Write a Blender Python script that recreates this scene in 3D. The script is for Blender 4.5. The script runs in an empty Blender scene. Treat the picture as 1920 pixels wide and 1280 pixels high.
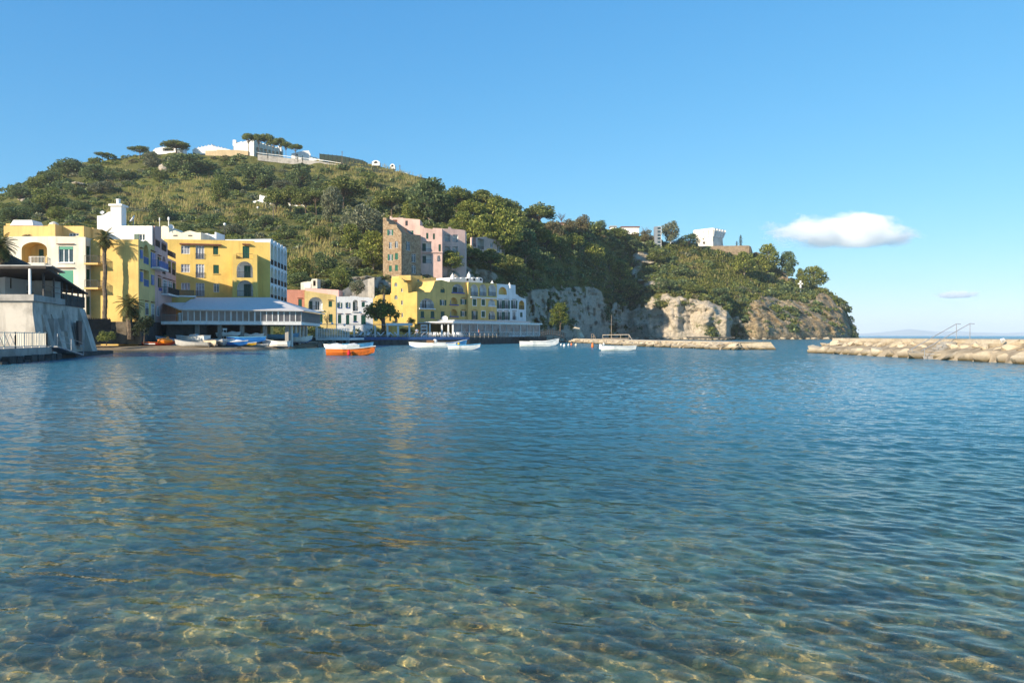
import bpy, bmesh, math, random
import numpy as np
from mathutils import Vector, Matrix
from mathutils.geometry import tessellate_polygon

S = bpy.context.scene
COL = S.collection
PI = math.pi
R = math.radians
random.seed(7)
RNG = np.random.default_rng(11)

# ------------------------------------------------------------------ camera, sky, sun, exposure
F, H, YH = 1440.0, 1.8, 629.0           # focal length in photo pixels, eye height, horizon row
cam = bpy.data.cameras.new('camera'); camo = bpy.data.objects.new('camera', cam); COL.objects.link(camo)
cam.sensor_width = 36.0; cam.lens = 27.0; cam.clip_start = 0.1; cam.clip_end = 90000
camo.location = (0, 0, H); camo.rotation_euler = (R(90) - math.atan((640 - YH) / F), 0, 0)
S.camera = camo

SUN_AZ, SUN_EL = R(46), R(22)           # degrees to the left of straight behind the camera; height
to_sun = Vector((-math.sin(SUN_AZ) * math.cos(SUN_EL), -math.cos(SUN_AZ) * math.cos(SUN_EL), math.sin(SUN_EL)))
W = bpy.data.worlds.new('World'); S.world = W; W.use_nodes = True
wn = W.node_tree.nodes; wl = W.node_tree.links
sky = wn.new('ShaderNodeTexSky'); sky.sky_type = 'NISHITA'; sky.sun_disc = False
sky.sun_elevation = SUN_EL; sky.sun_rotation = math.atan2(to_sun.x, to_sun.y)
sky.air_density = 1.0; sky.dust_density = 0.0; sky.ozone_density = 6.0; sky.altitude = 0
# grade the sky a little: cleaner blue above, softer horizon
sp_ = wn.new('ShaderNodeSeparateColor'); cb_ = wn.new('ShaderNodeCombineColor'); wl.new(sky.outputs[0], sp_.inputs[0])
for k_, (A_, p_) in enumerate(((.66, 1.05), (.765, .66), (.88, .42))):
    m1_ = wn.new('ShaderNodeMath'); m1_.operation = 'MULTIPLY'; m1_.inputs[1].default_value = .178
    m2_ = wn.new('ShaderNodeMath'); m2_.operation = 'POWER'; m2_.inputs[1].default_value = p_
    m3_ = wn.new('ShaderNodeMath'); m3_.operation = 'MULTIPLY'; m3_.inputs[1].default_value = A_ / .178
    wl.new(sp_.outputs[k_], m1_.inputs[0]); wl.new(m1_.outputs[0], m2_.inputs[0]); wl.new(m2_.outputs[0], m3_.inputs[0]); wl.new(m3_.outputs[0], cb_.inputs[k_])
wl.new(cb_.outputs[0], wn['Background'].inputs[0]); wn['Background'].inputs[1].default_value = 0.109

sl = bpy.data.lights.new('sun', 'SUN'); sl.energy = 4.8; sl.angle = R(0.53); sl.color = (1.0, 0.86, 0.66)
so = bpy.data.objects.new('sun', sl); COL.objects.link(so)
so.rotation_euler = (-to_sun).to_track_quat('-Z', 'Y').to_euler()
sl.cycles.is_caustics_light = True

S.view_settings.view_transform = 'Standard'; S.view_settings.look = 'None'
S.view_settings.exposure = 0.84; S.view_settings.gamma = 1.0
S.cycles.use_denoising = True
S.cycles.max_bounces = 16; S.cycles.diffuse_bounces = 4; S.cycles.glossy_bounces = 4; S.cycles.transmission_bounces = 6; S.cycles.transparent_max_bounces = 12
S.cycles.volume_bounces = 12
S.cycles.sample_clamp_indirect = 6.0

# ------------------------------------------------------------------ small helpers
def at(x, y, d):                        # a pixel of the photo at depth d -> a point in the world
    return Vector(((x - 960) / F * d, d, H + (YH - y) / F * d))
def yz(z, d): return YH - (z - H) * F / d
ORG = {}
def org(o): return ORG.get(o.name, Vector((0, 0, 0))) if o else Vector((0, 0, 0))
def props(o, label=None, cat=None, group=None, kind=None):
    if label: o['label'] = label
    if cat: o['category'] = cat
    if group: o['group'] = group
    if kind: o['kind'] = kind
    return o
def empty(name, loc, label, cat, group=None, rz=0.0):
    o = bpy.data.objects.new(name, None); COL.objects.link(o)
    o.location = loc; o.rotation_euler.z = rz; o.empty_display_size = 0.5
    ORG[o.name] = Vector(loc)
    return props(o, label, cat, group)

class MB:                               # collects faces and links them as ONE mesh object
    def __init__(self): self.v = []; self.f = []; self.m = []; self.mi = 0
    def vert(self, p): self.v.append(tuple(p)); return len(self.v) - 1
    def face(self, pts, mi=None):
        i = len(self.v); self.v += [tuple(p) for p in pts]; self.f.append(tuple(range(i, i + len(pts))))
        self.m.append(self.mi if mi is None else mi)
    def box(self, c, sx, sy, sz, rz=0.0, mi=None, taper=1.0):   # c = centre of the bottom face
        c = Vector(c); ca, sa = math.cos(rz), math.sin(rz); P = []
        for k, t in ((0, 1.0), (sz, taper)):
            for a, b in ((-1, -1), (1, -1), (1, 1), (-1, 1)):
                x, y = a * sx / 2 * t, b * sy / 2 * t
                P.append((c.x + x * ca - y * sa, c.y + x * sa + y * ca, c.z + k))
        i = len(self.v); self.v += P
        for q in ((3, 2, 1, 0), (4, 5, 6, 7), (0, 1, 5, 4), (1, 2, 6, 5), (2, 3, 7, 6), (3, 0, 4, 7)):
            self.f.append(tuple(i + k for k in q)); self.m.append(self.mi if mi is None else mi)
    def bar(self, a, b, w, h=None, mi=None):            # rectangular bar between two points
        a = Vector(a); b = Vector(b); h = h or w; t = (b - a).normalized()
        up = Vector((0, 0, 1)) if abs(t.z) < 0.95 else Vector((0, 1, 0))
        s = t.cross(up).normalized() * w / 2; u = s.cross(t).normalized() * h / 2
        P = [a - s - u, a + s - u, a + s + u, a - s + u, b - s - u, b + s - u, b + s + u, b - s + u]
        i = len(self.v); self.v += [tuple(p) for p in P]
        for q in ((3, 2, 1, 0), (4, 5, 6, 7), (0, 1, 5, 4), (1, 2, 6, 5), (2, 3, 7, 6), (3, 0, 4, 7)):
            self.f.append(tuple(i + k for k in q)); self.m.append(self.mi if mi is None else mi)
    def tube(self, pts, rad, n=6, mi=None, cap=True):   # tapered tube along points
        pts = [Vector(p) for p in pts]
        if not hasattr(rad, '__len__'): rad = [rad] * len(pts)
        rings = []
        for k, p in enumerate(pts):
            t = (pts[min(k + 1, len(pts) - 1)] - pts[max(k - 1, 0)]).normalized()
            up = Vector((0, 0, 1)) if abs(t.z) < 0.9 else Vector((0, 1, 0))
            s = t.cross(up).normalized(); u = s.cross(t).normalized()
            rings.append([self.vert(p + (s * math.cos(2 * PI * j / n) + u * math.sin(2 * PI * j / n)) * rad[k]) for j in range(n)])
        m = self.mi if mi is None else mi
        for a, b in zip(rings, rings[1:]):
            for j in range(n):
                self.f.append((a[j], a[(j + 1) % n], b[(j + 1) % n], b[j])); self.m.append(m)
        if cap:
            self.f.append(tuple(reversed(rings[0]))); self.m.append(m)
            self.f.append(tuple(rings[-1])); self.m.append(m)
    def lathe(self, c, prof, n=12, mi=None):            # prof: (radius, z)
        c = Vector(c); rings = []
        for r, z in prof:
            rings.append([self.vert((c.x + r * math.cos(2 * PI * j / n), c.y + r * math.sin(2 * PI * j / n), c.z + z)) for j in range(n)])
        m = self.mi if mi is None else mi
        for a, b in zip(rings, rings[1:]):
            for j in range(n):
                self.f.append((a[j], a[(j + 1) % n], b[(j + 1) % n], b[j])); self.m.append(m)
    def prism(self, poly, z0, z1, mi=None):             # plan polygon (counter-clockwise) raised
        lo = [(p[0], p[1], z0 if not hasattr(z0, '__len__') else z0[k]) for k, p in enumerate(poly)]
        hi = [(p[0], p[1], z1 if not hasattr(z1, '__len__') else z1[k]) for k, p in enumerate(poly)]
        n = len(poly)
        for k in range(n): self.face([lo[k], lo[(k + 1) % n], hi[(k + 1) % n], hi[k]], mi)
        self.face(hi, mi); self.face(list(reversed(lo)), mi)
    def build(self, name, mat, parent=None, smooth=False, origin=None):
        me = bpy.data.meshes.new(name)
        og = Vector(origin) if origin is not None else org(parent)
        me.from_pydata([(p[0] - og.x, p[1] - og.y, p[2] - og.z) for p in self.v], [], self.f)
        mats = mat if isinstance(mat, (list, tuple)) else [mat]
        for m in mats: me.materials.append(m)
        if len(mats) > 1: me.polygons.foreach_set('material_index', self.m)
        if smooth: me.polygons.foreach_set('use_smooth', [True] * len(me.polygons))
        me.update()
        o = bpy.data.objects.new(name, me); COL.objects.link(o)
        if parent:
            o.parent = parent; ORG[o.name] = og
        elif origin is not None:
            o.location = og; ORG[o.name] = og
        return o

def np_mesh(name, V, Fq, mat, smooth=False, attrs=None):    # big meshes straight from arrays; Fq = (n,3|4)
    me = bpy.data.meshes.new(name); V = np.ascontiguousarray(V, dtype=np.float32); Fq = np.ascontiguousarray(Fq, dtype=np.int32)
    k = Fq.shape[1]
    me.vertices.add(len(V)); me.vertices.foreach_set('co', V.ravel())
    me.loops.add(Fq.size); me.loops.foreach_set('vertex_index', Fq.ravel())
    me.polygons.add(len(Fq)); me.polygons.foreach_set('loop_start', np.arange(0, Fq.size, k, dtype=np.int32))
    if smooth: me.polygons.foreach_set('use_smooth', np.ones(len(Fq), dtype=bool))
    me.update(calc_edges=True)
    for nm, arr in (attrs or {}).items():
        a = me.attributes.new(nm, 'FLOAT', 'POINT'); a.data.foreach_set('value', np.ascontiguousarray(arr, dtype=np.float32))
    for m in (mat if isinstance(mat, (list, tuple)) else [mat]): me.materials.append(m)
    return me
def link(name, me, parent=None):
    o = bpy.data.objects.new(name, me); COL.objects.link(o)
    if parent: o.parent = parent
    return o
def copy_tree(o, parent=None):          # a thing with copies of its parts and their sub-parts
    c = o.copy(); COL.objects.link(c)
    if parent: c.parent = parent
    for ch in list(o.children): copy_tree(ch, c)
    return c

# vectorised noise ------------------------------------------------------------------
def _hash(ix, iy, iz):
    n = (ix * 374761393 + iy * 668265263 + iz * 2147483647 * 0 + iz * 1274126177) & 0x7fffffff
    n = ((n ^ (n >> 13)) * 1274126177) & 0x7fffffff
    return ((n ^ (n >> 16)) & 0xffff) / 65535.0
def vnoise(p):
    p = np.asarray(p, dtype=np.float64); i = np.floor(p).astype(np.int64); f = p - i; f = f * f * (3 - 2 * f)
    out = 0
    for dx in (0, 1):
        for dy in (0, 1):
            for dz in (0, 1):
                w = (f[:, 0] if dx else 1 - f[:, 0]) * (f[:, 1] if dy else 1 - f[:, 1]) * (f[:, 2] if dz else 1 - f[:, 2])
                out = out + w * _hash(i[:, 0] + dx, i[:, 1] + dy, i[:, 2] + dz)
    return out * 2 - 1
def fbm(p, octv=5, gain=0.5, ridged=False):
    s = 0; a = 1.0; t = 0; p = np.asarray(p, dtype=np.float64)
    for k in range(octv):
        n = vnoise(p + 17.3 * k)
        s = s + a * ((1 - 2 * np.abs(n)) if ridged else n); t += a; a *= gain; p = p * 2.03
    return s / t
def sstep(a, b, x):
    t = np.clip((x - a) / (b - a), 0, 1); return t * t * (3 - 2 * t)

# ------------------------------------------------------------------ materials
class NT:                               # thin wrapper round a node tree
    def __init__(self, name):
        self.mat = bpy.data.materials.new(name); self.mat.use_nodes = True
        self.n = self.mat.node_tree.nodes; self.l = self.mat.node_tree.links
        self.n.clear(); self.out = self.n.new('ShaderNodeOutputMaterial')
    def new(self, t, **kw):
        nd = self.n.new(t)
        for k, v in kw.items():
            if k.startswith('i_'):
                nd.inputs[k[2:].replace('_', ' ')].default_value = v
            else: setattr(nd, k, v)
        return nd
    def ln(self, a, b): self.l.new(a, b)
    def pos(self): return self.new('ShaderNodeNewGeometry').outputs['Position']
    def objco(self): return self.new('ShaderNodeTexCoord').outputs['Object']
    def noise(self, co, scale, detail=4.0, rough=0.55, dist=0.0):
        nd = self.new('ShaderNodeTexNoise'); nd.inputs['Scale'].default_value = scale; nd.inputs['Detail'].default_value = detail
        nd.inputs['Roughness'].default_value = rough; nd.inputs['Distortion'].default_value = dist
        if co is not None: self.ln(co, nd.inputs['Vector'])
        return nd.outputs['Fac']
    def ramp(self, fac, stops, interp='LINEAR'):
        nd = self.new('ShaderNodeValToRGB'); e = nd.color_ramp.elements; nd.color_ramp.interpolation = interp
        while len(e) > 1: e.remove(e[-1])
        e[0].position = stops[0][0]; e[0].color = c4(stops[0][1])
        for p, c in stops[1:]:
            k = e.new(p); k.color = c4(c)
        self.ln(fac, nd.inputs[0]); return nd.outputs[0]
    def mix(self, fac, a, b, blend='MIX'):
        nd = self.new('ShaderNodeMix', data_type='RGBA', blend_type=blend)
        for s, v in ((nd.inputs[0], fac), (nd.inputs[6], a), (nd.inputs[7], b)):
            if hasattr(v, 'is_linked'): self.ln(v, s)
            elif hasattr(v, '__len__'): s.default_value = c4(v)
            else: s.default_value = v
        return nd.outputs[2]
    def math(self, op, a, b=0.0, c=None):
        nd = self.new('ShaderNodeMath', operation=op)
        for k, v in enumerate((a, b) + ((c,) if c is not None else ())):
            if hasattr(v, 'is_linked'): self.ln(v, nd.inputs[k])
            else: nd.inputs[k].default_value = v
        return nd.outputs[0]
    def bump(self, h, strength=0.3, dist=0.05):
        nd = self.new('ShaderNodeBump'); nd.inputs['Strength'].default_value = strength; nd.inputs['Distance'].default_value = dist
        self.ln(h, nd.inputs['Height']); return nd.outputs[0]
    def bsdf(self, col, rough=0.8, normal=None, spec=0.3, metal=0.0):
        b = self.new('ShaderNodeBsdfPrincipled')
        if hasattr(col, 'is_linked'): self.ln(col, b.inputs['Base Color'])
        else: b.inputs['Base Color'].default_value = c4(col)
        if hasattr(rough, 'is_linked'): self.ln(rough, b.inputs['Roughness'])
        else: b.inputs['Roughness'].default_value = rough
        b.inputs['Specular IOR Level'].default_value = spec; b.inputs['Metallic'].default_value = metal
        if normal is not None: self.ln(normal, b.inputs['Normal'])
        return b
    def done(self, sh): self.ln(sh.outputs[0] if hasattr(sh, 'outputs') else sh, self.out.inputs[0]); return self.mat
def c4(c): return (c[0], c[1], c[2], 1.0) if not hasattr(c, '__len__') or len(c) == 3 else tuple(c)
def dk(c, k): return tuple(v * k for v in c)

def plaster(name, c, dirt=0.75, scale=0.35, rough=0.9):     # weathered wall paint: blotches, streaks, fine grain
    t = NT(name); co = t.pos()
    n1 = t.noise(co, scale, 6, 0.62); mp = t.new('ShaderNodeMapping'); mp.inputs['Scale'].default_value = (1.6, 1.6, 0.16)
    t.ln(co, mp.inputs[0]); n2 = t.noise(mp.outputs[0], 1.1, 5, 0.6); n3 = t.noise(co, 5.0, 4, 0.6)
    a = t.ramp(n1, [(0.32, dk(c, dirt)), (0.55, c), (0.75, dk(c, 1.06))])
    b = t.mix(t.math('MULTIPLY', t.math('SUBTRACT', n2, 0.5), 2.4), a, dk(c, dirt * 0.8))
    b.node.clamp_factor = True
    return t.done(t.bsdf(b, rough, t.bump(n3, 0.35, 0.03), 0.2))
def paint(name, c, rough=0.45, var=0.85, metal=0.0, spec=0.4, scale=2.0):
    t = NT(name); n = t.noise(t.pos(), scale, 4, 0.6)
    return t.done(t.bsdf(t.ramp(n, [(0.35, dk(c, var)), (0.6, c)]), rough, None, spec, metal))
def glass(name, c=(0.02, 0.03, 0.035)):
    t = NT(name); n = t.noise(t.pos(), 0.7, 3, 0.6)
    return t.done(t.bsdf(t.ramp(n, [(0.3, c), (0.7, dk(c, 3.2))]), 0.08, None, 0.6))
def leafmat(name, c1, c2, c3=None, trans=0.4, nscale=0.25):
    t = NT(name); g = t.new('ShaderNodeNewGeometry'); r = g.outputs['Random Per Island']
    n = t.noise(g.outputs['Position'], nscale, 4, 0.6)
    col = t.mix(t.math('ADD', t.math('MULTIPLY', n, 1.2), t.math('MULTIPLY', t.math('SUBTRACT', r, 0.9), 0.75)), c1, c2)
    if c3: col = t.mix(t.math('GREATER_THAN', r, 0.9), col, c3)
    d = t.bsdf(col, 0.62, None, 0.3); tr = t.new('ShaderNodeBsdfTranslucent'); t.ln(col, tr.inputs[0])
    m = t.new('ShaderNodeMixShader'); m.inputs[0].default_value = trans; t.ln(d.outputs[0], m.inputs[1]); t.ln(tr.outputs[0], m.inputs[2])
    return t.done(m)

M = {}
M['yellow'] = plaster('yellow_plaster', (0.68, 0.47, 0.16), 0.76)
M['yellow_pale'] = plaster('pale_yellow_plaster', (0.70, 0.53, 0.22), 0.76)
M['yellow_deep'] = plaster('deep_yellow_plaster', (0.74, 0.51, 0.145), 0.78)
M['ochre'] = plaster('ochre_plaster', (0.72, 0.47, 0.18), 0.86)
M['cream'] = plaster('cream_plaster', (0.72, 0.66, 0.54), 0.74)
M['white'] = plaster('white_plaster', (0.80, 0.78, 0.74), 0.84)
M['white_cold'] = plaster('cool_white_plaster', (0.74, 0.74, 0.73), 0.84)
M['pink'] = plaster('pink_plaster', (0.66, 0.45, 0.38), 0.78)
M['mauve'] = plaster('mauve_pink_plaster', (0.66, 0.41, 0.36), 0.78)
M['salmon'] = plaster('salmon_plaster', (0.52, 0.23, 0.16), 0.82)
M['grey_wall'] = plaster('old_grey_plaster', (0.50, 0.46, 0.40), 0.52, 0.5)
M['concrete'] = plaster('concrete', (0.36, 0.34, 0.31), 0.62, 0.6)
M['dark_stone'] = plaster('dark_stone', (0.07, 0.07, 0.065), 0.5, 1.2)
M['green'] = paint('green_shutter_paint', (0.012, 0.075, 0.045))
M['green_light'] = paint('pale_green_blind', (0.03, 0.24, 0.15))
M['blue'] = paint('blue_shutter_paint', (0.05, 0.20, 0.50))
M['navy'] = paint('navy_tile', (0.03, 0.06, 0.30))
M['frame'] = paint('white_window_paint', (0.72, 0.73, 0.74))
M['frame_w'] = paint('white_trim', (0.78, 0.77, 0.74), 0.6)
M['glass'] = glass('window_glass')
M['glass_pav'] = glass('tinted_terrace_glass', (0.045, 0.042, 0.045))
M['glass_curtain'] = glass('window_with_curtain', (0.16, 0.16, 0.17))
M['iron'] = paint('dark_iron', (0.03, 0.032, 0.035), 0.5)
M['grey_metal'] = paint('galvanised_metal', (0.32, 0.33, 0.34), 0.45, 0.8, 0.3)
M['tile'] = paint('terracotta_tile', (0.22, 0.08, 0.045), 0.8, 0.6)
M['wood'] = paint('weathered_wood', (0.20, 0.16, 0.12), 0.8, 0.55)
M['dark_wood'] = paint('dark_wood', (0.045, 0.035, 0.028), 0.8, 0.6)
M['canvas'] = paint('lilac_grey_canvas', (0.62, 0.58, 0.55), 0.85, 0.88)
M['awning'] = paint('white_canvas', (0.74, 0.73, 0.70), 0.85, 0.9)
M['interior'] = plaster('shaded_interior', (0.16, 0.15, 0.14), 0.7)
# ================================================================== THE LAND
# control profiles of the hillside and headland: column -> seven (row, depth) from foot to skyline
def Z(z, d): return (yz(z, d), d)
CTRL = {
 -420: [Z(1, 90), Z(4, 150), (560, 185), (540, 230), (525, 290), (510, 340), (500, 390)],
 -150: [Z(1, 90), Z(4, 150), (490, 185), (465, 230), (450, 290), (435, 340), (425, 390)],
 0: [Z(1, 95), Z(4, 150), (470, 185), (440, 230), (415, 290), (390, 350), (367, 410)],
 60: [Z(1, 98), Z(4, 152), (460, 190), (428, 240), (395, 305), (360, 365), (335, 420)],
 120: [Z(1, 105), Z(4, 155), (450, 195), (415, 250), (375, 320), (335, 380), (308, 430)],
 200: [Z(1, 135), Z(4, 160), (452, 200), (417, 255), (375, 325), (335, 385), (304, 435)],
 250: [Z(1, 140), Z(4, 165), (455, 205), (420, 260), (375, 330), (330, 390), (294, 440)],
 320: [Z(1, 142), Z(4, 165), (462, 205), (422, 258), (375, 326), (330, 388), (288, 436)],
 400: [Z(1, 145), Z(4, 165), (470, 205), (425, 255), (380, 320), (335, 385), (294, 432)],
 470: [Z(1, 146), Z(4, 165), (495, 200), (440, 245), (390, 305), (345, 375), (293, 432)],
 540: [Z(1, 150), Z(5, 166), (520, 190), (460, 225), (410, 280), (355, 360), (300, 432)],
 640: [Z(1, 160), Z(6, 172), (530, 187), (470, 220), (410, 280), (366, 340), (302, 428)],
 720: [Z(1, 165), Z(6, 178), (540, 187), (490, 212), (430, 260), (380, 330), (314, 422)],
 800: [Z(1, 185), Z(6, 192), (537, 198), (500, 213), (440, 240), (390, 300), (338, 405)],
 870: [Z(1, 205), Z(4, 209), (545, 212), (500, 218), (455, 235), (418, 270), (390, 330)],
 960: [Z(.5, 222), (600, 226), (545, 229), (500, 238), (462, 255), (432, 285), (408, 325)],
 1050: [Z(-.5, 265), (595, 270), (550, 274), (520, 282), (480, 295), (448, 315), (422, 338)],
 1130: [Z(-.5, 325), (600, 329), (560, 333), (520, 340), (485, 348), (452, 358), (427, 370)],
 1180: [Z(-.5, 345), (605, 348), (565, 352), (530, 372), (495, 385), (462, 392), (438, 400)],
 1215: [Z(-.5, 336), (602, 338), (560, 342), (530, 362), (500, 380), (474, 392), (449, 401)],
 1250: [Z(-.5, 330), (600, 332), (556, 335), (530, 357), (505, 378), (482, 392), (459, 402)],
 1330: [Z(-.5, 328), (600, 330), (565, 333), (535, 354), (510, 380), (490, 398), (471, 412)],
 1362: [Z(-.5, 330), (605, 332), (582, 335), (550, 354), (520, 382), (497, 402), (472, 416)],
 1372: [Z(-.5, 346), (605, 346), (582, 346), (550, 358), (520, 384), (497, 402), (472.5, 417)],
 1392: [Z(-.5, 344), (605, 346), (580, 350), (550, 360), (520, 385), (497, 404), (473, 418)],
 1420: [Z(-.5, 338), (605, 344), (580, 352), (555, 368), (530, 392), (505, 410), (478, 424)],
 1460: [Z(-.5, 345), (605, 352), (585, 362), (563, 376), (543, 394), (525, 410), (508, 425)],
 1500: [Z(-.5, 354), (606, 362), (591, 372), (576, 382), (562, 394), (550, 405), (540, 418)],
 1545: [Z(-.5, 364), (612, 372), (595, 382), (580, 390), (566, 398), (553, 406), (543, 416)],
 1580: [Z(-.5, 380), (618, 386), (607, 392), (597, 398), (588, 404), (579, 410), (570, 416)],
 1600: [Z(-.5, 400), (627, 403), (623, 407), (619, 410), (615, 414), (611, 418), (607, 422)],
 1612: [Z(-1, 418), Z(-.9, 420), Z(-.8, 422), Z(-.6, 424), Z(-.4, 426), Z(-.2, 428), Z(0, 430)],
 1640: [Z(-5, 430), Z(-5, 432), Z(-5, 434), Z(-5, 436), Z(-5, 438), Z(-5, 440), Z(-5, 442)],
}
cx = np.array(sorted(CTRL)); cy = np.array([[p[0] for p in CTRL[k]] for k in cx], float); cd = np.array([[p[1] for p in CTRL[k]] for k in cx], float)
TX = np.concatenate([np.arange(-420, 0, 10), np.arange(0, 1641, 3.0)]); NSUB = 26
tt = np.linspace(0, 6, 6 * NSUB + 1)
def _sm(a, k, ax):                       # box smoothing
    for _ in range(2):
        p = np.concatenate([np.repeat(a.take([0], ax), k, ax), a, np.repeat(a.take([-1], ax), k, ax)], ax)
        c = np.cumsum(p, ax); n = a.shape[ax]; w = 2 * k
        a = (c.take(range(w, w + n), ax) - c.take(range(0, n), ax)) / w
    return a
gy = np.stack([np.interp(TX, cx, cy[:, k]) for k in range(7)], 1); gd = np.stack([np.interp(TX, cx, cd[:, k]) for k in range(7)], 1)
TY = np.stack([np.interp(tt, range(7), gy[i]) for i in range(len(TX))]); TD = np.stack([np.interp(tt, range(7), gd[i]) for i in range(len(TX))])
TD = _sm(TD, 6, 1)
PX = np.repeat(TX[:, None], len(tt), 1)
WX = (PX - 960) / F * TD; WY = TD.copy(); WZ = H + (YH - TY) / F * TD

def blob(cx_, cy_, rx, ry, soft=0.5):
    q = np.sqrt(((PX - cx_) / rx) ** 2 + ((TY - cy_) / ry) ** 2); return 1 - sstep(1 - soft, 1 + soft, q)
def poly_mask(top):                       # everything below a polyline of (x, row)
    yy_ = np.interp(PX, [p[0] for p in top], [p[1] for p in top]); return sstep(-5, 9, TY - yy_ + 16 * fbm(np.stack([PX.ravel() / 22, TY.ravel() / 30, 0 * PX.ravel()], 1), 4).reshape(PX.shape))
pw = np.stack([WX.ravel(), WY.ravel(), WZ.ravel()], 1)
nA = fbm(pw / 14, 4).reshape(WX.shape); nB = fbm(pw / 5 + 50, 4).reshape(WX.shape)
rock = poly_mask([(-500, 900), (940, 900), (960, 575), (985, 548), (1040, 535), (1090, 540), (1150, 560), (1190, 556), (1250, 553), (1330, 565), (1372, 585),
                  (1392, 588), (1430, 560), (1470, 566), (1510, 560), (1545, 552), (1575, 575), (1600, 600), (1640, 600)])
for b in ((1215, 515, 28, 30), (1200, 490, 14, 14), (1245, 535, 18, 9), (1468, 525, 14, 6), (1495, 545, 10, 8), (1440, 562, 20, 9), (120, 310, 9, 5), (310, 318, 14, 9), (45, 375, 12, 5), (150, 345, 16, 4),
          (845, 512, 50, 16), (690, 535, 40, 12), (1105, 470, 18, 6), (1010, 560, 40, 18), (900, 520, 30, 12)):
    rock = np.maximum(rock, blob(*b))
nC = fbm(pw / 26 + 70, 4).reshape(WX.shape)
rock = np.clip(rock * (1 - sstep(.12, .34, nC) * .9 * (1 - np.maximum(sstep(1370, 1420, PX), sstep(960, 985, PX) * (1 - sstep(1180, 1200, PX))) * .8)) * (1 - sstep(.16, .3, nB) * .5) + nA * 0.9 * (rock > 0.02) - 0.05, 0, 1)
grass = np.clip(np.maximum.reduce([blob(1370, 505, 70, 26), blob(1330, 520, 40, 25), blob(1545, 548, 30, 6), blob(330, 360, 120, 26) * .6, blob(420, 335, 60, 20) * .6, blob(1440, 540, 60, 12) * .6, blob(270, 340, 40, 12) * .5]) + nA * .4, 0, 1) * (1 - rock)
brown = sstep(1360, 1400, PX) * rock
# relief: gullied cliffs, lumpy slopes
rg = fbm(np.stack([pw[:, 0] / 11, pw[:, 1] / 11, pw[:, 2] / 30], 1), 5, 0.55, True).reshape(WX.shape)
r2 = fbm(np.stack([pw[:, 0] / 3.2, pw[:, 1] / 3.2, pw[:, 2] / 4.5], 1) + 9, 4, 0.6, True).reshape(WX.shape)
edge = sstep(0, 0.15, np.linspace(0, 1, len(tt)))[None, :]
r3 = fbm(np.stack([pw[:, 0] / 24, pw[:, 1] / 24, pw[:, 2] / 40], 1) + 31, 3, .5).reshape(WX.shape)
strata = np.sin(WZ * 1.15 + (WX * .12) + nA * 2.2) * .35
dep = -(rg * 6.5 + r2 * (2.3 + 1.2 * (PX < 1190)) + r3 * 4.0 * sstep(1150, 1250, PX) + strata) * np.clip(rock * 1.4, 0, 1) * edge - nA * 2.8 * (1 - rock) * edge
WY = WY + dep; WX = WX + dep * (PX - 960) / F
WZ = WZ + (nB * 0.7 + nA * 0.8) * edge * (1 - 0.5 * rock)
# far side of the ridge, so the hill is a closed solid from any side
bk = []
for k, (dd, fz) in enumerate(((14, 1.0), (45, 0.9), (110, 0.6), (190, -0.1))):
    d2 = TD[:, -1] + dd; bk.append(((TX - 960) / F * d2, d2, np.where(WZ[:, -1] > 0, WZ[:, -1] * fz, WZ[:, -1]) - 0.02 * dd))
GX = np.concatenate([WX] + [b[0][:, None] for b in bk], 1); GY = np.concatenate([WY] + [b[1][:, None] for b in bk], 1); GZ = np.concatenate([WZ] + [b[2][:, None] for b in bk], 1)
def padb(a): return np.concatenate([a] + [a[:, -1:]] * 4, 1)
nx, ny = GX.shape
idx = np.arange(nx * ny).reshape(nx, ny)
FQ = np.stack([idx[:-1, :-1].ravel(), idx[1:, :-1].ravel(), idx[1:, 1:].ravel(), idx[:-1, 1:].ravel()], 1)

t = NT('hillside_ground'); co = t.pos()
def attr(nt, nm): a = nt.new('ShaderNodeAttribute'); a.attribute_name = nm; return a.outputs['Fac']
n1 = t.noise(co, 0.12, 6, .62); n2 = t.noise(co, 0.9, 6, .68); n3 = t.noise(co, 4.0, 4, .65)
soil = t.ramp(n2, [(.3, (.06, .07, .018)), (.5, (.13, .135, .035)), (.7, (.22, .19, .07))])
gras = t.ramp(t.math('ADD', t.math('MULTIPLY', n2, .6), t.math('MULTIPLY', n1, .4)), [(.33, (.10, .12, .02)), (.5, (.21, .21, .04)), (.68, (.30, .26, .09))])
mp = t.new('ShaderNodeMapping'); mp.inputs['Scale'].default_value = (.10, .10, .55); mp.inputs['Rotation'].default_value = (R(6), R(-5), 0); t.ln(co, mp.inputs[0])
st = t.noise(mp.outputs[0], 1.0, 6, .65, 0.6)
pale = t.mix(t.ramp(st, [(.38, (0, 0, 0)), (.62, (1, 1, 1))]), (.54, .45, .34), (.38, .33, .26))
pale = t.mix(t.ramp(n2, [(.42, (0, 0, 0)), (.72, (1, 1, 1))]), pale, (.66, .57, .44))
brn = t.mix(t.ramp(n2, [(.38, (0, 0, 0)), (.6, (1, 1, 1))]), (.18, .14, .09), (.42, .32, .19))
cr = t.new('ShaderNodeTexNoise'); cr.noise_type = 'RIDGED_MULTIFRACTAL'; cr.inputs['Scale'].default_value = .42; cr.inputs['Detail'].default_value = 8; cr.inputs['Roughness'].default_value = .62; cr.inputs['Lacunarity'].default_value = 2.3; cr.inputs['Distortion'].default_value = .5
mpc = t.new('ShaderNodeMapping'); mpc.inputs['Scale'].default_value = (1, 1, .32); t.ln(co, mpc.inputs[0]); t.ln(mpc.outputs[0], cr.inputs['Vector'])
crk = t.ramp(t.math('MULTIPLY', cr.outputs['Fac'], .5), [(.34, (0, 0, 0)), (.50, (1, 1, 1))])
rk = t.mix(attr(t, 'brown'), pale, brn)
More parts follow.
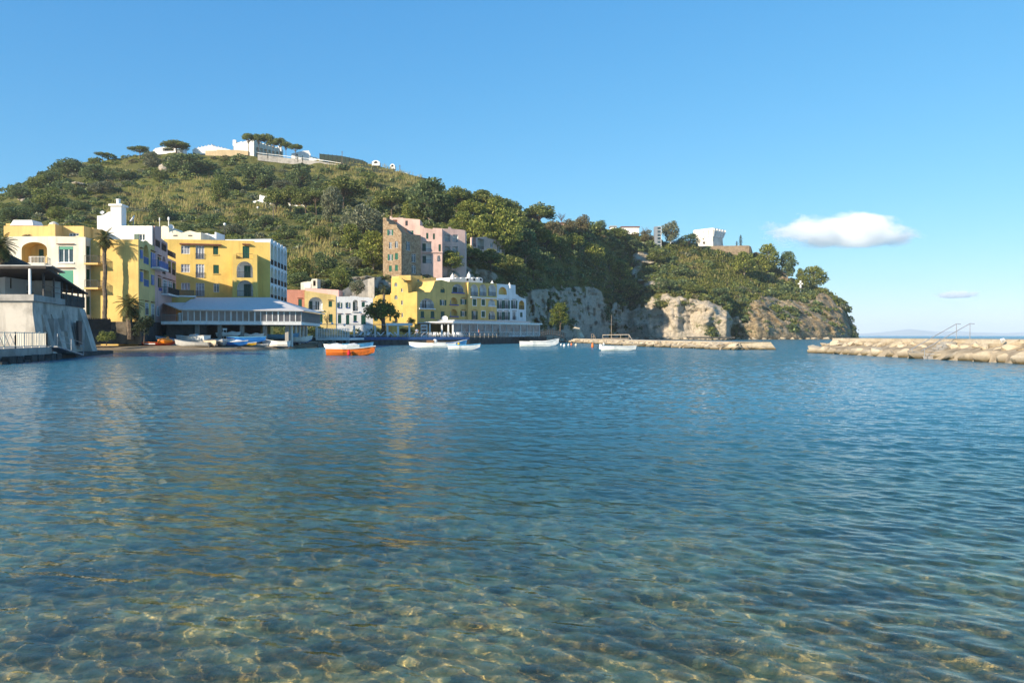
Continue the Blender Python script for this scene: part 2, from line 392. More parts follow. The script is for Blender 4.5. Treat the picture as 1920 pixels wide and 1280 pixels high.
rk = t.mix(t.math('MULTIPLY', crk, .7), rk, (.12, .09, .055))
moss = t.math('MULTIPLY', t.ramp(t.noise(co, .35, 6, .7), [(.54, (0, 0, 0)), (.62, (1, 1, 1))]), .5)
rk = t.mix(moss, rk, (.085, .085, .03))
wet = t.new('ShaderNodeSeparateXYZ'); t.ln(co, wet.inputs[0])
wl_ = t.new('ShaderNodeMapRange'); wl_.inputs[1].default_value = 0.2; wl_.inputs[2].default_value = 1.6; wl_.inputs[3].default_value = .75; wl_.inputs[4].default_value = 0; t.ln(wet.outputs[2], wl_.inputs[0])
rk = t.mix(wl_.outputs[0], rk, (.05, .045, .03))
ground = t.mix(attr(t, 'grass'), soil, gras)
msk = t.ramp(t.math('ADD', attr(t, 'rock'), t.math('MULTIPLY', t.math('SUBTRACT', n3, .5), .7)), [(.38, (0, 0, 0)), (.55, (1, 1, 1))])
M['ground'] = t.done(t.bsdf(t.mix(msk, ground, rk), .95, t.bump(t.math('ADD', t.math('ADD', n2, t.math('MULTIPLY', n3, .4)), t.math('MULTIPLY', cr.outputs['Fac'], -.5)), 1.0, 1.1), .15))
hill = link('hillside', np_mesh('hillside', np.stack([GX.ravel(), GY.ravel(), GZ.ravel()], 1), FQ, M['ground'], True,
            {'rock': padb(rock).ravel(), 'grass': padb(grass).ravel(), 'brown': padb(brown).ravel()}))
props(hill, 'green wooded hillside falling to a pale sea cliff and rocky headland', 'hillside', kind='structure')

def ground_at(x, y):                      # point of the slope seen at a pixel
    i = int(np.argmin(np.abs(TX - x))); j = int(np.argmin(np.abs(TY[i] - y)))
    return Vector((WX[i, j], WY[i, j], WZ[i, j])), i, j

# ------------------------------------------------------------------ beach and promenade ground behind the shore
def shore(x): return np.interp(x, [-300, 100, 190, 260, 310, 400, 480, 560, 620, 700], [70, 86, 92, 93, 93, 94, 99, 114, 130, 150])
bx = np.arange(60, 700, 4.0); bs = np.concatenate([np.linspace(-8, 0, 9), np.linspace(.5, 14, 40), np.linspace(16, 75, 20)])
BX, BS = np.meshgrid(bx, bs, indexing='ij'); BD = shore(BX) + BS
bp = np.stack([((BX - 960) / F * BD).ravel(), BD.ravel(), np.zeros(BX.size)], 1)
BZ = np.where(BS < 0, BS * .10, 0.75 * (1 - np.exp(-np.maximum(BS, 0) / 5.5)) + 0.004 * np.maximum(BS, 0)) + (fbm(bp / 2.2, 4) * .07).reshape(BX.shape)
t = NT('sand'); co = t.pos(); n1 = t.noise(co, .5, 5, .6); n2 = t.noise(co, 9, 4, .7)
c = t.ramp(n1, [(.32, (.20, .15, .095)), (.6, (.34, .27, .18))]); c = t.mix(t.ramp(n2, [(.5, (0, 0, 0)), (.75, (1, 1, 1))]), c, (.14, .10, .07))
sz = t.new('ShaderNodeSeparateXYZ'); t.ln(co, sz.inputs[0])
mr = t.new('ShaderNodeMapRange'); mr.inputs[1].default_value = 0.02; mr.inputs[2].default_value = .16; mr.inputs[3].default_value = .7; mr.inputs[4].default_value = 0; t.ln(sz.outputs[2], mr.inputs[0])
M['sand'] = t.done(t.bsdf(t.mix(mr.outputs[0], c, (.08, .065, .045)), .9, t.bump(n2, .6, .05), .2))
i2 = np.arange(BX.size).reshape(BX.shape)
beach = link('beach', np_mesh('beach', np.stack([bp[:, 0], bp[:, 1], BZ.ravel()], 1), np.stack([i2[:-1, :-1].ravel(), i2[1:, :-1].ravel(), i2[1:, 1:].ravel(), i2[:-1, 1:].ravel()], 1), M['sand'], True))
props(beach, 'small sandy beach under the glazed terrace', 'beach', kind='structure')

# ================================================================== SEA
sea_d = [1.6]
while sea_d[-1] < 60000:
    d = sea_d[-1]; sea_d.append(d + (max(0.013, 0.0034 * d) if d < 110 else (0.02 * d if d < 3000 else .2 * d)))
sea_d = np.array(sea_d); ang = np.linspace(R(-58), R(58), 760)
SD, SA = np.meshgrid(sea_d, ang, indexing='ij'); SX = SD * np.tan(SA * .0 + 0) + SD * np.sin(SA) / np.cos(SA); SY = SD.copy()
wr = np.random.default_rng(5); h = np.zeros(SX.shape)
lam = np.exp(np.linspace(np.log(.10), np.log(1.9), 46))
cell = np.maximum(0.013, 0.0034 * SD) * np.where(SD < 110, 1, 6)
zone = 0.75 + .45 * sstep(-4, 12, SX + 0.2 * SY) + 0.25 * vnoise(np.stack([SX.ravel() / 9, SY.ravel() / 14, 0 * SX.ravel()], 1)).reshape(SX.shape)
for L in lam:
    th = R(-112) + wr.normal(0, .62)       # travelling from the open sea at right towards the beach at left
    k = 2 * PI / L; ph = wr.uniform(0, 2 * PI)
    slope = 0.042 * (L / .24) ** (-.80 if L > .24 else .3)
    a = slope / k
    arg = k * (SX * math.cos(th) + SY * math.sin(th)) + ph
    w = sstep(1.6, 4.0, L / cell)
    h += w * a * (np.sin(arg) + .3 * np.sin(2 * arg + 1.6))
h *= zone * (.74 + .26 * sstep(5, 15, SD))
si = np.arange(SX.size).reshape(SX.shape)
FS = np.stack([si[:-1, :-1].ravel(), si[:-1, 1:].ravel(), si[1:, 1:].ravel(), si[1:, :-1].ravel()], 1)
# water depth over the bed
def bed_depth(X, Y):
    d = .16 + .058 * np.maximum(Y - 2, 0) ** 1.16
    xs = X / np.maximum(Y, .1) * F + 960
    near = shore(np.clip(xs, -300, 700)) - Y
    d = np.where(xs < 660, np.minimum(d, .05 + .12 * np.maximum(near, 0)), d)
    return np.minimum(d, 9)
sdep = bed_depth(SX, SY)
t = NT('sea_water'); co = t.pos(); dep_ = attr(t, 'depth'); dist = attr(t, 'dist')
mp = t.new('ShaderNodeMapping'); mp.inputs['Rotation'].default_value = (0, 0, R(-20)); mp.inputs['Scale'].default_value = (.7, 1.15, 1); t.ln(co, mp.inputs[0])
b1 = t.noise(mp.outputs[0], 2.6, 5, .66, .5); b2 = t.noise(mp.outputs[0], 9, 3, .6, .3); b3 = t.noise(mp.outputs[0], .22, 3, .6)
hh = t.math('ADD', t.math('MULTIPLY', b1, .20), t.math('MULTIPLY', b2, .045))
bp_ = t.new('ShaderNodeBump'); bp_.inputs['Distance'].default_value = 1.0; t.ln(hh, bp_.inputs['Height'])
t.ln(t.math('MULTIPLY', t.math('ADD', .45, b3), t.ramp(t.math('DIVIDE', dist, 100.0), [(.0, (.02,) * 3), (.12, (.08,) * 3), (.4, (.30,) * 3), (1, (.75,) * 3)])), bp_.inputs['Strength'])
nr = bp_.outputs[0]
fr = t.new('ShaderNodeFresnel'); t.ln(t.ramp(t.math('DIVIDE', dist, 600.0), [(0, (1.333,) * 3), (.08, (1.30,) * 3), (.4, (1.17,) * 3), (1, (1.12,) * 3)]), fr.inputs[0]); t.ln(nr, fr.inputs[1])
gl = t.new('ShaderNodeBsdfGlossy'); t.ln(t.ramp(t.math('DIVIDE', dist, 600.0), [(0, (.02,) * 3), (.1, (.05,) * 3), (1, (.22,) * 3)]), gl.inputs['Roughness']); t.ln(nr, gl.inputs['Normal'])
# clear water: glass over the bed, tinted with depth; deep water: light scattered back from below under the same Fresnel surface
rf = t.new('ShaderNodeBsdfGlass'); rf.inputs['Roughness'].default_value = 0.0; rf.inputs['IOR'].default_value = 1.333; t.ln(nr, rf.inputs['Normal'])
t.ln(t.ramp(t.math('DIVIDE', dep_, 4.0), [(0, (1, 1, 1)), (.12, (.95, .98, .94)), (.35, (.66, .86, .82)), (1, (.3, .6, .66))]), rf.inputs[0])
df = t.new('ShaderNodeBsdfDiffuse'); df.inputs[0].default_value = (.045, .195, .27, 1)
ms = t.new('ShaderNodeMixShader'); t.ln(fr.outputs[0], ms.inputs[0]); t.ln(df.outputs[0], ms.inputs[1]); t.ln(gl.outputs[0], ms.inputs[2])
m2 = t.new('ShaderNodeMixShader'); t.ln(t.ramp(t.math('DIVIDE', dep_, 4.0), [(0, (0, 0, 0)), (.10, (.03,) * 3), (.19, (.18,) * 3), (.33, (.68,) * 3), (.55, (1, 1, 1))]), m2.inputs[0])
t.ln(rf.outputs[0], m2.inputs[1]); t.ln(ms.outputs[0], m2.inputs[2])
M['water'] = t.done(m2)
sea = link('sea', np_mesh('sea', np.stack([SX.ravel(), SY.ravel(), h.ravel()], 1), FS, M['water'], True, {'depth': sdep.ravel(), 'dist': SD.ravel()}))
props(sea, 'rippled blue-green bay water, clear over the near bed', 'sea', kind='structure')
sea.cycles.is_caustics_caster = True
# sea bed: sand, stones
qd = np.concatenate([np.arange(-6, 30, .12), np.arange(30, 160, 2.5)]); qa = np.linspace(-1.7, 1.7, 420)
QD, QA = np.meshgrid(qd, qa, indexing='ij'); QX = QA * (np.abs(QD) * .9 + 5)
qp = np.stack([QX.ravel(), QD.ravel(), 0 * QX.ravel()], 1)
QZ = -bed_depth(QX, np.maximum(QD, 0)) + np.where(QD < 2, (2 - QD) * .09, 0) + (fbm(qp / .9, 5) * .05 + np.maximum(fbm(qp / .28 + 5, 3), .1) * .06).reshape(QX.shape)
t = NT('sea_bed'); co = t.pos()
n1 = t.noise(co, .55, 6, .62); n2 = t.noise(co, 5, 5, .65); n3 = t.noise(co, 30, 3, .6)
vo = t.new('ShaderNodeTexVoronoi'); vo.inputs['Scale'].default_value = 7; t.ln(co, vo.inputs['Vector'])
c = t.ramp(n2, [(.34, (.26, .18, .04)), (.5, (.64, .46, .14)), (.68, (.88, .69, .28))])
c = t.mix(t.ramp(n1, [(.46, (0, 0, 0)), (.62, (.8, .8, .8))]), c, (.12, .095, .035))
vb = t.new('ShaderNodeRGBToBW'); t.ln(vo.outputs['Color'], vb.inputs[0])
c = t.mix(.55, c, t.mix(1, c, t.math('MULTIPLY', vb.outputs[0], 1.7), 'MULTIPLY'))
M['bed'] = t.done(t.bsdf(c, .9, t.bump(n2, .8, .05), .2))
q2 = np.arange(QX.size).reshape(QX.shape)
bed = link('sea_bed', np_mesh('sea_bed', np.stack([QX.ravel(), QD.ravel(), QZ.ravel()], 1), np.stack([q2[:-1, :-1].ravel(), q2[:-1, 1:].ravel(), q2[1:, 1:].ravel(), q2[1:, :-1].ravel()], 1), M['bed'], True))
props(bed, 'sandy and stony sea bed seen through the shallow water', 'sea bed', kind='structure')
bed.cycles.is_caustics_receiver = True
# ================================================================== FACADES
class Fac:
    """A wall standing between two plan points, measured in (s along the wall, z up)."""
    def __init__(s, root, xA, dA, xB, dB):
        s.root = root; s.P0 = Vector(((xA - 960) / F * dA, dA)); s.P1 = Vector(((xB - 960) / F * dB, dB))
        s.u = (s.P1 - s.P0).normalized(); s.n = Vector((s.u.y, -s.u.x)); s.L = (s.P1 - s.P0).length; s.holes = []; s.arch_n = 8; s.flush = False
    def pix(s, x, y):
        r = Vector(((x - 960) / F, 1.0)); k = s.P0.dot(s.n) / r.dot(s.n); p = r * k
        return ((p - s.P0).dot(s.u), H + (YH - y) / F * k)
    def pt(s, a, z, off=0.0):
        p = s.P0 + s.u * a + s.n * off; return Vector((p.x, p.y, z))
    def rect(s, x0, y0, x1, y1):
        xm = (x0 + x1) / 2; a0 = s.pix(x0, y1)[0]; a1 = s.pix(x1, y1)[0]; return (a0, s.pix(xm, y1)[1], a1, s.pix(xm, y0)[1])
    def loop(s, r, arch=False, k=1.0):
        a0, z0, a1, z1 = r
        if not arch: return [(a0, z0), (a1, z0), (a1, z1), (a0, z1)]
        w = (a1 - a0) / 2; rz = min(w * k, (z1 - z0) * .7); c = (a0 + a1) / 2; N = s.arch_n
        return [(a0, z0), (a1, z0)] + [(c + w * math.cos(PI * i / N), z1 - rz + rz * math.sin(PI * i / N)) for i in range(N + 1)]
    def hole(s, loop, depth, mi_side=0, mi_back=None): s.holes.append((loop, depth, mi_side, mi_back))
    def bx(s, mb, a0, a1, z0, z1, o0, o1, mi=None):          # box on the wall, o0..o1 out from it
        P = [s.pt(a0, z0, o1), s.pt(a1, z0, o1), s.pt(a1, z0, o0), s.pt(a0, z0, o0)]; Q = [Vector((p.x, p.y, z1)) for p in P]
        for q in ((P[3], P[2], P[1], P[0]), Q, (P[0], P[1], Q[1], Q[0]), (P[1], P[2], Q[2], Q[1]), (P[2], P[3], Q[3], Q[2]), (P[3], P[0], Q[0], Q[3])): mb.face(q, mi)
    def wall(s, mats, top, z0, back=None, skip=(), name='wall', mi_top=0, off=0.0):
        """top: polyline of pixels left to right; z0: foot; back: depth or vector of the solid behind."""
        T = [s.pix(*p) for p in top]; ol = [(T[0][0], z0), (T[-1][0], z0)] + T[::-1]
        mb = MB(); allp = ol + [p for h_ in s.holes for p in h_[0]]
        tris = tessellate_polygon([[Vector((a, z, 0)) for a, z in ol]] + [[Vector((a, z, 0)) for a, z in h_[0]] for h_ in s.holes])
        for tr in tris:
            p = [s.pt(*allp[i], off) for i in tr]
            nn = (p[1] - p[0]).cross(p[2] - p[0])
            if nn.x * s.n.x + nn.y * s.n.y < 0: p.reverse()
            mb.face(p, 0)
        for lp, dp, ms_, mbk in s.holes:
            m_ = len(lp)
            for i in range(m_):
                (a, z), (b, w) = lp[i], lp[(i + 1) % m_]
                mb.face([s.pt(a, z, off), s.pt(a, z, -dp), s.pt(b, w, -dp), s.pt(b, w, off)], ms_)
            if mbk is not None: mb.face([s.pt(a, z, -dp) for a, z in lp], mbk)
        if back is not None:
            bv = back if isinstance(back, Vector) else Vector((-s.n.x * back, -s.n.y * back, 0)); m_ = len(ol)
            for i in range(m_):
                (a, z), (b, w) = ol[i], ol[(i + 1) % m_]
                if 'right' in skip and i == 1: continue
                if 'left' in skip and i == m_ - 1: continue
                p, q = s.pt(a, z, off), s.pt(b, w, off); mb.face([p, p + bv, q + bv, q], mi_top if 1 < i < m_ - 1 else 0)
            mb.face([s.pt(a, z, off) + bv for a, z in reversed(ol)], 0)
        return mb.build(name, mats, s.root)
    # ---- things in a wall
    def leaf(s, mb, a0, a1, z0, z1, o):                      # louvred shutter leaf
        w = min(.07, (a1 - a0) * .2)
        s.bx(mb, a0, a0 + w, z0, z1, o - .05, o); s.bx(mb, a1 - w, a1, z0, z1, o - .05, o)
        k = max(3, int((z1 - z0) / .22))
        for i in range(k):
            za = z0 + (z1 - z0) * i / k; zb = z0 + (z1 - z0) * (i + 1) / k
            mb.face([s.pt(a0 + w, za, o - .005), s.pt(a1 - w, za, o - .005), s.pt(a1 - w, zb, o - .045), s.pt(a0 + w, zb, o - .045)])
    def win(s, x0, y0, x1, y1, kind='glass', col='green', arch=False, mull=2, sill=None, lintel=None, rail=False, shut=False, curtain=False, px=True, blind=0.0, trim=None, k=1.0, fcol='frame', root=None, top=0.22):
        r = s.rect(x0, y0, x1, y1) if px else (x0, y0, x1, y1); a0, z0, a1, z1 = r; w = a1 - a0
        lp = s.loop(r, arch, k); sh = .21 if s.flush else 0.0
        if not s.flush: s.hole(lp, .22, 0, 0)
        fr = MB(); fw = .07 if kind == 'glass' else .05
        if arch:
            for (a, z), (b, q) in zip(lp, lp[1:] + lp[:1]): fr.bar(s.pt(a, z, sh - .14), s.pt(b, q, sh - .14), .09)
        else:
            s.bx(fr, a0, a0 + fw, z0, z1, sh - .2, sh - .09); s.bx(fr, a1 - fw, a1, z0, z1, sh - .2, sh - .09)
            s.bx(fr, a0 + fw, a1 - fw, z0, z0 + fw, sh - .2, sh - .09); s.bx(fr, a0 + fw, a1 - fw, z1 - fw, z1, sh - .2, sh - .09)
        ztop = z1 - (min(w * k / 2, (z1 - z0) * .7) * .5 if arch else fw)
        if kind == 'glass':
            for i in range(1, mull):
                a = a0 + w * i / mull; s.bx(fr, a - .05, a + .05, z0 + fw, ztop, sh - .19, sh - .1)
            if top and z1 - z0 > 1.2 and not arch: s.bx(fr, a0 + fw, a1 - fw, z1 - (z1 - z0) * top, z1 - (z1 - z0) * top + .06, sh - .19, sh - .1)
        f = fr.build('window', M[fcol] if kind == 'glass' else M[col], root or s.root)
        if kind == 'glass':
            pb = MB(); pb.face([s.pt(a, z, sh - .17) for a, z in lp]); pb.build('pane', M['glass_curtain' if curtain else 'glass'], f)
        else:
            for i in (0, 1):
                lb = MB(); s.leaf(lb, a0 + fw + i * (w / 2 - fw) + (.012 if i else 0), a0 + w / 2 - .012 + i * (w / 2 - fw + .012), z0 + fw, ztop, sh - .05); lb.build('shutter', M[col], f)
        if shut:
            for sg in (0, 1):
                lb = MB(); b0 = a0 - w * .5 if sg == 0 else a1; s.leaf(lb, b0 + .02, b0 + w * .5 - .02, z0, z1 - (.15 if arch else 0), .06); lb.build('shutter', M[col], f)
        if blind:
            bb = MB(); s.bx(bb, a0 + fw, a1 - fw, z1 - (z1 - z0) * blind, z1 - fw, sh - .085, sh - .05); bb.build('roller_blind', M[col + '_light'] if col + '_light' in M else M[col], f)
        if sill: sb = MB(); s.bx(sb, a0 - .12, a1 + .12, z0 - .13, z0 - .003, -.02, .12); sb.build('sill', M[sill], f)
        if lintel:
            sb = MB(); s.bx(sb, a0 - .18, a1 + .18, z1 + .22, z1 + .30, .0, .22); sb.build('tile_canopy', M[lintel], f)
        if trim:
            sb = MB(); g = .14
            s.bx(sb, a0 - g, a0, z0 - g, z1 + g, 0, .03); s.bx(sb, a1, a1 + g, z0 - g, z1 + g, 0, .03); s.bx(sb, a0, a1, z1, z1 + g, 0, .03); s.bx(sb, a0, a1, z0 - g, z0, 0, .03); sb.build('surround', M[trim], f)
        if rail: s.railing(a0 - .06, a1 + .06, z0, .9, .1, f)
        return f
    def railing(s, a0, a1, z, h=.95, o=0.0, parent=None, mat='iron', ret=0.0, gap=.16, name='railing', bw=.03):
        mb = MB(); s.bx(mb, a0, a1, z + h - .05, z + h, o - .025, o + .025); s.bx(mb, a0, a1, z + .06, z + .1, o - .02, o + .02)
        k = max(2, int((a1 - a0) / gap))
        for i in range(k + 1):
            a = a0 + (a1 - a0) * i / k; s.bx(mb, a - bw / 2, a + bw / 2, z + .1, z + h - .05, o - bw / 2, o + bw / 2)
        if ret:
            for a in (a0, a1):
                mb.bar(s.pt(a, z + h - .025, 0), s.pt(a, z + h - .025, o), .045); mb.bar(s.pt(a, z + .08, 0), s.pt(a, z + .08, o), .035)
                for i in range(int(ret / gap)): q = ret * (i + .5) / int(ret / gap); mb.bar(s.pt(a, z + .1, q), s.pt(a, z + h - .05, q), bw)
        return mb.build(name, M[mat], parent or s.root)
    def loggia(s, x0, y0, x1, y1, arch=True, depth=1.4, inner=2, door=None, dcol='green', rail='iron', slab=None, k=1.0, px=True, gl=False):
        r = s.rect(x0, y0, x1, y1) if px else (x0, y0, x1, y1); a0, z0, a1, z1 = r
        s.hole(s.loop(r, arch, k), depth, inner, inner)
        if rail: s.railing(a0 + .02, a1 - .02, z0, .95, -.06, None, rail)
        if slab: sb = MB(); s.bx(sb, a0 - .25, a1 + .25, z0 - .22, z0 - .004, -.01, .28); sb.build('balcony_slab', M[slab], s.root)
        for dd in door or ():                                # share of the width (from, to), height share
            b0 = a0 + (a1 - a0) * dd[0]; b1 = a0 + (a1 - a0) * dd[1]; zt = z0 + (z1 - z0) * dd[2]
            kind = dd[3] if len(dd) > 3 else 'shut'
            db = MB()
            if kind == 'shut': s.leaf(db, b0, (b0 + b1) / 2 - .01, z0, zt, -depth + .08); s.leaf(db, (b0 + b1) / 2 + .01, b1, z0, zt, -depth + .08); db.build('door', M[dcol], s.root)
            else:
                for a in (b0, (b0 + b1) / 2 - .05, b1 - .1): s.bx(db, a, a + .1, z0, zt, -depth + .01, -depth + .08)
                s.bx(db, b0 + .1, b1 - .1, zt - .1, zt, -depth + .01, -depth + .08)
                d_ = db.build('door', M['frame'], s.root); pb = MB(); pb.face([s.pt(a, z, -depth + .03) for a, z in ((b0, z0), (b1, z0), (b1, zt), (b0, zt))]); pb.build('pane', M['glass'], d_)
    def balcony(s, x0, y0, x1, dep=1.2, th=.2, mat='frame_w', rail='iron', h=.95):
        a0, z0 = s.pix(x0, y0)[0], s.pix((x0 + x1) / 2, y0)[1]; a1 = s.pix(x1, y0)[0]
        sb = MB(); s.bx(sb, a0, a1, z0 - th, z0, .003, dep); b = sb.build('balcony', M[mat], s.root)
        if rail: s.railing(a0 + .04, a1 - .04, z0, h, dep - .05, b, rail, ret=dep - .05)
        return b
def block(root, x0, d0, x1, y0, y1, back, mat, name, top=None, z0=None):   # plain block of a building: front x0..x1 at depth d0
    f = Fac(root, x0, d0, x1, d0); z = f.pix(x0, y1)[1] if z0 is None else z0
    return f, f.wall(mat if isinstance(mat, list) else [mat], top or [(x0, y0), (x1, y0)], z, back, name=name)
def house(name, x, y, d, label, cat='house', group=None): return empty(name, at(x, y, d), label, cat, group)
def K(o, k):                              # turns crop coordinates into photo pixels
    return lambda *v: tuple(o[i % 2] + q / k for i, q in enumerate(v))
c2 = K((280, 380), 4.2676); c4_ = K((680, 380), 4.5714); c3 = K((530, 480), 6.4); c8 = K((240, 410), 8.0); c9 = K((260, 540), 9.6); c1 = K((0, 360), 3.7656); c0 = K((0, 400), 8.0)

# ------------------------------------------------------------------ old grey boathouse at the water, left
r = house('boathouse', 61, 660, 62, 'weathered grey masonry boathouse with sloping buttresses at the left water edge', 'boathouse')
D0 = 60.0; X0 = (61 - 960) / F * D0; dirv = Vector((-.29, .957)); LB = 16.3
def bw(t_, o=0.0): p = Vector((X0, D0)) + dirv * t_ + Vector((.957, .29)) * o; return p      # along the shaded side
zt = H + (YH - 552) / F * D0; fx0 = -52.0
mb = MB()
def pv(p, z): return (p[0], p[1], z)
prof = [(.0, zt - .5), (.02, 3.6), (.38, 0.9), (.5, -.6)]      # batter of the shaded side
FL = [(fx0, D0), (X0, D0)]
for (o1, z1), (o2, z2) in zip(prof, prof[1:]):
    mb.face([pv((fx0, D0), z2), pv((X0 + o2, D0), z2), pv((X0 + o1, D0), z1), pv((fx0, D0), z1)], 0)
    mb.face([pv(bw(0, o2) if 0 else (X0 + o2, D0), z2), pv(bw(LB, o2), z2), pv(bw(LB, o1), z1), pv((X0 + o1, D0), z1)], 1)
    mb.face([pv(bw(LB, o2), z2), pv(bw(LB, 0) + Vector((-14, 0)), z2), pv(bw(LB, 0) + Vector((-14, 0)), z1), pv(bw(LB, o1), z1)], 1)
mb.face([pv((fx0, D0), zt - .5), pv((X0, D0), zt - .5), pv(bw(LB), zt - .5), pv(bw(LB) + Vector((-14, 0)), zt - .5)], 0)
mb.build('wall', [M['grey_wall'], M['grey_wall']], r)
mb = MB(); mb.prism([(fx0, D0 - .25), (X0 + .25, D0 - .25), tuple(bw(8.6, .25)), tuple(bw(8.6, -9))], zt - .5, zt); mb.build('parapet', M['concrete'], r)
mb = MB(); mb.prism([tuple(bw(8.7, -9)), tuple(bw(8.7, .1)), tuple(bw(LB + .2, .1)), tuple(bw(LB + .2, -9))], zt - .5, zt + .55); mb.build('rubble_parapet', M['dark_stone'], r)
for ta, tb, oa, tops in ((2.2, 3.3, 1.1, 3.5), (4.9, 6.1, 1.3, 3.6), (8.4, 10.2, .9, 4.0), (14.2, 16.3, 1.45, 4.4)):   # buttresses
    mb = MB(); P = [bw(ta, .0), bw(ta, oa), bw(tb, oa), bw(tb, .0)]
    lo = [pv(p, -.5) for p in P]; hi = [pv(bw(ta, -.1), tops), pv(bw(ta, .12), tops), pv(bw(tb, .12), tops), pv(bw(tb, -.1), tops)]
    for i in range(4): mb.face([lo[i], lo[(i + 1) % 4], hi[(i + 1) % 4], hi[i]])
    mb.face(hi); mb.build('buttress', M['grey_wall'], r)
mb = MB(); P = [bw(10.6, .78), bw(11.6, .78)]
mb.face([pv(P[0], 1.0), pv(P[1], 1.0), pv(P[1], 3.1), pv(P[0], 3.1)]); mb.box((*((P[0] + P[1]) / 2), .95), .2, 1.3, 2.2, math.atan2(.957, -.29) - PI / 2); mb.build('door', M['iron'], r)
for ta, tb, z0_, z1_ in ((3.5, 4.7, .9, 3.2), (6.8, 7.7, 2.2, 3.3), (12.0, 14.0, .7, 3.0)):
    mb = MB(); P = [bw(ta, .62), bw(tb, .62), bw(tb, .1), bw(ta, .1)]; mb.prism([tuple(p) for p in P], z0_, z1_); mb.build('recess_panel', M['concrete'], r)
# quay it stands on
r = house('stone_quay', 90, 672, 58, 'low stone quay with dark algae stained foot in front of the grey boathouse', 'quay')
mb = MB(); mb.prism([(-54, 46.5), (-32.2, 47.4), (-34.5, 57.6), (-36.6, 59.6), (-54, 59.6)], -1.0, [.95] * 5); mb.build('deck', M['concrete'], r)
q1, q2 = bw(3, 4.2), bw(21.5, 4.4)
mb = MB(); mb.prism([tuple(bw(-.3, 1.2)), tuple(bw(2, 2.4)), tuple(bw(16.5, 2.6)), tuple(bw(19.5, 1.6)), tuple(bw(19.5, -1)), tuple(bw(-.3, -.2))], -1.0, .3); mb.build('landing', M['dark_stone'], r)
for i in range(9):
    e = Vector((-31.9, 47.9)).lerp(Vector((-34.2, 57.6)), i / 8); mb = MB(); mb.box((e.x, e.y, -.6), .55, 1.1, .75 + .35 * abs(math.sin(i * 2.1)), .24, taper=.85); mb.build('stone_block', M['dark_stone'], r)
# slipway gangplank with rail
r = house('boat_ramp', 110, 660, 59, 'sloping grey gangway with thin rails leading down from the quay to the water', 'ramp')
mb = MB(); a, b = Vector((-34.6, 57.4, .98)), Vector((-36.0, 63.4, .2)); mb.bar(a, b, 1.2, .12); mb.build('ramp_deck', M['grey_metal'], r)
mb = MB()
for k in (0, .5, 1): p = a.lerp(b, k) + Vector((.58, .1, 0)); mb.bar(p, p + Vector((0, 0, .95)), .04)
for hh_ in (.5, .95): mb.bar(a + Vector((.58, .1, hh_)), b + Vector((.58, .1, hh_)), .035)
mb.build('railing', M['grey_metal'], r)
# white slatted railing on the quay deck
r = house('quay_fence', 60, 648, 50, 'white metal fence with crossed and upright bars along the stone quay', 'fence')
P = [Vector((-32.45, 47.9, .95)), Vector((-33.3, 51.5, .95)), Vector((-34.65, 57.2, .95)), Vector((-35.6, 58.6, .95))]
mb = MB(); m2 = MB()
for p, q in zip(P, P[1:]):
    for hh_ in (.12, 1.05): mb.bar(p + Vector((0, 0, hh_)), q + Vector((0, 0, hh_)), .05)
    k = int((q - p).length / 1.9) + 1
    for i in range(k + 1): c_ = p.lerp(q, i / k); mb.bar(c_, c_ + Vector((0, 0, 1.1)), .07)
mb.build('rail_frame', M['cream'], r)
for p, q, sp in ((P[0], P[1], .9), (P[1], P[2], .30), (P[2], P[3], .34)):
    k = int((q - p).length / sp)
    for i in range(k):
        a_ = p.lerp(q, i / k); b_ = p.lerp(q, (i + 1) / k)
        m2 = MB()
        if sp > .5: m2.bar(a_ + Vector((0, 0, .12)), b_ + Vector((0, 0, 1.0)), .04); m2.bar(b_ + Vector((0, 0, .12)), a_ + Vector((0, 0, 1.0)), .04)
        else: m2.bar(a_ + Vector((0, 0, .12)), a_ + Vector((0, 0, 1.02)), .065, .05)
        m2.build('rail_bar', M['cream'], r)
# pergola on the boathouse roof
r = house('roof_pergola', 100, 545, 66, 'dark flat canopy on thin posts over the boathouse roof terrace', 'pergola')
zc = H + (YH - 509) / F * D0; mb = MB()
def cz(t_): return zc + .25 - t_ * .018
cp = [(fx0, D0 + .3), (X0 + .9, D0 + .3), tuple(bw(LB + .6, .3)), tuple(bw(LB + .6, -8))]
mb.prism(cp, [cz(0), cz(0), cz(LB) - .9, cz(LB) - .2], [cz(0) + .22, cz(0) + .22, cz(LB) - .78, cz(LB) - .05]); mb.build('canopy', M['dark_wood'], r)
mb = MB(); mb.prism([(fx0, D0 + .9), (X0 + 1, D0 + .9), tuple(bw(8, .4)), tuple(bw(8, -8))], cz(0) + .24, cz(0) + .34); mb.build('canopy_sheet', M['grey_metal'], r)
for i, (t_, o_) in enumerate(((.5, -.3), (3.0, 0), (5.6, .1), (8.0, .1), (9.6, .1), (11.6, .1), (13.8, .1), (15.8, .1))):
    p = bw(t_, o_); mb = MB(); mb.bar((p.x, p.y, zt - .01), (p.x, p.y, cz(0) + .1 - .9 * max(0, t_ - 3) / (LB - 3)), .14 if i < 2 else .11); mb.build('post', M['frame_w' if i < 1 else 'iron'], r)
for xx in (-41.5, -45.2): mb = MB(); mb.bar((xx, D0 + .8, zt), (xx, D0 + .8, cz(0) + .05), .16); mb.build('post', M['wood'], r)
mb = MB()
for hh_ in (.45, .9): mb.bar((*bw(2, .1), zt + hh_), (*bw(11, .1), zt + hh_), .04)
mb.build('railing', M['iron'], r)
r = house('terrace_hut', 50, 545, 68, 'small whitewashed hut in the shade under the dark roof canopy', 'hut')
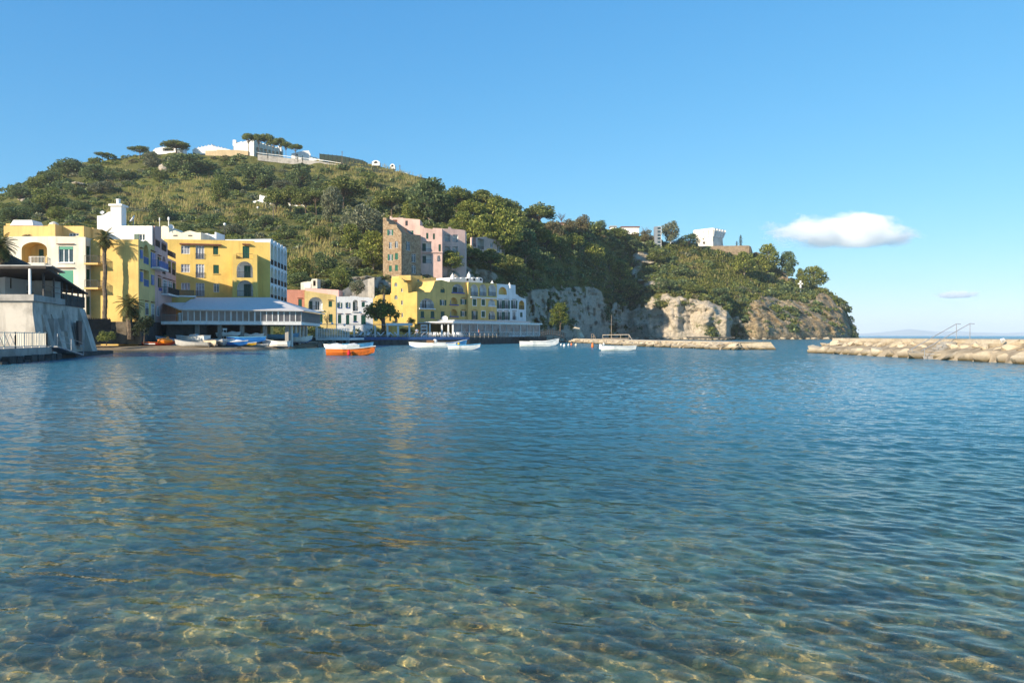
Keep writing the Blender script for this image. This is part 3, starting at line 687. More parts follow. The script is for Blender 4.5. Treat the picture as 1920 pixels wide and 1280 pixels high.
f = Fac(r, 14, 66, 84, 69); f.win(*c0(155, 970, 185, 1125), kind='shut', col='wood'); f.win(*c0(400, 1075, 500, 1170), mull=2); f.wall([M['white_cold']], [(10, 508), (84, 514)], zt - .1, 5.0)
mb = MB(); p = bw(7.2, -.8); mb.box((p.x, p.y, zt), 1.6, 1.2, 1.5); mb.build('counter', M['concrete'], r)
r = house('stone_wall', 40, 490, 74, 'dark rubble stone wall sloping down above the roof canopy at far left', 'wall')
mb = MB(); A_, B_ = at(5, 470, 76), at(64, 500, 78); mb.prism([(A_.x, A_.y), (B_.x, B_.y), (B_.x, B_.y + 2.2), (A_.x - 2, A_.y + 2.2)], 4.0, [A_.z, B_.z - .4, B_.z - .4, A_.z]); mb.build('wall', M['dark_stone'], r)

# ------------------------------------------------------------------ white house with the big arched loggia, left
r = house('white_house', 90, 600, 97, 'peeling white house with an arched yellow loggia, between grey boathouse and yellow block')
f = Fac(r, 4, 97, 161, 97); f.arch_n = 12
f.loggia(*c0(330, 432, 712, 742), k=.55, depth=1.8, door=((.35, .53, .72), (.68, .94, .78, 'glass')), rail=None, slab=None)
f.win(*c0(885, 493, 1105, 738), mull=3, blind=.2, lintel='tile', sill='frame_w', top=0)
f.win(*c0(885, 850, 1105, 1100), mull=3, blind=.9, lintel='tile', sill='frame_w', top=0)
f.win(*c0(595, 925, 640, 1010)); f.win(*c0(30, 930, 110, 1080))
a0, z0_, a1, _ = f.rect(*c0(490, 700, 712, 765)); sb = MB(); f.bx(sb, a0 - .2, a1, z0_ - .25, z0_ + .05, .004, .55); b = sb.build('balcony', M['cream'], r); f.railing(a0 - .1, a1 - .05, z0_ + .05, .9, .48, b, 'frame_w', ret=.4)
bvec = Vector((0, 9, 0)); f2 = Fac(r, 161, 97, 161, 97); f2.P1 = f.P1 + Vector((0, 8)); f2.u = Vector((0, 1)); f2.n = Vector((1, 0)); f2.L = 8
for y0, y1 in ((462, 493), (505, 539), (556, 590)): f2.win(.2, f2.pix(167, y1)[1], 1.0, f2.pix(167, y0)[1], kind='shut', px=False)
f.wall([M['cream'], M['cream'], M['yellow']], [(4, 445), (30, 443.5), (100, 443), (161, 444.5)], .5, Vector((0, 8, 0)), skip=('right',))
f2.wall([M['cream']], [(161, 444.5), (960 - 799 * 97 / 105.0, 463)], .5)
f3 = Fac(r, 8, 101, 176, 101)
mb = f3
_, w_ = block(r, 8, 100.5, 104, 423.8, 444, 6, M['ochre'], 'upper_storey', z0=13.5)
_, w_ = block(r, 91, 99.6, 104.5, 420.5, 444, 3, M['ochre'], 'roof_tower', z0=13.6)
f4 = Fac(r, 114, 101.2, 158, 101.2); f4.win(*c0(1040, 298, 1190, 345), mull=3, top=0); f4.wall([M['ochre']], [(114, 424), (158, 424)], 13.5, 7, name='upper_storey')
_, w_ = block(r, 157.5, 103, 176, 427.5, 444, 5, M['ochre'], 'upper_storey', z0=13.5)
mb = MB(); p = at(61, 424, 104); mb.box(p - Vector((.6, 0, .1)), 3.1, 2.6, .75, taper=.8); mb.build('skylight', M['frame_w'], r)
mb = MB(); p = at(42, 424, 104); mb.box(p - Vector((.4, 0, .1)), 2.2, 2, .3); mb.build('skylight', M['ochre'], r)
mb = MB(); p = at(102, 421, 102); mb.lathe(p - Vector((0, 0, .1)), [(.6, 0), (.5, .25), (.25, .42), (.01, .5)], 10); mb.build('dome', M['cream'], r)

# ------------------------------------------------------------------ bright yellow block
r = house('yellow_house', 225, 600, 98.2, 'bright yellow block with plain sunny end wall and blue shutters round the corner')
SV = Vector((-.218, .976)); CN = Vector(((260 - 960) / F * 98.2, 98.2))
def side_fac(root, t0, t1, off=0):
    f = Fac(root, 260, 98.2, 260, 98.2); f.P0 = CN + SV * t0 + Vector((.976, .218)) * off; f.P1 = CN + SV * t1; f.u = SV.copy(); f.n = Vector((SV.y, -SV.x)); f.L = t1 - t0; return f
fs = side_fac(r, 0, 10.3); fs.flush = True
B_ = dict(kind='shut', col='blue')
fs.win(*c8(185, 470, 212, 600), lintel='tile', **B_); fs.loggia(*c8(237, 390, 318, 683), depth=1.0, inner=1, rail='blue'); fs.win(*c8(345, 515, 400, 745), lintel='tile', **B_)
fs.win(*c8(185, 800, 215, 945), lintel='tile', **B_); fs.loggia(*c8(240, 775, 320, 1020), arch=False, depth=1.0, inner=1, rail='blue'); fs.win(*c8(350, 845, 382, 995), **B_)
fs.win(*c9(117, 268, 163, 490), lintel='tile', rail=True); fs.win(*c9(224, 288, 268, 598), lintel='tile', rail=True); fs.win(*c9(322, 325, 356, 500), arch=True, k=2.2, mull=1)
fs.wall([M['yellow_pale'], M['yellow_pale']], [(260, 449), (269, 453), (271.5, 451.5), (274, 451), (277, 452.8), (281, 457), (290.8, 462)], .6)
fs.balcony(*c8(347, 748), c8(490, 0)[0], dep=1.1, mat='frame_w', rail='blue')
a0, z0_ = fs.pix(286, 604); sb = MB(); fs.bx(sb, -.2, 11.5, .3, fs.pix(270, 603)[1], .003, .35); sb.build('stone_base', M['dark_stone'], r)
f = Fac(r, 165, 98.2, 260, 98.2)
f.wall([M['yellow']], [(165, 449), (260, 449)], .5, Vector((SV.x * 10.3, SV.y * 10.3, 0)), skip=('right',))
for y in (494.5, 540): f.balcony(168, y, 194, dep=1.25, th=.22, mat='ochre')
# ------------------------------------------------------------------ white house with chimney, behind the yellow block
r = house('chimney_house', 230, 440, 112, 'white house behind the yellow block with a tall capped chimney and curved gable')
f = Fac(r, 183, 106.4, 286, 106.4)
f.win(*c1(985, 297, 1026, 343), mull=2); f.wall([M['white']], [(183, 404.8), (189, 404.6), (195, 403), (200, 400), (204, 397.5), (208.3, 396.8), (208.5, 423.5), (286, 423.5)], 10, Vector((SV.x * 5, SV.y * 5, 0)), name='wall')
mb = MB(); a, z_ = f.pix(218.1, 386.5); p = f.pt(a, z_, -.72); mb.box(p - Vector((0, 0, 3.6)), 1.47, 1.4, 3.6); mb.box(p, 1.85, 1.85, .26); mb.lathe(p + Vector((0, 0, .26)), [(.38, 0), (.27, .1), (.26, .65), (.33, .7), (.3, .8), (.01, .86)], 12); mb.build('chimney', M['white'], r)
a0, z0_, a1, z1_ = f.rect(*c1(952, 297, 985, 343)); lb = MB(); f.leaf(lb, a0, a1, z0_, z1_, .06); lb.build('shutter', M['green'], r)
# ------------------------------------------------------------------ pink house along the same side street
r = house('pink_house', 312, 560, 112, 'narrow mauve pink house with arched loggia between the yellow blocks')
fp = side_fac(r, 10.35, 27, 0)
fp.arch_n = 6; fp.flush = True
fp.loggia(*c8(415, 320, 490, 430), arch=False, depth=1.0, inner=0); fp.loggia(*c8(507, 372, 583, 488), arch=False, depth=1.0, inner=0)
fp.win(*c8(450, 580, 485, 720), kind='shut', lintel='tile'); fp.loggia(*c8(518, 565, 570, 833), depth=1.0, inner=0)
fp.loggia(*c8(607, 637, 648, 815), arch=False, depth=1.2, inner=2); fp.loggia(*c8(665, 660, 718, 850), arch=False, depth=1.2, inner=2)
fp.win(*c8(452, 890, 485, 1030), kind='shut', lintel='tile'); fp.win(*c8(524, 918, 576, 1130), lintel='tile'); fp.win(*c8(600, 942, 654, 1100), lintel='tile'); fp.win(*c8(676, 962, 697, 1150), kind='shut', lintel='tile')
fp.wall([M['mauve'], M['mauve'], M['yellow']], [(291, 424), (302.5, 425.5), (302.6, 447), (314.8, 456), (315, 484), (330.5, 491)], .6, Vector((-6, 3.0, 0)), skip=())
a0, z0_, a1, z1_ = fp.rect(315.2, 472, 330.4, 486); fp.railing(a0, a1, (z0_ + z1_) / 2 - .3, .9, -.05)
fp.balcony(302.5, 552.5, 324, dep=1.0, mat='frame_w')
mb = MB(); a, z_ = fp.pix(300.5, 542.3); fp.bx(mb, a - .9, a + .9, z_ - .2, z_ + .2, .003, .06); mb.build('plaque', M['navy'], r)
# cream vaulted roofs behind
r = house('vaulted_house', 340, 445, 135, 'cream roof house with twin barrel vault tops behind the yellow hotel wing')
f, _ = block(r, 303, 133, 378, 0, 0, 6, [M['cream']], 'wall', [(303, 424.5), (308, 423), (314, 424.5), (317, 427), (317.5, 436), (322, 434), (328, 432), (334, 434), (341, 437), (345, 436), (351, 433.5), (357, 432.5), (364, 434.5), (370, 436), (377, 436)], 13)
for x in (329.5, 357.2): a, z_ = f.pix(x, 442); sb = MB(); f.bx(sb, a - .35, a + .35, z_ - .1, z_ + .1, .002, .05); sb.build('vent_slot', M['iron'], r)
f, _ = block(r, 378.5, 137, 406, 0, 0, 4, [M['white_cold']], 'annexe', [(378.5, 436.5), (384, 438), (390, 437.5), (391, 440), (403, 440), (403.2, 435.5), (406, 435.5)], 13)
for x, y0, y1, rr in ((300, 408, 425, .05), (317, 407, 424, .09)):
    o = MB(); p = at(x, y1, 131.5); q = at(x, y0, 131.5); o.tube([p, q], rr); o.tube([q.lerp(p, .35), q.lerp(p, .05)], rr * 2.2); ob = o.build('antenna', M['frame_w'], None, origin=p)
    props(ob, 'thin white radio mast on the roof, %s' % ('left one of two' if x < 310 else 'thicker right one of two'), 'antenna', 'roof antennas above the pink house')
def dish(p, rad, yaw, label, grp='satellite dishes on the roofs'):
    mb = MB(); n = 12; ax = Vector((math.sin(yaw) * .85, -math.cos(yaw) * .85, .5)).normalized(); s_ = ax.cross(Vector((0, 0, 1))).normalized(); u_ = s_.cross(ax)
    rings = [[p + Vector((0, 0, rad * 1.5)) + (s_ * math.cos(2 * PI * i / n) + u_ * math.sin(2 * PI * i / n)) * rr + ax * (rr * rr * .35 / rad) for i in range(n)] for rr in (.02, rad * .6, rad)]
    for a, b in zip(rings, rings[1:]):
        for i in range(n): mb.face([a[i], b[i], b[(i + 1) % n], a[(i + 1) % n]])
    rt = empty('satellite_dish', p, label, 'satellite dish', grp); mb.build('reflector', M['frame_w'], rt)
    m2 = MB(); m2.tube([p - Vector((0, 0, .3)), p + Vector((0, 0, rad * 1.5))], .05); m2.tube([p + Vector((0, 0, rad * .9)), p + Vector((0, 0, rad * 1.5)) + ax * rad], .025); m2.build('mast', M['grey_metal'], rt)
dish(at(251, 424, 109), .62, -.9, 'white satellite dish on the roof right of the chimney')
dish(at(192.5, 405, 108.4), .28, .2, 'tiny dark topped satellite dish on the curved gable left of the chimney')
dish(at(321, 434, 134), .5, .9, 'grey satellite dish between the vaulted roof and the thick mast')
# ------------------------------------------------------------------ yellow hotel wing with the white arcade end
r = house('hotel_wing', 400, 600, 126, 'large yellow hotel wing with green shutters, projecting balcony bay and white arcaded end')
f = Fac(r, 308, 124.6, 507, 128.6)
for y0, y1 in ((345, 410), (493, 558), (642, 697)): f.win(*c2(256, y0, 327, y1), mull=3, top=.45, curtain=True)
for y0, y1 in ((345, 452), (492, 602), (643, 750)): f.win(*c2(373, y0, 442, y1), mull=3, curtain=True, rail=True, top=.2)
f.win(*c2(512, 350, 553, 415), kind='shut', col='green_mid' if 'green_mid' in M else 'green', sill='yellow'); f.win(*c2(513, 498, 558, 567), kind='shut', sill='yellow'); f.win(*c2(515, 648, 560, 717), mull=2, shut=False)
f.win(*c2(748, 348, 802, 445), kind='shut')
bv = Vector((-f.n.x * 9, -f.n.y * 9, 0)); f.wall([M['yellow_deep']], [(308, 448.5), (476, 451.5), (476.3, 454), (507, 454.6)], .5, bv)
a0, z0_, a1, z1_ = f.rect(338, 457.5, 415.5, 460); sb = MB(); f.bx(sb, a0, a1, z0_, z1_, .004, .5); sb.build('tile_canopy', M['tile'], r)
a0, z0_, a1, z1_ = f.rect(455, 457.5, 470, 459.5); sb = MB(); f.bx(sb, a0, a1, z0_, z1_, .004, .45); sb.build('tile_canopy', M['tile'], r)
a0 = f.pix(436.5, 500)[0]; a1 = f.pix(487.5, 500)[0]
fb = Fac(r, 0, 1, 1, 1); fb.P0 = f.P0 + f.u * a0 + f.n * 2.5; fb.P1 = f.P0 + f.u * a1 + f.n * 2.5; fb.u = f.u; fb.n = f.n; fb.L = a1 - a0
fb.loggia(*c2(700, 470, 829, 600), depth=1.9, inner=2, door=((.40, .80, .80),)); fb.loggia(*c2(703, 620, 831, 749), depth=1.9, inner=2, door=((.36, .80, .80),))
fb.wall([M['yellow_deep'], M['yellow_deep'], M['white']], [(436, 478.5), (436, 476.5), (443, 476.5), (443.2, 485.5), (474, 485.5), (474.2, 476.5), (482.5, 476.5)], 7.2, Vector((-f.n.x * 2.5, -f.n.y * 2.5, 0)), name='balcony_bay')
a0, z0_, a1, z1_ = fb.rect(443, 478, 474, 485.5); fb.railing(a0, a1, z0_, .9, -.1)
# arcade end
fa = Fac(r, 507, 127.8, 507, 127.8); fa.P0 = Vector(((507.3 - 960) / F * 128.6, 128.6)); fa.u = Vector((-.095, .9955)); fa.n = Vector((.9955, .095)); fa.L = 14.0; fa.P1 = fa.P0 + fa.u * 14; fa.arch_n = 8
zr = [H + (YH - y) / F * 128.6 for y in (497, 531.5, 563)]; zh = [H + (YH - y) / F * 128.6 for y in (455, 499.5, 534)]
cwid = 14.0 / 5
for i in range(5):
    for z0_, z1_ in zip(zr, zh): fa.loggia(i * cwid + .22, z0_ + .12, (i + 1) * cwid - .22, z1_, depth=1.1, inner=0, px=False, rail='iron')
tp = []
for i in range(5):
    for j in range(7): w = PI * j / 6; tp.append((i * cwid + cwid / 2 - math.cos(w) * cwid / 2, zh[0] + .15 + .62 * math.sin(w)))
fa.pix = lambda x, y: (x, y)
fa.wall([M['white_cold']], [tp[0]] + [p for i, p in enumerate(tp[1:-1]) if i % 7 != 6 or 1] + [tp[-1]], 5.5, Vector((-8, .8, 0)), name='arcade')
# terrace with planter over the entrance
r = house('corner_terrace', 340, 560, 118, 'small first floor terrace with dark planters where pink and yellow houses meet', 'terrace')
fq = Fac(r, 305, 117, 366, 119); a0, z0_, a1, z1_ = fq.rect(306, 556.5, 364, 569)
sb = MB(); fq.bx(sb, a0, a1, z0_, z1_, -6, 0); sb.build('base', M['yellow'], r); sb = MB(); fq.bx(sb, a0 - .3, a1 + .3, z1_, z1_ + .22, -6.2, .3); sb.build('slab', M['frame_w'], r)
fq.railing(fq.pix(328, 556)[0], fq.pix(364, 556)[0], z1_ + .22, .85, .05, gap=.09, bw=.06)
mb = MB(); p = fq.pt(fq.pix(352, 556)[0], z1_ + .22, -1.5); mb.tube([p, p + Vector((0, 0, 2.1))], .03); mb.lathe(p + Vector((0, 0, .9)), [(.02, 0), (.16, .2), (.10, 1.1), (.01, 1.25)], 8); um = mb.build('parasol', M['mauve'], None, origin=p); props(um, 'closed pale parasol standing on the corner terrace', 'parasol')
# ------------------------------------------------------------------ glazed restaurant pavilion on columns
r = house('restaurant_pavilion', 450, 630, 109, 'glazed restaurant on concrete columns above the beach with grey canvas roof', 'restaurant')
f = Fac(r, 341, 106.5, 565, 111.5); zs = H + (YH - 602.5) / F * 107; ze = H + (YH - 580) / F * 107.5
fr_ = Fac(r, 565, 111.5, 600, 127.5); L_ = f.L; L2 = fr_.L
A2 = f.P0; B2 = f.P1; C2 = fr_.P1; Dk = Vector(((330 - 960) / F * 124, 124)); LF = Fac(r, 302, 106.0, 341, 106.5)
mb = MB(); mb.prism([tuple(LF.P0), tuple(A2), tuple(B2), tuple(C2), (C2.x - 12, C2.y + 2), (Dk.x, Dk.y)], zs - .42, zs); mb.build('floor_slab', M['frame_w'], r)
for (p, q) in ((LF.P0, A2), (A2, B2), (B2, C2)):
    pass
mb = MB(); ov = .5
e = [Vector((*(A2 + f.n * ov - f.u * .3), ze)), Vector((*(B2 + f.n * ov + Vector((.3, 0))), ze)), Vector((*(C2 + Vector((.8, .2))), ze))]
rg0, rg1 = at(362, 557.5, 121), at(508, 557.5, 123.5); rg2 = at(541, 567, 126.5)
dn = Vector((0, 0, -.14))
for q in ((e[0], e[1], rg1, rg0), (e[1], e[2], rg2, rg1), (e[0], rg0, at(338, 572, 120))): mb.face(q)
for a, b in zip(e, e[1:]): mb.face([a + dn, b + dn, b, a])
mb.face([e[0] + dn, rg0 + dn, rg1 + dn, e[1] + dn]); mb.face([e[1] + dn, rg1 + dn, rg2 + dn, e[2] + dn]); mb.face([rg0, rg1, rg1 + Vector((0, .6, 0)), rg0 + Vector((0, .6, 0))])
mb.build('roof', M['canvas'], r)
for i in range(1, 5):
    pass
mb = MB(); mb.face([at(305, 567.5, 112), e[0] + Vector((0, 0, .0)), at(362, 567, 118.5), at(318, 566.8, 118.5)]); mb.face([at(305, 568.5, 112), at(318, 567.8, 118.5), at(362, 568, 118.5), e[0] + dn]); mb.face([at(305, 567.5, 112), at(305, 568.5, 112), e[0] + dn, e[0]]); mb.build('side_canopy', M['canvas'], r)
nb = 5
for k in range(nb):
    a0 = L_ * k / nb; a1 = L_ * (k + 1) / nb; mb = MB()
    f.bx(mb, a0, a1, zs, zs + .08, -.06, .02); f.bx(mb, a0, a1, ze - .22, ze - .14, -.06, .02)
    for i in range(5 if k == nb - 1 else 4): a = a0 + (a1 - a0) * i / 4; w = .06 if i else .09; f.bx(mb, a - (0 if k == 0 and i == 0 else w), a + w, zs + .08, ze - .22, -.06, .03)
    wdw = mb.build('window', M['frame_w'], r); pb = MB(); pb.face([f.pt(a, z, -.03) for a, z in ((a0, zs), (a1, zs), (a1, ze - .1), (a0, ze - .1))]); pb.build('pane', M['glass_pav'] if 'glass_pav' in M else M['glass_curtain'], wdw)
mb = MB(); k = 26
for i in range(k + 1): a = L2 * i / k; fr_.bx(mb, a - .06, a + .06, zs + .05, ze - .14, -.04, .04)
fr_.bx(mb, 0, L2, zs, zs + .06, -.05, .05); fr_.bx(mb, 0, L2, ze - .2, ze - .13, -.05, .05); lw = mb.build('louvre_screen', M['grey_metal'], r)
pb = MB(); pb.face([fr_.pt(a, z, -.06) for a, z in ((0, zs), (L2, zs), (L2, ze - .1), (0, ze - .1))]); pb.build('pane', M['glass_curtain'], lw)
for x, d_, y1 in ((370, 108, 635), (412.5, 109, 636), (454, 110, 637), (497, 111, 640), (538.5, 112.2, 643)):
    mb = MB(); p = at(x, 640, d_); mb.box((p.x, p.y, -.2), .5, .5, zs - .42 + .2); mb.build('column', M['concrete'], r)
for x, d_ in ((546.5, 113.5), (554.5, 117), (561.5, 120), (568, 123), (574, 126)):
    mb = MB(); p = at(x, 640, d_); mb.lathe((p.x, p.y, -.2), [(.24, 0), (.24, zs - .2), (.3, zs - .2 + .0)], 12); mb.build('column', M['frame_w'], r)
LF.railing(.1, LF.L - .1, zs, .95, -.05, None, 'grey_metal'); mb = MB(); mb.box((*((LF.P0 + A2) / 2 + Vector((1.0, .5))), zs), .35, .35, 1.2); mb.build('planter_post', M['frame_w'], r)
# back wall and store under the pavilion
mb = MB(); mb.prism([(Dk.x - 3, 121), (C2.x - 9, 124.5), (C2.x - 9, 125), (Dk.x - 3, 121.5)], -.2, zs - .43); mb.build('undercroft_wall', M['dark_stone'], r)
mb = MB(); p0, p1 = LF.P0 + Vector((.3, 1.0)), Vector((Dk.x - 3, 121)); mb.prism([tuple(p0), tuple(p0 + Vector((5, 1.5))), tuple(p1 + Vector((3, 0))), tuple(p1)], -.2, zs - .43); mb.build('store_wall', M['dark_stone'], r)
# ------------------------------------------------------------------ the row of small houses behind the sun deck
DR = 163.0
r = house('salmon_house', 555, 605, DR, 'small salmon pink house with one green shuttered window beside the arcade')
f = Fac(r, 536, DR, 571, DR + .5); f.win(*c3(188, 518, 232, 615), kind='shut', lintel='tile'); f.wall([M['salmon']], [(536, 543), (571, 543.5)], .8, 6)
r = house('arched_house', 600, 605, DR, 'yellow house with a wide round arched balcony and pink upper parapet')
f = Fac(r, 571.2, DR, 630, DR + 1.5); f.arch_n = 14
f.loggia(*c3(310, 492, 480, 648), depth=1.3, inner=2, door=((.05, .27, .70), (.45, .8, .72, 'glass')), slab='frame_w')
f.win(*c3(552, 542, 594, 610), kind='shut', lintel='tile'); f.win(*c3(556, 697, 600, 795), kind='shut'); f.win(*c3(445, 697, 480, 800), kind='shut')
f.wall([M['yellow_pale'], M['yellow_pale'], M['white_cold']], [(571.2, 544.5), (600, 549), (630, 553.5)], .8, 5)
f, _ = block(r, 571, DR + 5.2, 635, 0, 0, 4, [M['mauve']], 'upper_storey', [(571, 543), (573, 541), (591, 540), (591.2, 541), (635, 543.5)], 7)
r = house('ruined_roof', 580, 540, DR + 12, 'small pale roofless hut with a white front above the arched yellow house', 'hut')
f = Fac(r, 564, DR + 11, 595, DR + 11); f.hole(f.loop(f.rect(587, 526, 592, 536)), .8, 0, 1); f.wall([M['cream'], M['dark_stone']], [(564, 530), (570, 528.5), (583, 527.5), (585, 523), (594, 522.5), (595, 523)], 8.5, 3)
mb = MB(); a0, z0_, a1, z1_ = f.rect(571, 531.5, 583, 540); f.bx(mb, a0, a1, z0_, z1_, .004, .12); mb.build('white_front', M['white'], r)
r = house('white_row_house', 665, 608, DR + 2, 'long white house with dark green shutters and an arched balcony niche')
f = Fac(r, 630.3, DR + 1.6, 699.3, DR + 4)
for x0, x1 in ((668, 698), (768, 796)): f.win(*c3(x0, 551, x1, 618), arch=True, shut=True, sill='navy', mull=2)
f.loggia(*c3(842, 525, 905, 660), depth=1.0, inner=2, door=((.05, .5, .8),), slab='frame_w')
f.win(*c3(948, 554, 988, 612), kind='shut', lintel='tile')
for q in ((663, 703, 705, 808), (760, 705, 800, 818), (942, 710, 998, 820)): f.win(*c3(*q), kind='shut', lintel='tile')
f.win(*c3(850, 708, 890, 785), kind='shut', sill='navy')
f.wall([M['white_cold'], M['white_cold'], M['white']], [(630.3, 556), (658, 555.8), (658.1, 554.8), (672, 555.5), (673, 557), (692, 557.5), (693, 558.5), (699.3, 558.5)], .8, 6)
r = house('orange_house', 717, 605, DR + 4, 'small deep yellow house squeezed between white row house and hotel tower')
f = Fac(r, 699.5, DR + 4, 736, DR + 5); f.win(*c3(1097, 718, 1140, 780), kind='shut'); f.win(*c3(1280, 720, 1308, 780), kind='shut'); f.win(712, 575, 717, 583, kind='shut')
f.wall([M['yellow_deep']], [(699.5, 559), (706, 558.5), (706.1, 554.5), (714, 552), (722, 552.8), (736, 552.5)], .8, 5)
# ------------------------------------------------------------------ yellow and white terrace hotel
r = house('terrace_hotel', 850, 605, 175, 'stepped yellow and white seaside hotel with arched balconies below the cliff', 'hotel')
HD = 167.0
f = Fac(r, 733.6, HD, 782, HD)
for q in ((273, 685, 298, 718), (273, 793, 300, 828)): f.win(*c4_(*q), arch=True, mull=2, trim=None)
for q in ((330, 735, 343, 765), (330, 838, 345, 875), (332, 943, 346, 982)): f.win(*c4_(*q), mull=1)
f.win(*c4_(275, 990, 300, 1025), arch=True, kind='shut', col='dark_wood')
f.wall([M['yellow_deep']], [(733.6, 523), (735, 521), (752, 521), (753.5, 523.5), (756, 524.5), (758, 529), (763.5, 531), (765, 540), (765.1, 549), (769, 549), (776, 547), (782, 547)], .8, 7)
X0h = (782.2 - 960) / F * HD; dv = Vector((.66, .7513))
def hx(x): k = (x - 960) / F; return (k * HD - X0h) / (dv.x - k * dv.y)
def hfac(x0, x1, off=0.0):
    f = Fac(r, 0, 1, 1, 1); n_ = Vector((dv.y, -dv.x)); f.P0 = Vector((X0h, HD)) + dv * hx(x0) + n_ * off; f.P1 = Vector((X0h, HD)) + dv * hx(x1) + n_ * off; f.u = dv; f.n = n_; f.L = (f.P1 - f.P0).length; return f
f = hfac(782.2, 878); f.arch_n = 10
f.loggia(*c4_(490, 820, 612, 905), k=.9, depth=1.2, inner=2, door=((.05, .24, .85), (.38, .72, .85, 'glass')), slab='frame_w')
for q in ((497, 930, 528, 982), (583, 930, 615, 985), (670, 932, 703, 985)): f.win(*c4_(*q), kind='shut', sill='navy')
f.win(*c4_(667, 728, 705, 772), kind='shut', arch=True); f.win(*c4_(674, 832, 702, 880), shut=True); f.loggia(*c4_(767, 697, 863, 770), k=.8, depth=1.2, inner=2, door=((.1, .3, .7, 'glass'), (.4, .75, .7)), slab='navy')
for y in (812, 912): f.loggia(*c4_(750, y, 813, y + 60), depth=1.0, inner=0, door=((.1, .5, .8, 'glass'),), rail=None, slab='navy')
for y in (826, 928): f.win(*c4_(850, y, 876, y + 46), shut=True, lintel='tile')
nb_ = Vector((-f.n.x * 9, -f.n.y * 9, 0))
f.wall([M['yellow'], M['yellow'], M['white_cold']], [(782.2, 547), (806.5, 547.5), (808, 545), (810, 542), (812, 537), (814, 532), (815, 527.5), (828, 524.5), (840, 528), (878, 529)], .8, nb_)
f = hfac(878, 931.4, .6); f.arch_n = 10
for x0, x1 in ((925, 988), (1001, 1061), (1077, 1143)): f.loggia(*c4_(x0, 700, x1, 800), depth=1.2, inner=2, door=((.15, .62, .75, 'glass'),))
for q in ((943, 826, 974, 880), (1019, 829, 1049, 880), (1019, 929, 1049, 980)): f.win(*c4_(*q), kind='shut', trim='frame_w')
f.loggia(*c4_(1078, 827, 1134, 884), depth=1.0, inner=2, rail='frame_w', slab='frame_w'); f.loggia(*c4_(1078, 927, 1136, 1000), depth=1.0, inner=2, door=((.2, .7, .8, 'glass'),)); f.win(*c4_(946, 927, 972, 1000), shut=True, rail=True, lintel='tile')
f.wall([M['yellow'], M['yellow'], M['white_cold']], [(878, 531), (879, 529), (931.4, 531.5)], .8, nb_)
a0, z0_ = f.pix(880, 557)[0], f.pix(905, 557.3)[1]; sb = MB(); f.bx(sb, .05, f.L - .05, z0_ - .25, z0_, .003, .35); sb.build('string_course', M['frame_w'], r)
f = hfac(931.6, 986.2); f.arch_n = 10
f.loggia(*c4_(1165, 722, 1235, 788), depth=.8, inner=1, rail=None)
for x0, x1 in ((1163, 1190), (1216, 1246), (1285, 1312)):
    for y0 in (838, 935): f.win(*c4_(x0, y0, x1, y0 + 70), shut=x0 != 1285 or y0 < 900, rail=True, lintel='tile')
f.loggia(*c4_(1338, 838, 1386, 915), depth=1.0, inner=1); f.win(*c4_(1349, 940, 1371, 980), kind='shut')
f.wall([M['white_cold'], M['yellow']], [(931.6, 532), (966.6, 534.5), (966.8, 551), (971, 553), (974, 556), (978, 558), (986.2, 560.5)], .8, nb_)
f = hfac(843, 905, -5.5); f.arch_n = 6
for x in (899, 957, 1013): f.hole(f.loop(f.rect(*c4_(x - 9, 648, x + 9, 668)), True), .6, 1, 1)
sc_ = []
for i in range(6):
    for j in range(5): w = PI * j / 4; sc_.append((843 + 62 * (i + .5 - .5 * math.cos(w)) / 6, 523.2 - 3.4 * math.sin(w)))
f.wall([M['white'], M['iron']], sc_, 11, Vector((-f.n.x * 5, -f.n.y * 5, 0)), name='roof_terrace')
for x, y in ((770, 622), (911, 612), (1110, 683), (1258, 700)):
    mb = MB(); xx, yy_ = c4_(x, y); p = at(xx, yy_ + 3, 178 if x < 1000 else 190); mb.lathe(p, [(.5, -.6), (.45, .1), (.3, .4), (.12, .55), (.1, .8), (.01, .9)], 10); mb.build('finial', M['white'], r)
f = Fac(r, 755, HD + 5.5, 818, HD + 11); f.win(*c4_(482, 727, 516, 765), kind='shut'); f.win(*c4_(470, 655, 486, 672), arch=True, mull=1)
f.wall([M['yellow']], [(755, 516.5), (792, 517), (792.2, 524), (818, 520)], 9.5, 5, name='upper_storey')
f, _ = block(r, 748, HD + 4, 770, 0, 0, 5, [M['yellow']], 'roof_slab', [(748, 516.3), (770, 516)], 14.1)
for x in (842, 868, 873, 908, 914): mb = MB(); p = hfac(842, 900).pix(x, 602); q = hfac(842, 900).pt(p[0], p[1], .3); mb.box(q - Vector((0, 0, .3)), .85, .35, .6, math.atan2(dv.y, dv.x)); mb.build('air_conditioner', M['frame_w'], r)
M['glass_sea'] = glass('sea_tinted_glass', (.05, .065, .07))
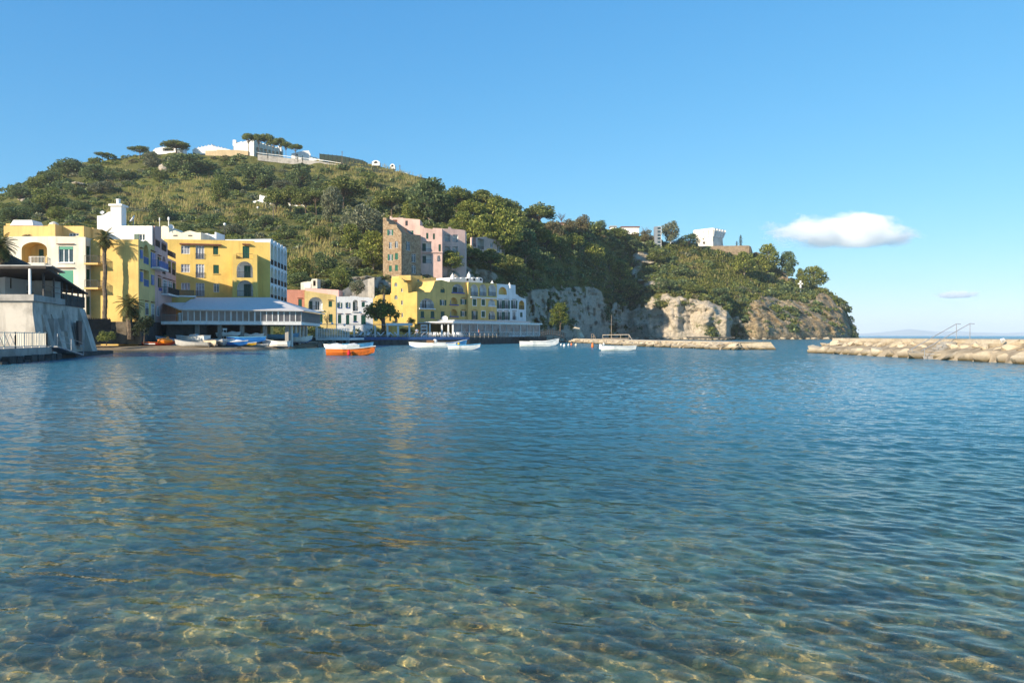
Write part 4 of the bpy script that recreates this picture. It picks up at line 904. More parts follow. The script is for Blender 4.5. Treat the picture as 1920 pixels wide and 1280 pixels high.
# ------------------------------------------------------------------ glazed dining pavilion and pergola bar in front of it
r = house('dining_pavilion', 940, 630, 172, 'long white framed glass dining pavilion along the waterfront before the hotel', 'pavilion')
f = Fac(r, 849.5, 158.5, 1012, 184); z0_ = 1.75; z1_ = f.pix(930, 607)[1]
sb = MB(); f.bx(sb, -.6, f.L + .4, z1_, z1_ + .35, -7.5, .5); sb.build('roof', M['frame_w'], r); sb = MB(); f.bx(sb, 3, f.L * .97, z1_ + .36, z1_ + .8, -7, -2.2); sb.build('roof_screen', M['grey_metal'], r)
k = 12
for i in range(k):
    a0 = f.L * i / k; a1 = f.L * (i + 1) / k; mb = MB(); w = .16 if i % 3 == 0 else .07
    f.bx(mb, a0, a0 + w, z0_, z1_, -.1, .04); f.bx(mb, a0 + w, a1, z0_, z0_ + .1, -.08, .02); f.bx(mb, a0 + w, a1, z1_ - .14, z1_ - .002, -.08, .02); f.bx(mb, a0 + w, a1, z0_ + .82, z0_ + .88, -.07, .01)
    for j in range(4): q = a0 + w + (a1 - a0 - w) * j / 4; mb.bar(f.pt(q, z0_ + .1, -.03), f.pt(q + (a1 - a0) / 4, z0_ + .82, -.03), .05); mb.bar(f.pt(q + (a1 - a0) / 4, z0_ + .1, -.03), f.pt(q, z0_ + .82, -.03), .05)
    if i == k - 1: f.bx(mb, a1 - .12, a1 + .02, z0_, z1_, -.1, .04)
    w_ = mb.build('window', M['frame_w'], r); pb = MB(); pb.face([f.pt(a, z, -.09) for a, z in ((a0, z0_ + .05), (a1, z0_ + .05), (a1, z1_ - .05), (a0, z1_ - .05))]); pb.build('pane', M['glass_sea'], w_)
mb = MB(); e0 = f.pt(f.L + .02, z0_, 0); mb.prism([(e0.x, e0.y), (e0.x - f.n.x * 7, e0.y - f.n.y * 7), (e0.x - f.n.x * 7 - .2, e0.y - f.n.y * 7), (e0.x - .2, e0.y)], z0_, z1_ - .002); mb.build('end_wall', M['white_cold'], r)
r = house('entrance_porch', 815, 620, 157, 'white flat roofed open porch with yellow back wall left of the glass pavilion', 'porch')
f = Fac(r, 783, 156.5, 850, 157.5); z2 = f.pix(820, 606.5)[1]
sb = MB(); f.bx(sb, 0, f.L, z2, z2 + .25, -6, .4); sb.build('roof', M['concrete'], r)
for x in (828.5, 840.5, 849, 806): a = f.pix(x, 620)[0]; sb = MB(); f.bx(sb, a - .16, a + .16, 1.5, z2 - .002, -.3, .02); sb.build('post', M['frame_w'], r)
fb = Fac(r, 778, 162, 852, 164)
for q in ((583, 1062, 614, 1115), (670, 1065, 708, 1115)): fb.win(*c4_(*q), mull=2)
for x in (832, 846, 856): fb.win(680 + (x - 6) / 4.5714, 611, 680 + (x + 12) / 4.5714, 625, mull=1)
fb.wall([M['yellow']], [(778, 606.8), (852, 607.2)], 1.4, 1.0)
f = Fac(r, 789, 155.5, 801, 155.5); mb = MB(); f.bx(mb, 0, f.L, 1.5, 4.0, -.4, 0); sb = mb.build('cabinet', M['frame_w'], r); pb = MB()
for k in range(3): f.bx(pb, .12, f.L - .12, 1.9 + k * .7, 2.4 + k * .7, .002, .03)
pb.build('pane', M['glass'], sb)
r = house('white_pergola', 740, 612, 155, 'white column pergola with a flat beam left of the hotel entrance', 'pergola')
for x, d_ in ((664, 153), (684, 153.2), (703.5, 153.4), (726.5, 153.6), (746.5, 153.8), (767.5, 154)): mb = MB(); p = at(x, 626, d_); mb.box((p.x, p.y, 1.45), .34, .34, 2.35); mb.build('column', M['white'], r)
mb = MB(); a, b = at(724, 607, 153.6), at(769, 607, 154); mb.prism([(a.x, a.y - .3), (b.x, b.y - .3), (b.x, b.y + 4), (a.x, a.y + 4)], 3.803, 4.3); mb.build('beam', M['white'], r)
mb = MB()
for k in range(2): mb.bar(at(600, 608, 150 + k * 3.0), at(722, 608.5, 153.5 + k * 3.0), .12)
for k in range(24): x = 604 + k * 4.9; mb.bar(at(x, 607, 149.5), at(x, 607, 154.5), .07)
mb.build('rafters', M['grey_metal'], r)
dish(at(834, 606.5, 155), .62, .1, 'round white satellite dish on the flat porch roof')
# ------------------------------------------------------------------ stone tower hotel and pink terraces up the slope
r = house('stone_tower_house', 750, 515, 196, 'tall brown stone tower house with light green shutters and pink terraces on the right')
TD_ = 196.0; f = Fac(r, 718, TD_, 753, TD_)
G = dict(kind='shut', col='green_mid'); M['green_mid'] = paint('mid_green_shutter_paint', (0.02, 0.15, 0.085)); M['brown_stone'] = None
t = NT('brown_rubble_stone'); co = t.pos(); vo = t.new('ShaderNodeTexVoronoi'); vo.inputs['Scale'].default_value = 2.6; t.ln(co, vo.inputs['Vector']); n1 = t.noise(co, .5, 5, .6)
bw_ = t.new('ShaderNodeRGBToBW'); t.ln(vo.outputs['Color'], bw_.inputs[0])
M['brown_stone'] = t.done(t.bsdf(t.mix(t.math('MULTIPLY', n1, .5), t.ramp(bw_.outputs[0], [(.1, (.25, .165, .095)), (.5, (.40, .28, .17)), (.9, (.52, .39, .25))]), (.24, .17, .11)), .95, t.bump(bw_.outputs[0], .6, .1), .1))
f.win(*c4_(224, 232, 249, 280), shut=True, col='green_mid'); f.win(*c4_(227, 340, 250, 395)); f.win(*c4_(278, 332, 303, 388)); f.win(*c4_(226, 443, 248, 495), shut=True, col='green_mid')
for q in ((278, 433, 303, 488), (226, 540, 250, 590), (278, 533, 303, 585)): f.win(*c4_(*q), **G)
f.win(*c4_(227, 635, 250, 688)); f.win(*c4_(225, 728, 248, 783)); f.win(*c4_(280, 632, 305, 680), **G)
f.wall([M['brown_stone']], [c4_(*q) for q in ((175, 130), (203, 130), (206, 158), (222, 164), (228, 185), (292, 190), (297, 212), (315, 232), (333, 258))], .8, Vector((2, 9, 0)), skip=('right',))
X0t = (753 - 960) / F * TD_
f = Fac(r, 753, TD_, 789, 201.7)
for q in ((373, 333, 409, 411), (419, 439, 456, 511), (419, 536, 456, 607)): f.win(*c4_(*q), rail=False)
f.wall([M['brown_stone']], [(753, 436.3), (762, 438), (770, 439.5), (789, 441)], .8, Vector((-4, 4, 0)), skip=('left',))
f = Fac(r, 722, 203, 788, 203); f.win(*c4_(381, 240, 417, 271), shut=True); f.win(*c4_(258, 147, 298, 166), kind='shut', col='tile'); f.win(*c4_(367, 156, 388, 199), kind='shut', col='iron')
f.wall([M['pink']], [c4_(*q) for q in ((195, 152), (232, 150), (235, 118), (247, 118), (250, 132), (345, 130), (347, 134), (492, 146))], 12, 6, name='upper_storey')
f = Fac(r, 787, 202.5, 829, 203.5)
for q in ((545, 260, 564, 311), (603, 266, 620, 315), (651, 358, 671, 431)): f.win(*c4_(*q), kind='shut')
f.loggia(*c4_(511, 332, 591, 424), arch=False, depth=1.6, inner=2, door=((.05, .42, .85),)); f.loggia(*c4_(513, 440, 591, 519), arch=False, depth=1.6, inner=2, door=((.05, .42, .85),)); f.loggia(*c4_(640, 452, 668, 505), depth=1.0, inner=2)
f.wall([M['pink'], M['pink'], M['white_cold']], [c4_(*q) for q in ((490, 196), (524, 205), (526, 216), (600, 228), (602, 218), (682, 222))], 14, Vector((0, 7, 0)), name='terrace_block')
a0, z0_, a1, z1_ = f.rect(*c4_(500, 418, 684, 430)); sb = MB(); f.bx(sb, 0, a1, z0_, z1_, .004, .3); sb.build('cornice', M['pink'], r)
f = Fac(r, 829.2, 207, 872, 210)
for y in (275, 375): f.loggia(*c4_(772, y, 818, y + 62), arch=False, depth=1.3, inner=2); f.loggia(*c4_(705, y, 752, y + 60), arch=False, depth=1.3, inner=2)
f.wall([M['pink'], M['pink'], M['white_cold']], [c4_(*q) for q in ((682, 222), (733, 226), (735, 211), (756, 211), (758, 224), (840, 232), (880, 238))], 17, Vector((0, 6, 0)), name='terrace_block')
r = house('pink_wing', 915, 478, 232, 'pink hotel wing half hidden behind the pines right of the stone tower')
f = Fac(r, 884, 226, 941, 238)
f.loggia(*c4_(985, 310, 1040, 400), arch=False, depth=1.2, inner=2); f.win(*c4_(1095, 345, 1118, 385)); f.win(*c4_(1155, 375, 1180, 425)); f.win(*c4_(1092, 415, 1116, 450)); f.loggia(*c4_(945, 300, 972, 380), arch=False, depth=1, inner=0)
f.wall([M['pink'], M['pink'], M['grey_wall']], [(884, 446), (912, 444), (916, 447), (941, 452)], 18, Vector((0, 6, 0)))
# stone retaining wall left of the tower
r = house('retaining_wall', 680, 550, 182, 'tall beige stone retaining wall on the slope left of the stone tower', 'wall')
mb = MB(); P = [at(634, 549, 178), at(660, 534, 180), at(690, 523, 181), at(702, 520, 181), at(703.5, 520, 186), at(718, 518, 195)]
for a, b in zip(P, P[1:]): mb.face([(a.x, a.y, 6), (b.x, b.y, 6), b, a]); mb.face([a, b, b + Vector((0, 4, 0)), a + Vector((0, 4, 0))])
mb.build('wall', M['old_stone'] if 'old_stone' in M else M['grey_wall'], r)
# ================================================================== HILLTOP AND HEADLAND BUILDINGS
M['ochre_pale'] = plaster('pale_ochre_wall', (.52, .40, .24), .8, .3)
r = house('castle_hotel', 480, 292, 430, 'white castle like hotel with crenellated roof behind umbrella pines on the hilltop', 'hotel')
HT = 438.0; f = Fac(r, 439.5, HT, 477, HT); cz_ = H + (YH - 300) / F * HT
f.wall([M['white']], [(439.5, 268.5), (443, 268.5), (443.2, 270), (452, 266.5), (455, 266), (455.2, 268), (464, 264.5), (469, 263.5), (469.2, 262), (473, 261.5), (473.2, 263), (477, 263)], cz_ + 1, 14, skip=('right',))
f = Fac(r, 477, HT, 534, 454); zb = H + (YH - 292) / F * HT
for i in range(7):
    for j in range(2): f.loggia(1.0 + i * (f.L - 2) / 7 + .3, zb - .8 + j * 3.4, 1.0 + (i + 1) * (f.L - 2) / 7 - .3, zb + 1.7 + j * 3.4, depth=1.2, px=False, inner=0, rail=None)
tp = [(477, 264.5)]
for i in range(9): x = 478 + i * 6; y = 266.5 + i * 1.75; tp += [(x, y - 2.2), (x + 2.4, y - 1.6), (x + 2.5, y + .6), (x + 5.8, y + 1.5)]
f.wall([M['cream']], tp, zb - 3, Vector((-13.5, 5, 0)), skip=('left',))
for x, y, w_ in ((441, 268, 1.6), (475, 263, 2.6), (526, 279, 2.0)): mb = MB(); p = at(x, y, HT + (x - 440) * .14 + 2); mb.box(p - Vector((0, 0, 2)), w_, w_, 3.3); mb.build('turret', M['white'], r)
r = house('garden_wall', 425, 290, 415, 'long beige wall along the hilltop under the white castle hotel', 'wall')
f = Fac(r, 386, 430, 467, 429); f.wall([M['ochre_pale']], [(386, 283.5), (407, 283), (407.2, 281.5), (440, 282), (466, 284)], f.pix(430, 298)[1], 2.5, off=0)
r = house('white_balustrade_house', 395, 280, 420, 'low white house with stepped pointed parapets on the hilltop left of the castle hotel', 'house')
f = Fac(r, 362, 437, 432, 436); tp = [(362, 281)]
for i, y in enumerate((278.5, 277, 275.5, 274.5, 273, 272, 275, 276, 277.5, 279)): x = 366 + i * 6.2; tp += [(x, y + 1.2), (x + .6, y - 1.6), (x + 1.4, y + 1.0)]
f.wall([M['white']], tp + [(432, 281)], f.pix(400, 290)[1], 6)
r = house('white_canopy_house', 315, 283, 428, 'white house with a dark canopy below the large lone umbrella pine on the ridge', 'house')
f = Fac(r, 288, 440, 344, 439); f.hole(f.loop(f.rect(306, 278, 327, 284)), 2.5, 0, 1); f.wall([M['white'], M['dark_stone']], [(288, 283), (293, 279), (305, 276.5), (328, 276.8), (330, 279.5), (344, 280)], f.pix(316, 290)[1], 5)
r = house('ridge_hut', 218, 305, 434, 'small dark block hut beside the little umbrella pine on the left ridge', 'hut')
mb = MB(); p = at(208, 306.5, 434); mb.box(p - Vector((0, 0, 2)), 1.6, 1.6, 3.8); mb.build('wall', M['dark_stone'], r); mb = MB(); p = at(219, 306, 434); mb.box(p - Vector((0, 0, 2)), 3.6, 1.6, 3.2); mb.build('annexe', M['cream'], r)
r = house('white_terrace_house', 565, 298, 428, 'plain white house with sloping gable right of the hilltop umbrella pines', 'house')
f = Fac(r, 547, 434, 583, 436); f.win(556, 289, 559, 293, mull=1); f.wall([M['white']], [(547, 289), (552, 287.5), (570, 283.5), (580, 283), (581, 286), (583, 290)], f.pix(565, 301)[1], 7)
r = house('white_terrace_annexe', 590, 300, 424, 'low white annexe with ochre door stepping down from the gabled white hilltop house', 'house')
f = Fac(r, 580, 431, 606, 432); f.win(610 - 15, 299, 598, 305, kind='shut', col='ochre'); f.wall([M['white']], [(580, 293.5), (594, 296), (606, 301)], f.pix(593, 305)[1], 5)
r = house('upper_terrace_wall', 560, 305, 415, 'long grey white terrace wall descending the hilltop right of the castle hotel', 'wall')
P = [at(484, 290.5, 424), at(520, 294.5, 424), at(560, 299.5, 422), at(600, 303.5, 420), at(647, 311, 416)]
mb = MB()
for a, b in zip(P, P[1:]):
    dn_ = Vector((0, 0, -3.2)); bk_ = Vector((0, 5, 0)); mb.face([a + dn_, b + dn_, b, a]); mb.face([a, b, b + bk_, a + bk_])
mb.build('wall', M['concrete'], r); mb = MB()
for a, b in zip(P, P[1:]): mb.bar(a + Vector((0, -.1, .9)), b + Vector((0, -.1, .9)), .22)
mb.build('rail', M['frame_w'], r)
for i, (pts, h_, lab) in enumerate((([(600, 289), (640, 293), (680, 301), (690, 306)], 3.5, 'dark green netting terrace fence high on the hilltop, the uppermost tier'), ([(640, 305), (690, 312), (740, 322), (800, 335)], 3.2, 'dark green netting terrace fence stepping down to the right, the middle tier'),
                        ([(700, 318), (745, 324), (790, 333), (826, 347)], 3, 'long low dark fence along the skyline descending to the big dark pine'))):
    r = house('terrace_fence', pts[0][0], pts[0][1], 412, lab, 'fence', 'terrace fences on the hilltop'); mb = MB(); pb = MB()
    P = [at(x, y, 421 - 3 * i + (x - 600) * -.06) for x, y in pts]
    for a, b in zip(P, P[1:]):
        d_ = Vector((0, 0, -h_)); k_ = Vector((0, .35, 0)); mb.face([a + d_, b + d_, b, a]); mb.face([a, b, b + k_, a + k_]); mb.face([b + d_ + k_, a + d_ + k_, a + k_, b + k_])
        n = max(2, int((b - a).length / 2.4))
        for j in range(n): q = a.lerp(b, j / n); pb.bar(q + d_ + Vector((0, -.05, 0)), q + Vector((0, -.05, .35)), .16)
    t_ = M.get('netting') or paint('green_netting', (.012, .032, .022), .8, .6); M['netting'] = t_
    mb.build('netting', t_, r); pb.build('posts', M['dark_wood'], r)
for x, y, w_, lab in ((706, 321, 30, 'white flat roofed pool house on the right shoulder of the hilltop'), (758, 329, 16, 'small white pavilion with arched niche on the right shoulder of the hilltop'), (736, 312.5, 9, 'tiny white arched gate on the skyline right of the terraces'), (705, 306, 14, 'small pale pavilion with pitched roof on the skyline terraces')):
    r = house('garden_pavilion', x, y, 414, lab, 'pavilion', 'small garden pavilions on the hilltop'); f = Fac(r, x - w_ / 2, 414, x + w_ / 2, 414)
    f.hole(f.loop(f.rect(x - w_ * .25, y - 3, x + w_ * .25, y + 1), True), .8, 0, 1); f.wall([M['white'], M['dark_stone']], [(x - w_ / 2, y - 2), (x - w_ * .2, y - 4.6), (x + w_ * .2, y - 4.6), (x + w_ / 2, y - 2)], f.pix(x, y + 5)[1], 4)
for x, y0, y1, lab in ((641, 283, 312, 'tall dark post standing on the hilltop terraces'), (751, 311, 324, 'thin dark post on the skyline right of the terraces'), (514, 383, 413, 'tall wooden pole beside the white villa among pines'), (750, 385, 402, 'wooden pole on the slope above the stone tower')):
    mb = MB(); p = ground_at(x, y1)[0]; hh_ = (y1 - y0) / F * p.y; mb.tube([p - Vector((0, 0, 1)), p + Vector((0, 0, hh_))], [.22, .14]); mb.bar(p + Vector((-.5, 0, hh_ - .6)), p + Vector((.5, 0, hh_ - .6)), .16); o = mb.build('utility_pole', M['wood'], None, origin=p); props(o, lab, 'pole')
r = house('white_villa', 492, 392, 320, 'white villa with stepped chimney among trees halfway up the slope')
f = Fac(r, 473, 322, 510, 320); f.win(480, 381, 484, 386, kind='shut'); f.wall([M['white']], [(473, 378), (487, 375), (487.2, 366), (490, 366), (490.5, 368), (498, 368), (498.2, 366), (500.5, 366), (501, 370), (506, 373), (510, 375)], 48, 8)
r = house('white_pine_villa', 555, 392, 315, 'white villa front half hidden behind the trunks of the umbrella pine clump')
f = Fac(r, 535, 316, 574, 315); f.win(548, 379, 553, 388, arch=True); f.win(560, 380, 564, 386, kind='shut', col='brown' if 'brown' in M else 'tile'); f.wall([M['white']], [(535, 376), (540, 373), (548, 374), (560, 373), (574, 376)], 48, 7)
r = house('pale_cottage', 880, 405, 290, 'small pale gabled cottage peeping out between the pine crowns above the pink wing', 'house')
f = Fac(r, 866, 296, 888, 298); f.wall([M['white']], [(866, 398), (874, 392), (879, 389.5), (885, 392), (888, 396)], 40, 6)
r = house('round_villa', 990, 425, 305, 'grey villa with overhanging mushroom roof and arched window beneath a pine', 'villa')
f = Fac(r, 970, 318, 1006, 318); f.win(987, 418, 999, 427, arch=True, mull=3); f.wall([M['concrete']], [(970, 410), (1006, 411)], 38, 7)
mb = MB(); A_ = [at(x, y, 316.5) for x, y in ((964, 411), (967, 407), (972, 404.5), (980, 401), (992, 402), (1003, 405), (1011, 412))]
for a, b in zip(A_, A_[1:]): mb.face([a, b, b + Vector((0, 9, 1.2)), a + Vector((0, 9, 1.2))]); mb.face([Vector((a.x, a.y, A_[0].z - .7)), Vector((b.x, b.y, A_[0].z - .7)), b, a]); mb.face([Vector((b.x, b.y, A_[0].z - .7)), Vector((a.x, a.y, A_[0].z - .7)), Vector((a.x, a.y + 9, A_[0].z - .7)), Vector((b.x, b.y + 9, A_[0].z - .7))])
mb.build('roof', M['concrete'], r)
mb = MB(); p = at(982.5, 424, 317); mb.tube([p, at(982.5, 411, 317)], .3); mb.build('column', M['white'], r)
for x0, x1, y, lab, mm in ((1047, 1060, 419, 'small pink roofed hut on the skyline among brown bushes', 'mauve'), (1165, 1198, 426, 'long low white house with brown roof on the skyline left of the lift tower', 'white'), (1145, 1155, 425, 'small white hut on the skyline between shrubs', 'white')):
    r = house('ridge_house', (x0 + x1) / 2, y + 6, 385, lab); d_ = np.interp((x0 + x1) / 2, [1050, 1190], [345, 405]); f = Fac(r, x0, d_, x1, d_); f.win(x0 + 3, y + 3, x0 + 6, y + 6); f.wall([M[mm]], [(x0, y + 1.5), ((x0 + x1) / 2, y - .5), (x1, y + 1.5)], f.pix(x0, y + 14)[1], 5)
    mb = MB(); z_ = f.pix((x0 + x1) / 2, y + .6)[1]; f.bx(mb, -.4, f.L + .4, z_, z_ + .5, -5.4, .4); mb.build('roof', M['tile' if mm != 'white' or x0 > 1160 else 'concrete'], r)
# watch tower on the headland
r = house('watch_tower', 1337, 461, 380, 'square white watch tower with flared battlements on the headland', 'tower')
cn = Vector(((1337 - 960) / F * 416, 416)); an = R(45); ur = Vector((math.cos(an), math.sin(an))); ul = Vector((-math.sin(an), math.cos(an))); SW = 11.6
cen = cn + (ur + ul) * SW / 2; zt0 = H + (YH - 462) / F * 416 - 1.5; ztop = H + (YH - 427.5) / F * 416
def sq(hw, z): return [(cen.x + (a * ur.x + b * ul.x) * hw, cen.y + (a * ur.y + b * ul.y) * hw, z) for a, b in ((-1, -1), (1, -1), (1, 1), (-1, 1))]
hgt = ztop - zt0; rings = [sq(SW / 2 - .1, zt0), sq(SW / 2 - .55, zt0 + hgt * .42), sq(SW / 2 - .6, zt0 + hgt * .6), sq(SW / 2 - .55, zt0 + hgt * .62)]
mb = MB()
for a, b in zip(rings, rings[1:]):
    for i in range(4): mb.face([a[i], a[(i + 1) % 4], b[(i + 1) % 4], b[i]])
t_ = plaster('weathered_tower_stone', (.74, .68, .58), .55, .3)
mb.build('wall', t_, r)
mb = MB(); a, b, c_ = sq(SW / 2 - .55, zt0 + hgt * .62), sq(SW / 2 + .1, zt0 + hgt * .86), sq(SW / 2 + .12, ztop)
for i in range(4): mb.face([a[i], a[(i + 1) % 4], b[(i + 1) % 4], b[i]]); mb.face([b[i], b[(i + 1) % 4], c_[(i + 1) % 4], c_[i]])
mb.face(c_); mb.build('battlement', M['white'], r)
for sd in range(2):
    for k in range(5):
        tq = (k + .02) / 4.05; mb = MB()
        def onf(hw, z): A, B = (sq(hw, z)[0], sq(hw, z)[1]) if sd == 0 else (sq(hw, z)[3], sq(hw, z)[0]); return Vector(A).lerp(Vector(B), tq)
        for z0_, z1_ in ((.60, .98),):
            nrm = (-ul if sd == 0 else -ur); off_ = Vector((nrm.x, nrm.y, 0)) * .55
            p0 = onf(SW / 2 - .5, zt0 + hgt * z0_); p1 = onf(SW / 2 + .12, zt0 + hgt * .88); p2 = onf(SW / 2 + .12, zt0 + hgt * z1_)
            mb.bar(p0, p1 + off_, .55); mb.bar(p1 + off_ * .8, p2 + off_ * .8, .55)
        mb.build('corbel', M['white'], r)
for tq, zz, w_ in ((.5, .30, .9), (.45, .5, .5)):
    A, B = sq(SW / 2 - .35, zt0 + hgt * zz)[3], sq(SW / 2 - .35, zt0 + hgt * zz)[0]; p = Vector(A).lerp(Vector(B), tq); mb = MB(); mb.box((p.x - .1, p.y - .1, p.z), w_, w_, w_ * 1.2, an); mb.build('window', M['dark_stone'], r)
r = house('bastion_wall', 1360, 472, 372, 'long brown stone terrace wall under the white watch tower', 'wall')
P = [at(1310, 462, 412), at(1322, 461.5, 410), at(1404, 460.5, 411), at(1408, 463, 412), at(1411, 474, 414)]
mb = MB()
for a, b in zip(P, P[1:]): mb.face([(a.x, a.y, 44), (b.x, b.y, 44), b, a]); mb.face([a, b, Vector((b.x - 3, b.y + 22, b.z)), Vector((a.x, a.y + 22, a.z))])
M['old_stone'] = plaster('old_brown_stone', (.34, .25, .16), .6, .8); mb.build('wall', M['old_stone'], r)
r = house('white_parapet_house', 1275, 462, 380, 'low white ruined house with balustrade left of the watch tower', 'house')
f = Fac(r, 1258, 409, 1288, 408); f.wall([M['white']], [(1258, 453), (1262, 451.5), (1280, 450), (1288, 454)], f.pix(1270, 466)[1], 5); f = Fac(r, 1287, 408, 1308, 406)
for k in range(6): f.hole(f.loop((.4 + k * .9, f.pix(1297, 462)[1], .9 + k * .9, f.pix(1297, 458)[1])), .4, 0, 0)
f.wall([M['cream']], [(1287, 456), (1308, 456)], f.pix(1297, 471)[1], 1.2, name='balustrade')
r = house('lift_tower', 1233, 457, 395, 'slim glass and steel lift tower on the headland skyline', 'tower')
f = Fac(r, 1227.2, 394, 1233, 394); z0_ = f.pix(1230, 459)[1] - 3; z1_ = f.pix(1230, 425)[1]; mb = MB(); f.bx(mb, 0, 1.5, z0_, z1_, -3, 0); mb.build('shaft', M['grey_metal'], r)
mb = MB(); f.bx(mb, 1.6, 3.2, z0_, z1_ - .3, -2.9, -.1); mb.build('glass_cabin', M['glass'], r); mb = MB()
for k in range(8): z_ = z0_ + (z1_ - z0_) * k / 7; f.bx(mb, 1.55, 3.3, z_ - .1, z_ + .1, -3, 0)
f.bx(mb, 3.2, 3.4, z0_, z1_, -3, 0); mb.build('frame', M['frame_w'], r)
mb = MB(); p = ground_at(1500, 545)[0]; p = Vector((at(1500.5, 546, p.y - 8))); hh_ = 20 / F * p.y; mb.bar(p - Vector((0, 0, 1.0)), p + Vector((0, 0, hh_)), .7, .6); q = p + Vector((0, 0, hh_ * .70)); mb.bar(q - Vector((1.25, 0, 0)), q + Vector((1.25, 0, 0)), .6, .65)
o = mb.build('cross', M['white'], None, origin=p); props(o, 'white stone cross standing near the tip of the headland', 'cross')
# small lamps
for x, y0, y1, d_, lab in ((484, 392, 412, 300, 'globe lamp on a post below the white villa'), (422, 424, 440, 230, 'small globe lamp on the slope behind the yellow hotel wing')):
    rt = house('globe_lamp', x, y1, d_, lab, 'lamp'); p = at(x, y1, d_); q = at(x, y0, d_); mb = MB(); mb.tube([p - Vector((0, 0, 2)), q], .1); mb.build('pole', M['iron'], rt); mb = MB(); mb.lathe(q, [(.05, 0), (.4, .3), (.45, .55), (.3, .85), (.02, .95)], 10); mb.build('globe', M['frame_w'], rt)

# ================================================================== TREES
def cards(P, size, rng, asp=.6, up=0.0):
    n = len(P); a = rng.normal(size=(n, 3)); a[:, 2] += up; a /= np.linalg.norm(a, axis=1)[:, None]
    b = rng.normal(size=(n, 3)); b -= (b * a).sum(1)[:, None] * a; b /= np.linalg.norm(b, axis=1)[:, None]
    s = (size * rng.uniform(.6, 1.35, n))[:, None]; a = a * s; b = b * s * asp
    V = np.stack([P - a - b, P + a - b * .6, P + a * .8 + b, P - a * .7 + b * .8], 1).reshape(-1, 3)
    return V, np.arange(4 * n).reshape(n, 4)
def ball(c, r3, n, rng, fill=.55):                      # points gathered toward the shell of a lumpy ball
    d = rng.normal(size=(n, 3)); d /= np.linalg.norm(d, axis=1)[:, None]
    rad = fill + (1 - fill) * rng.random(n) ** .5
    return np.asarray(c) + d * rad[:, None] * np.asarray(r3)
LM = {
 'pine': leafmat('umbrella_pine_needles', (0.090, 0.127, 0.035), (0.317, 0.330, 0.081), (0.432, 0.406, 0.127)),
 'aleppo': leafmat('pine_needles', (0.101, 0.134, 0.025), (0.386, 0.398, 0.071), (0.508, 0.488, 0.122)),
 'dark': leafmat('dark_evergreen_leaves', (0.066, 0.105, 0.045), (0.230, 0.282, 0.092), (0.306, 0.369, 0.154)),
 'grey': leafmat('grey_green_leaves', (0.119, 0.134, 0.076), (0.316, 0.323, 0.183), (0.428, 0.411, 0.270)),
 'cypress': leafmat('cypress_leaves', (0.028, 0.042, 0.020), (0.063, 0.084, 0.035)),
 'brownish': leafmat('brownish_leaves', (0.121, 0.103, 0.052), (0.310, 0.259, 0.121), (0.345, 0.328, 0.121)),
 'palm': leafmat('palm_fronds', (0.060, 0.074, 0.022), (0.192, 0.192, 0.060), (0.240, 0.204, 0.096)),
 'mid': leafmat('green_leaves', (0.091, 0.125, 0.032), (0.302, 0.332, 0.071), (0.403, 0.403, 0.121)),
 'bright': leafmat('bright_green_leaves', (.09, .12, .016), (.24, .27, .04), (.3, .3, .06)),
}
M['bark'] = paint('bark', (.15, .105, .07), .9, .5); M['pale_bark'] = paint('pale_bark', (.28, .23, .17), .9, .6)
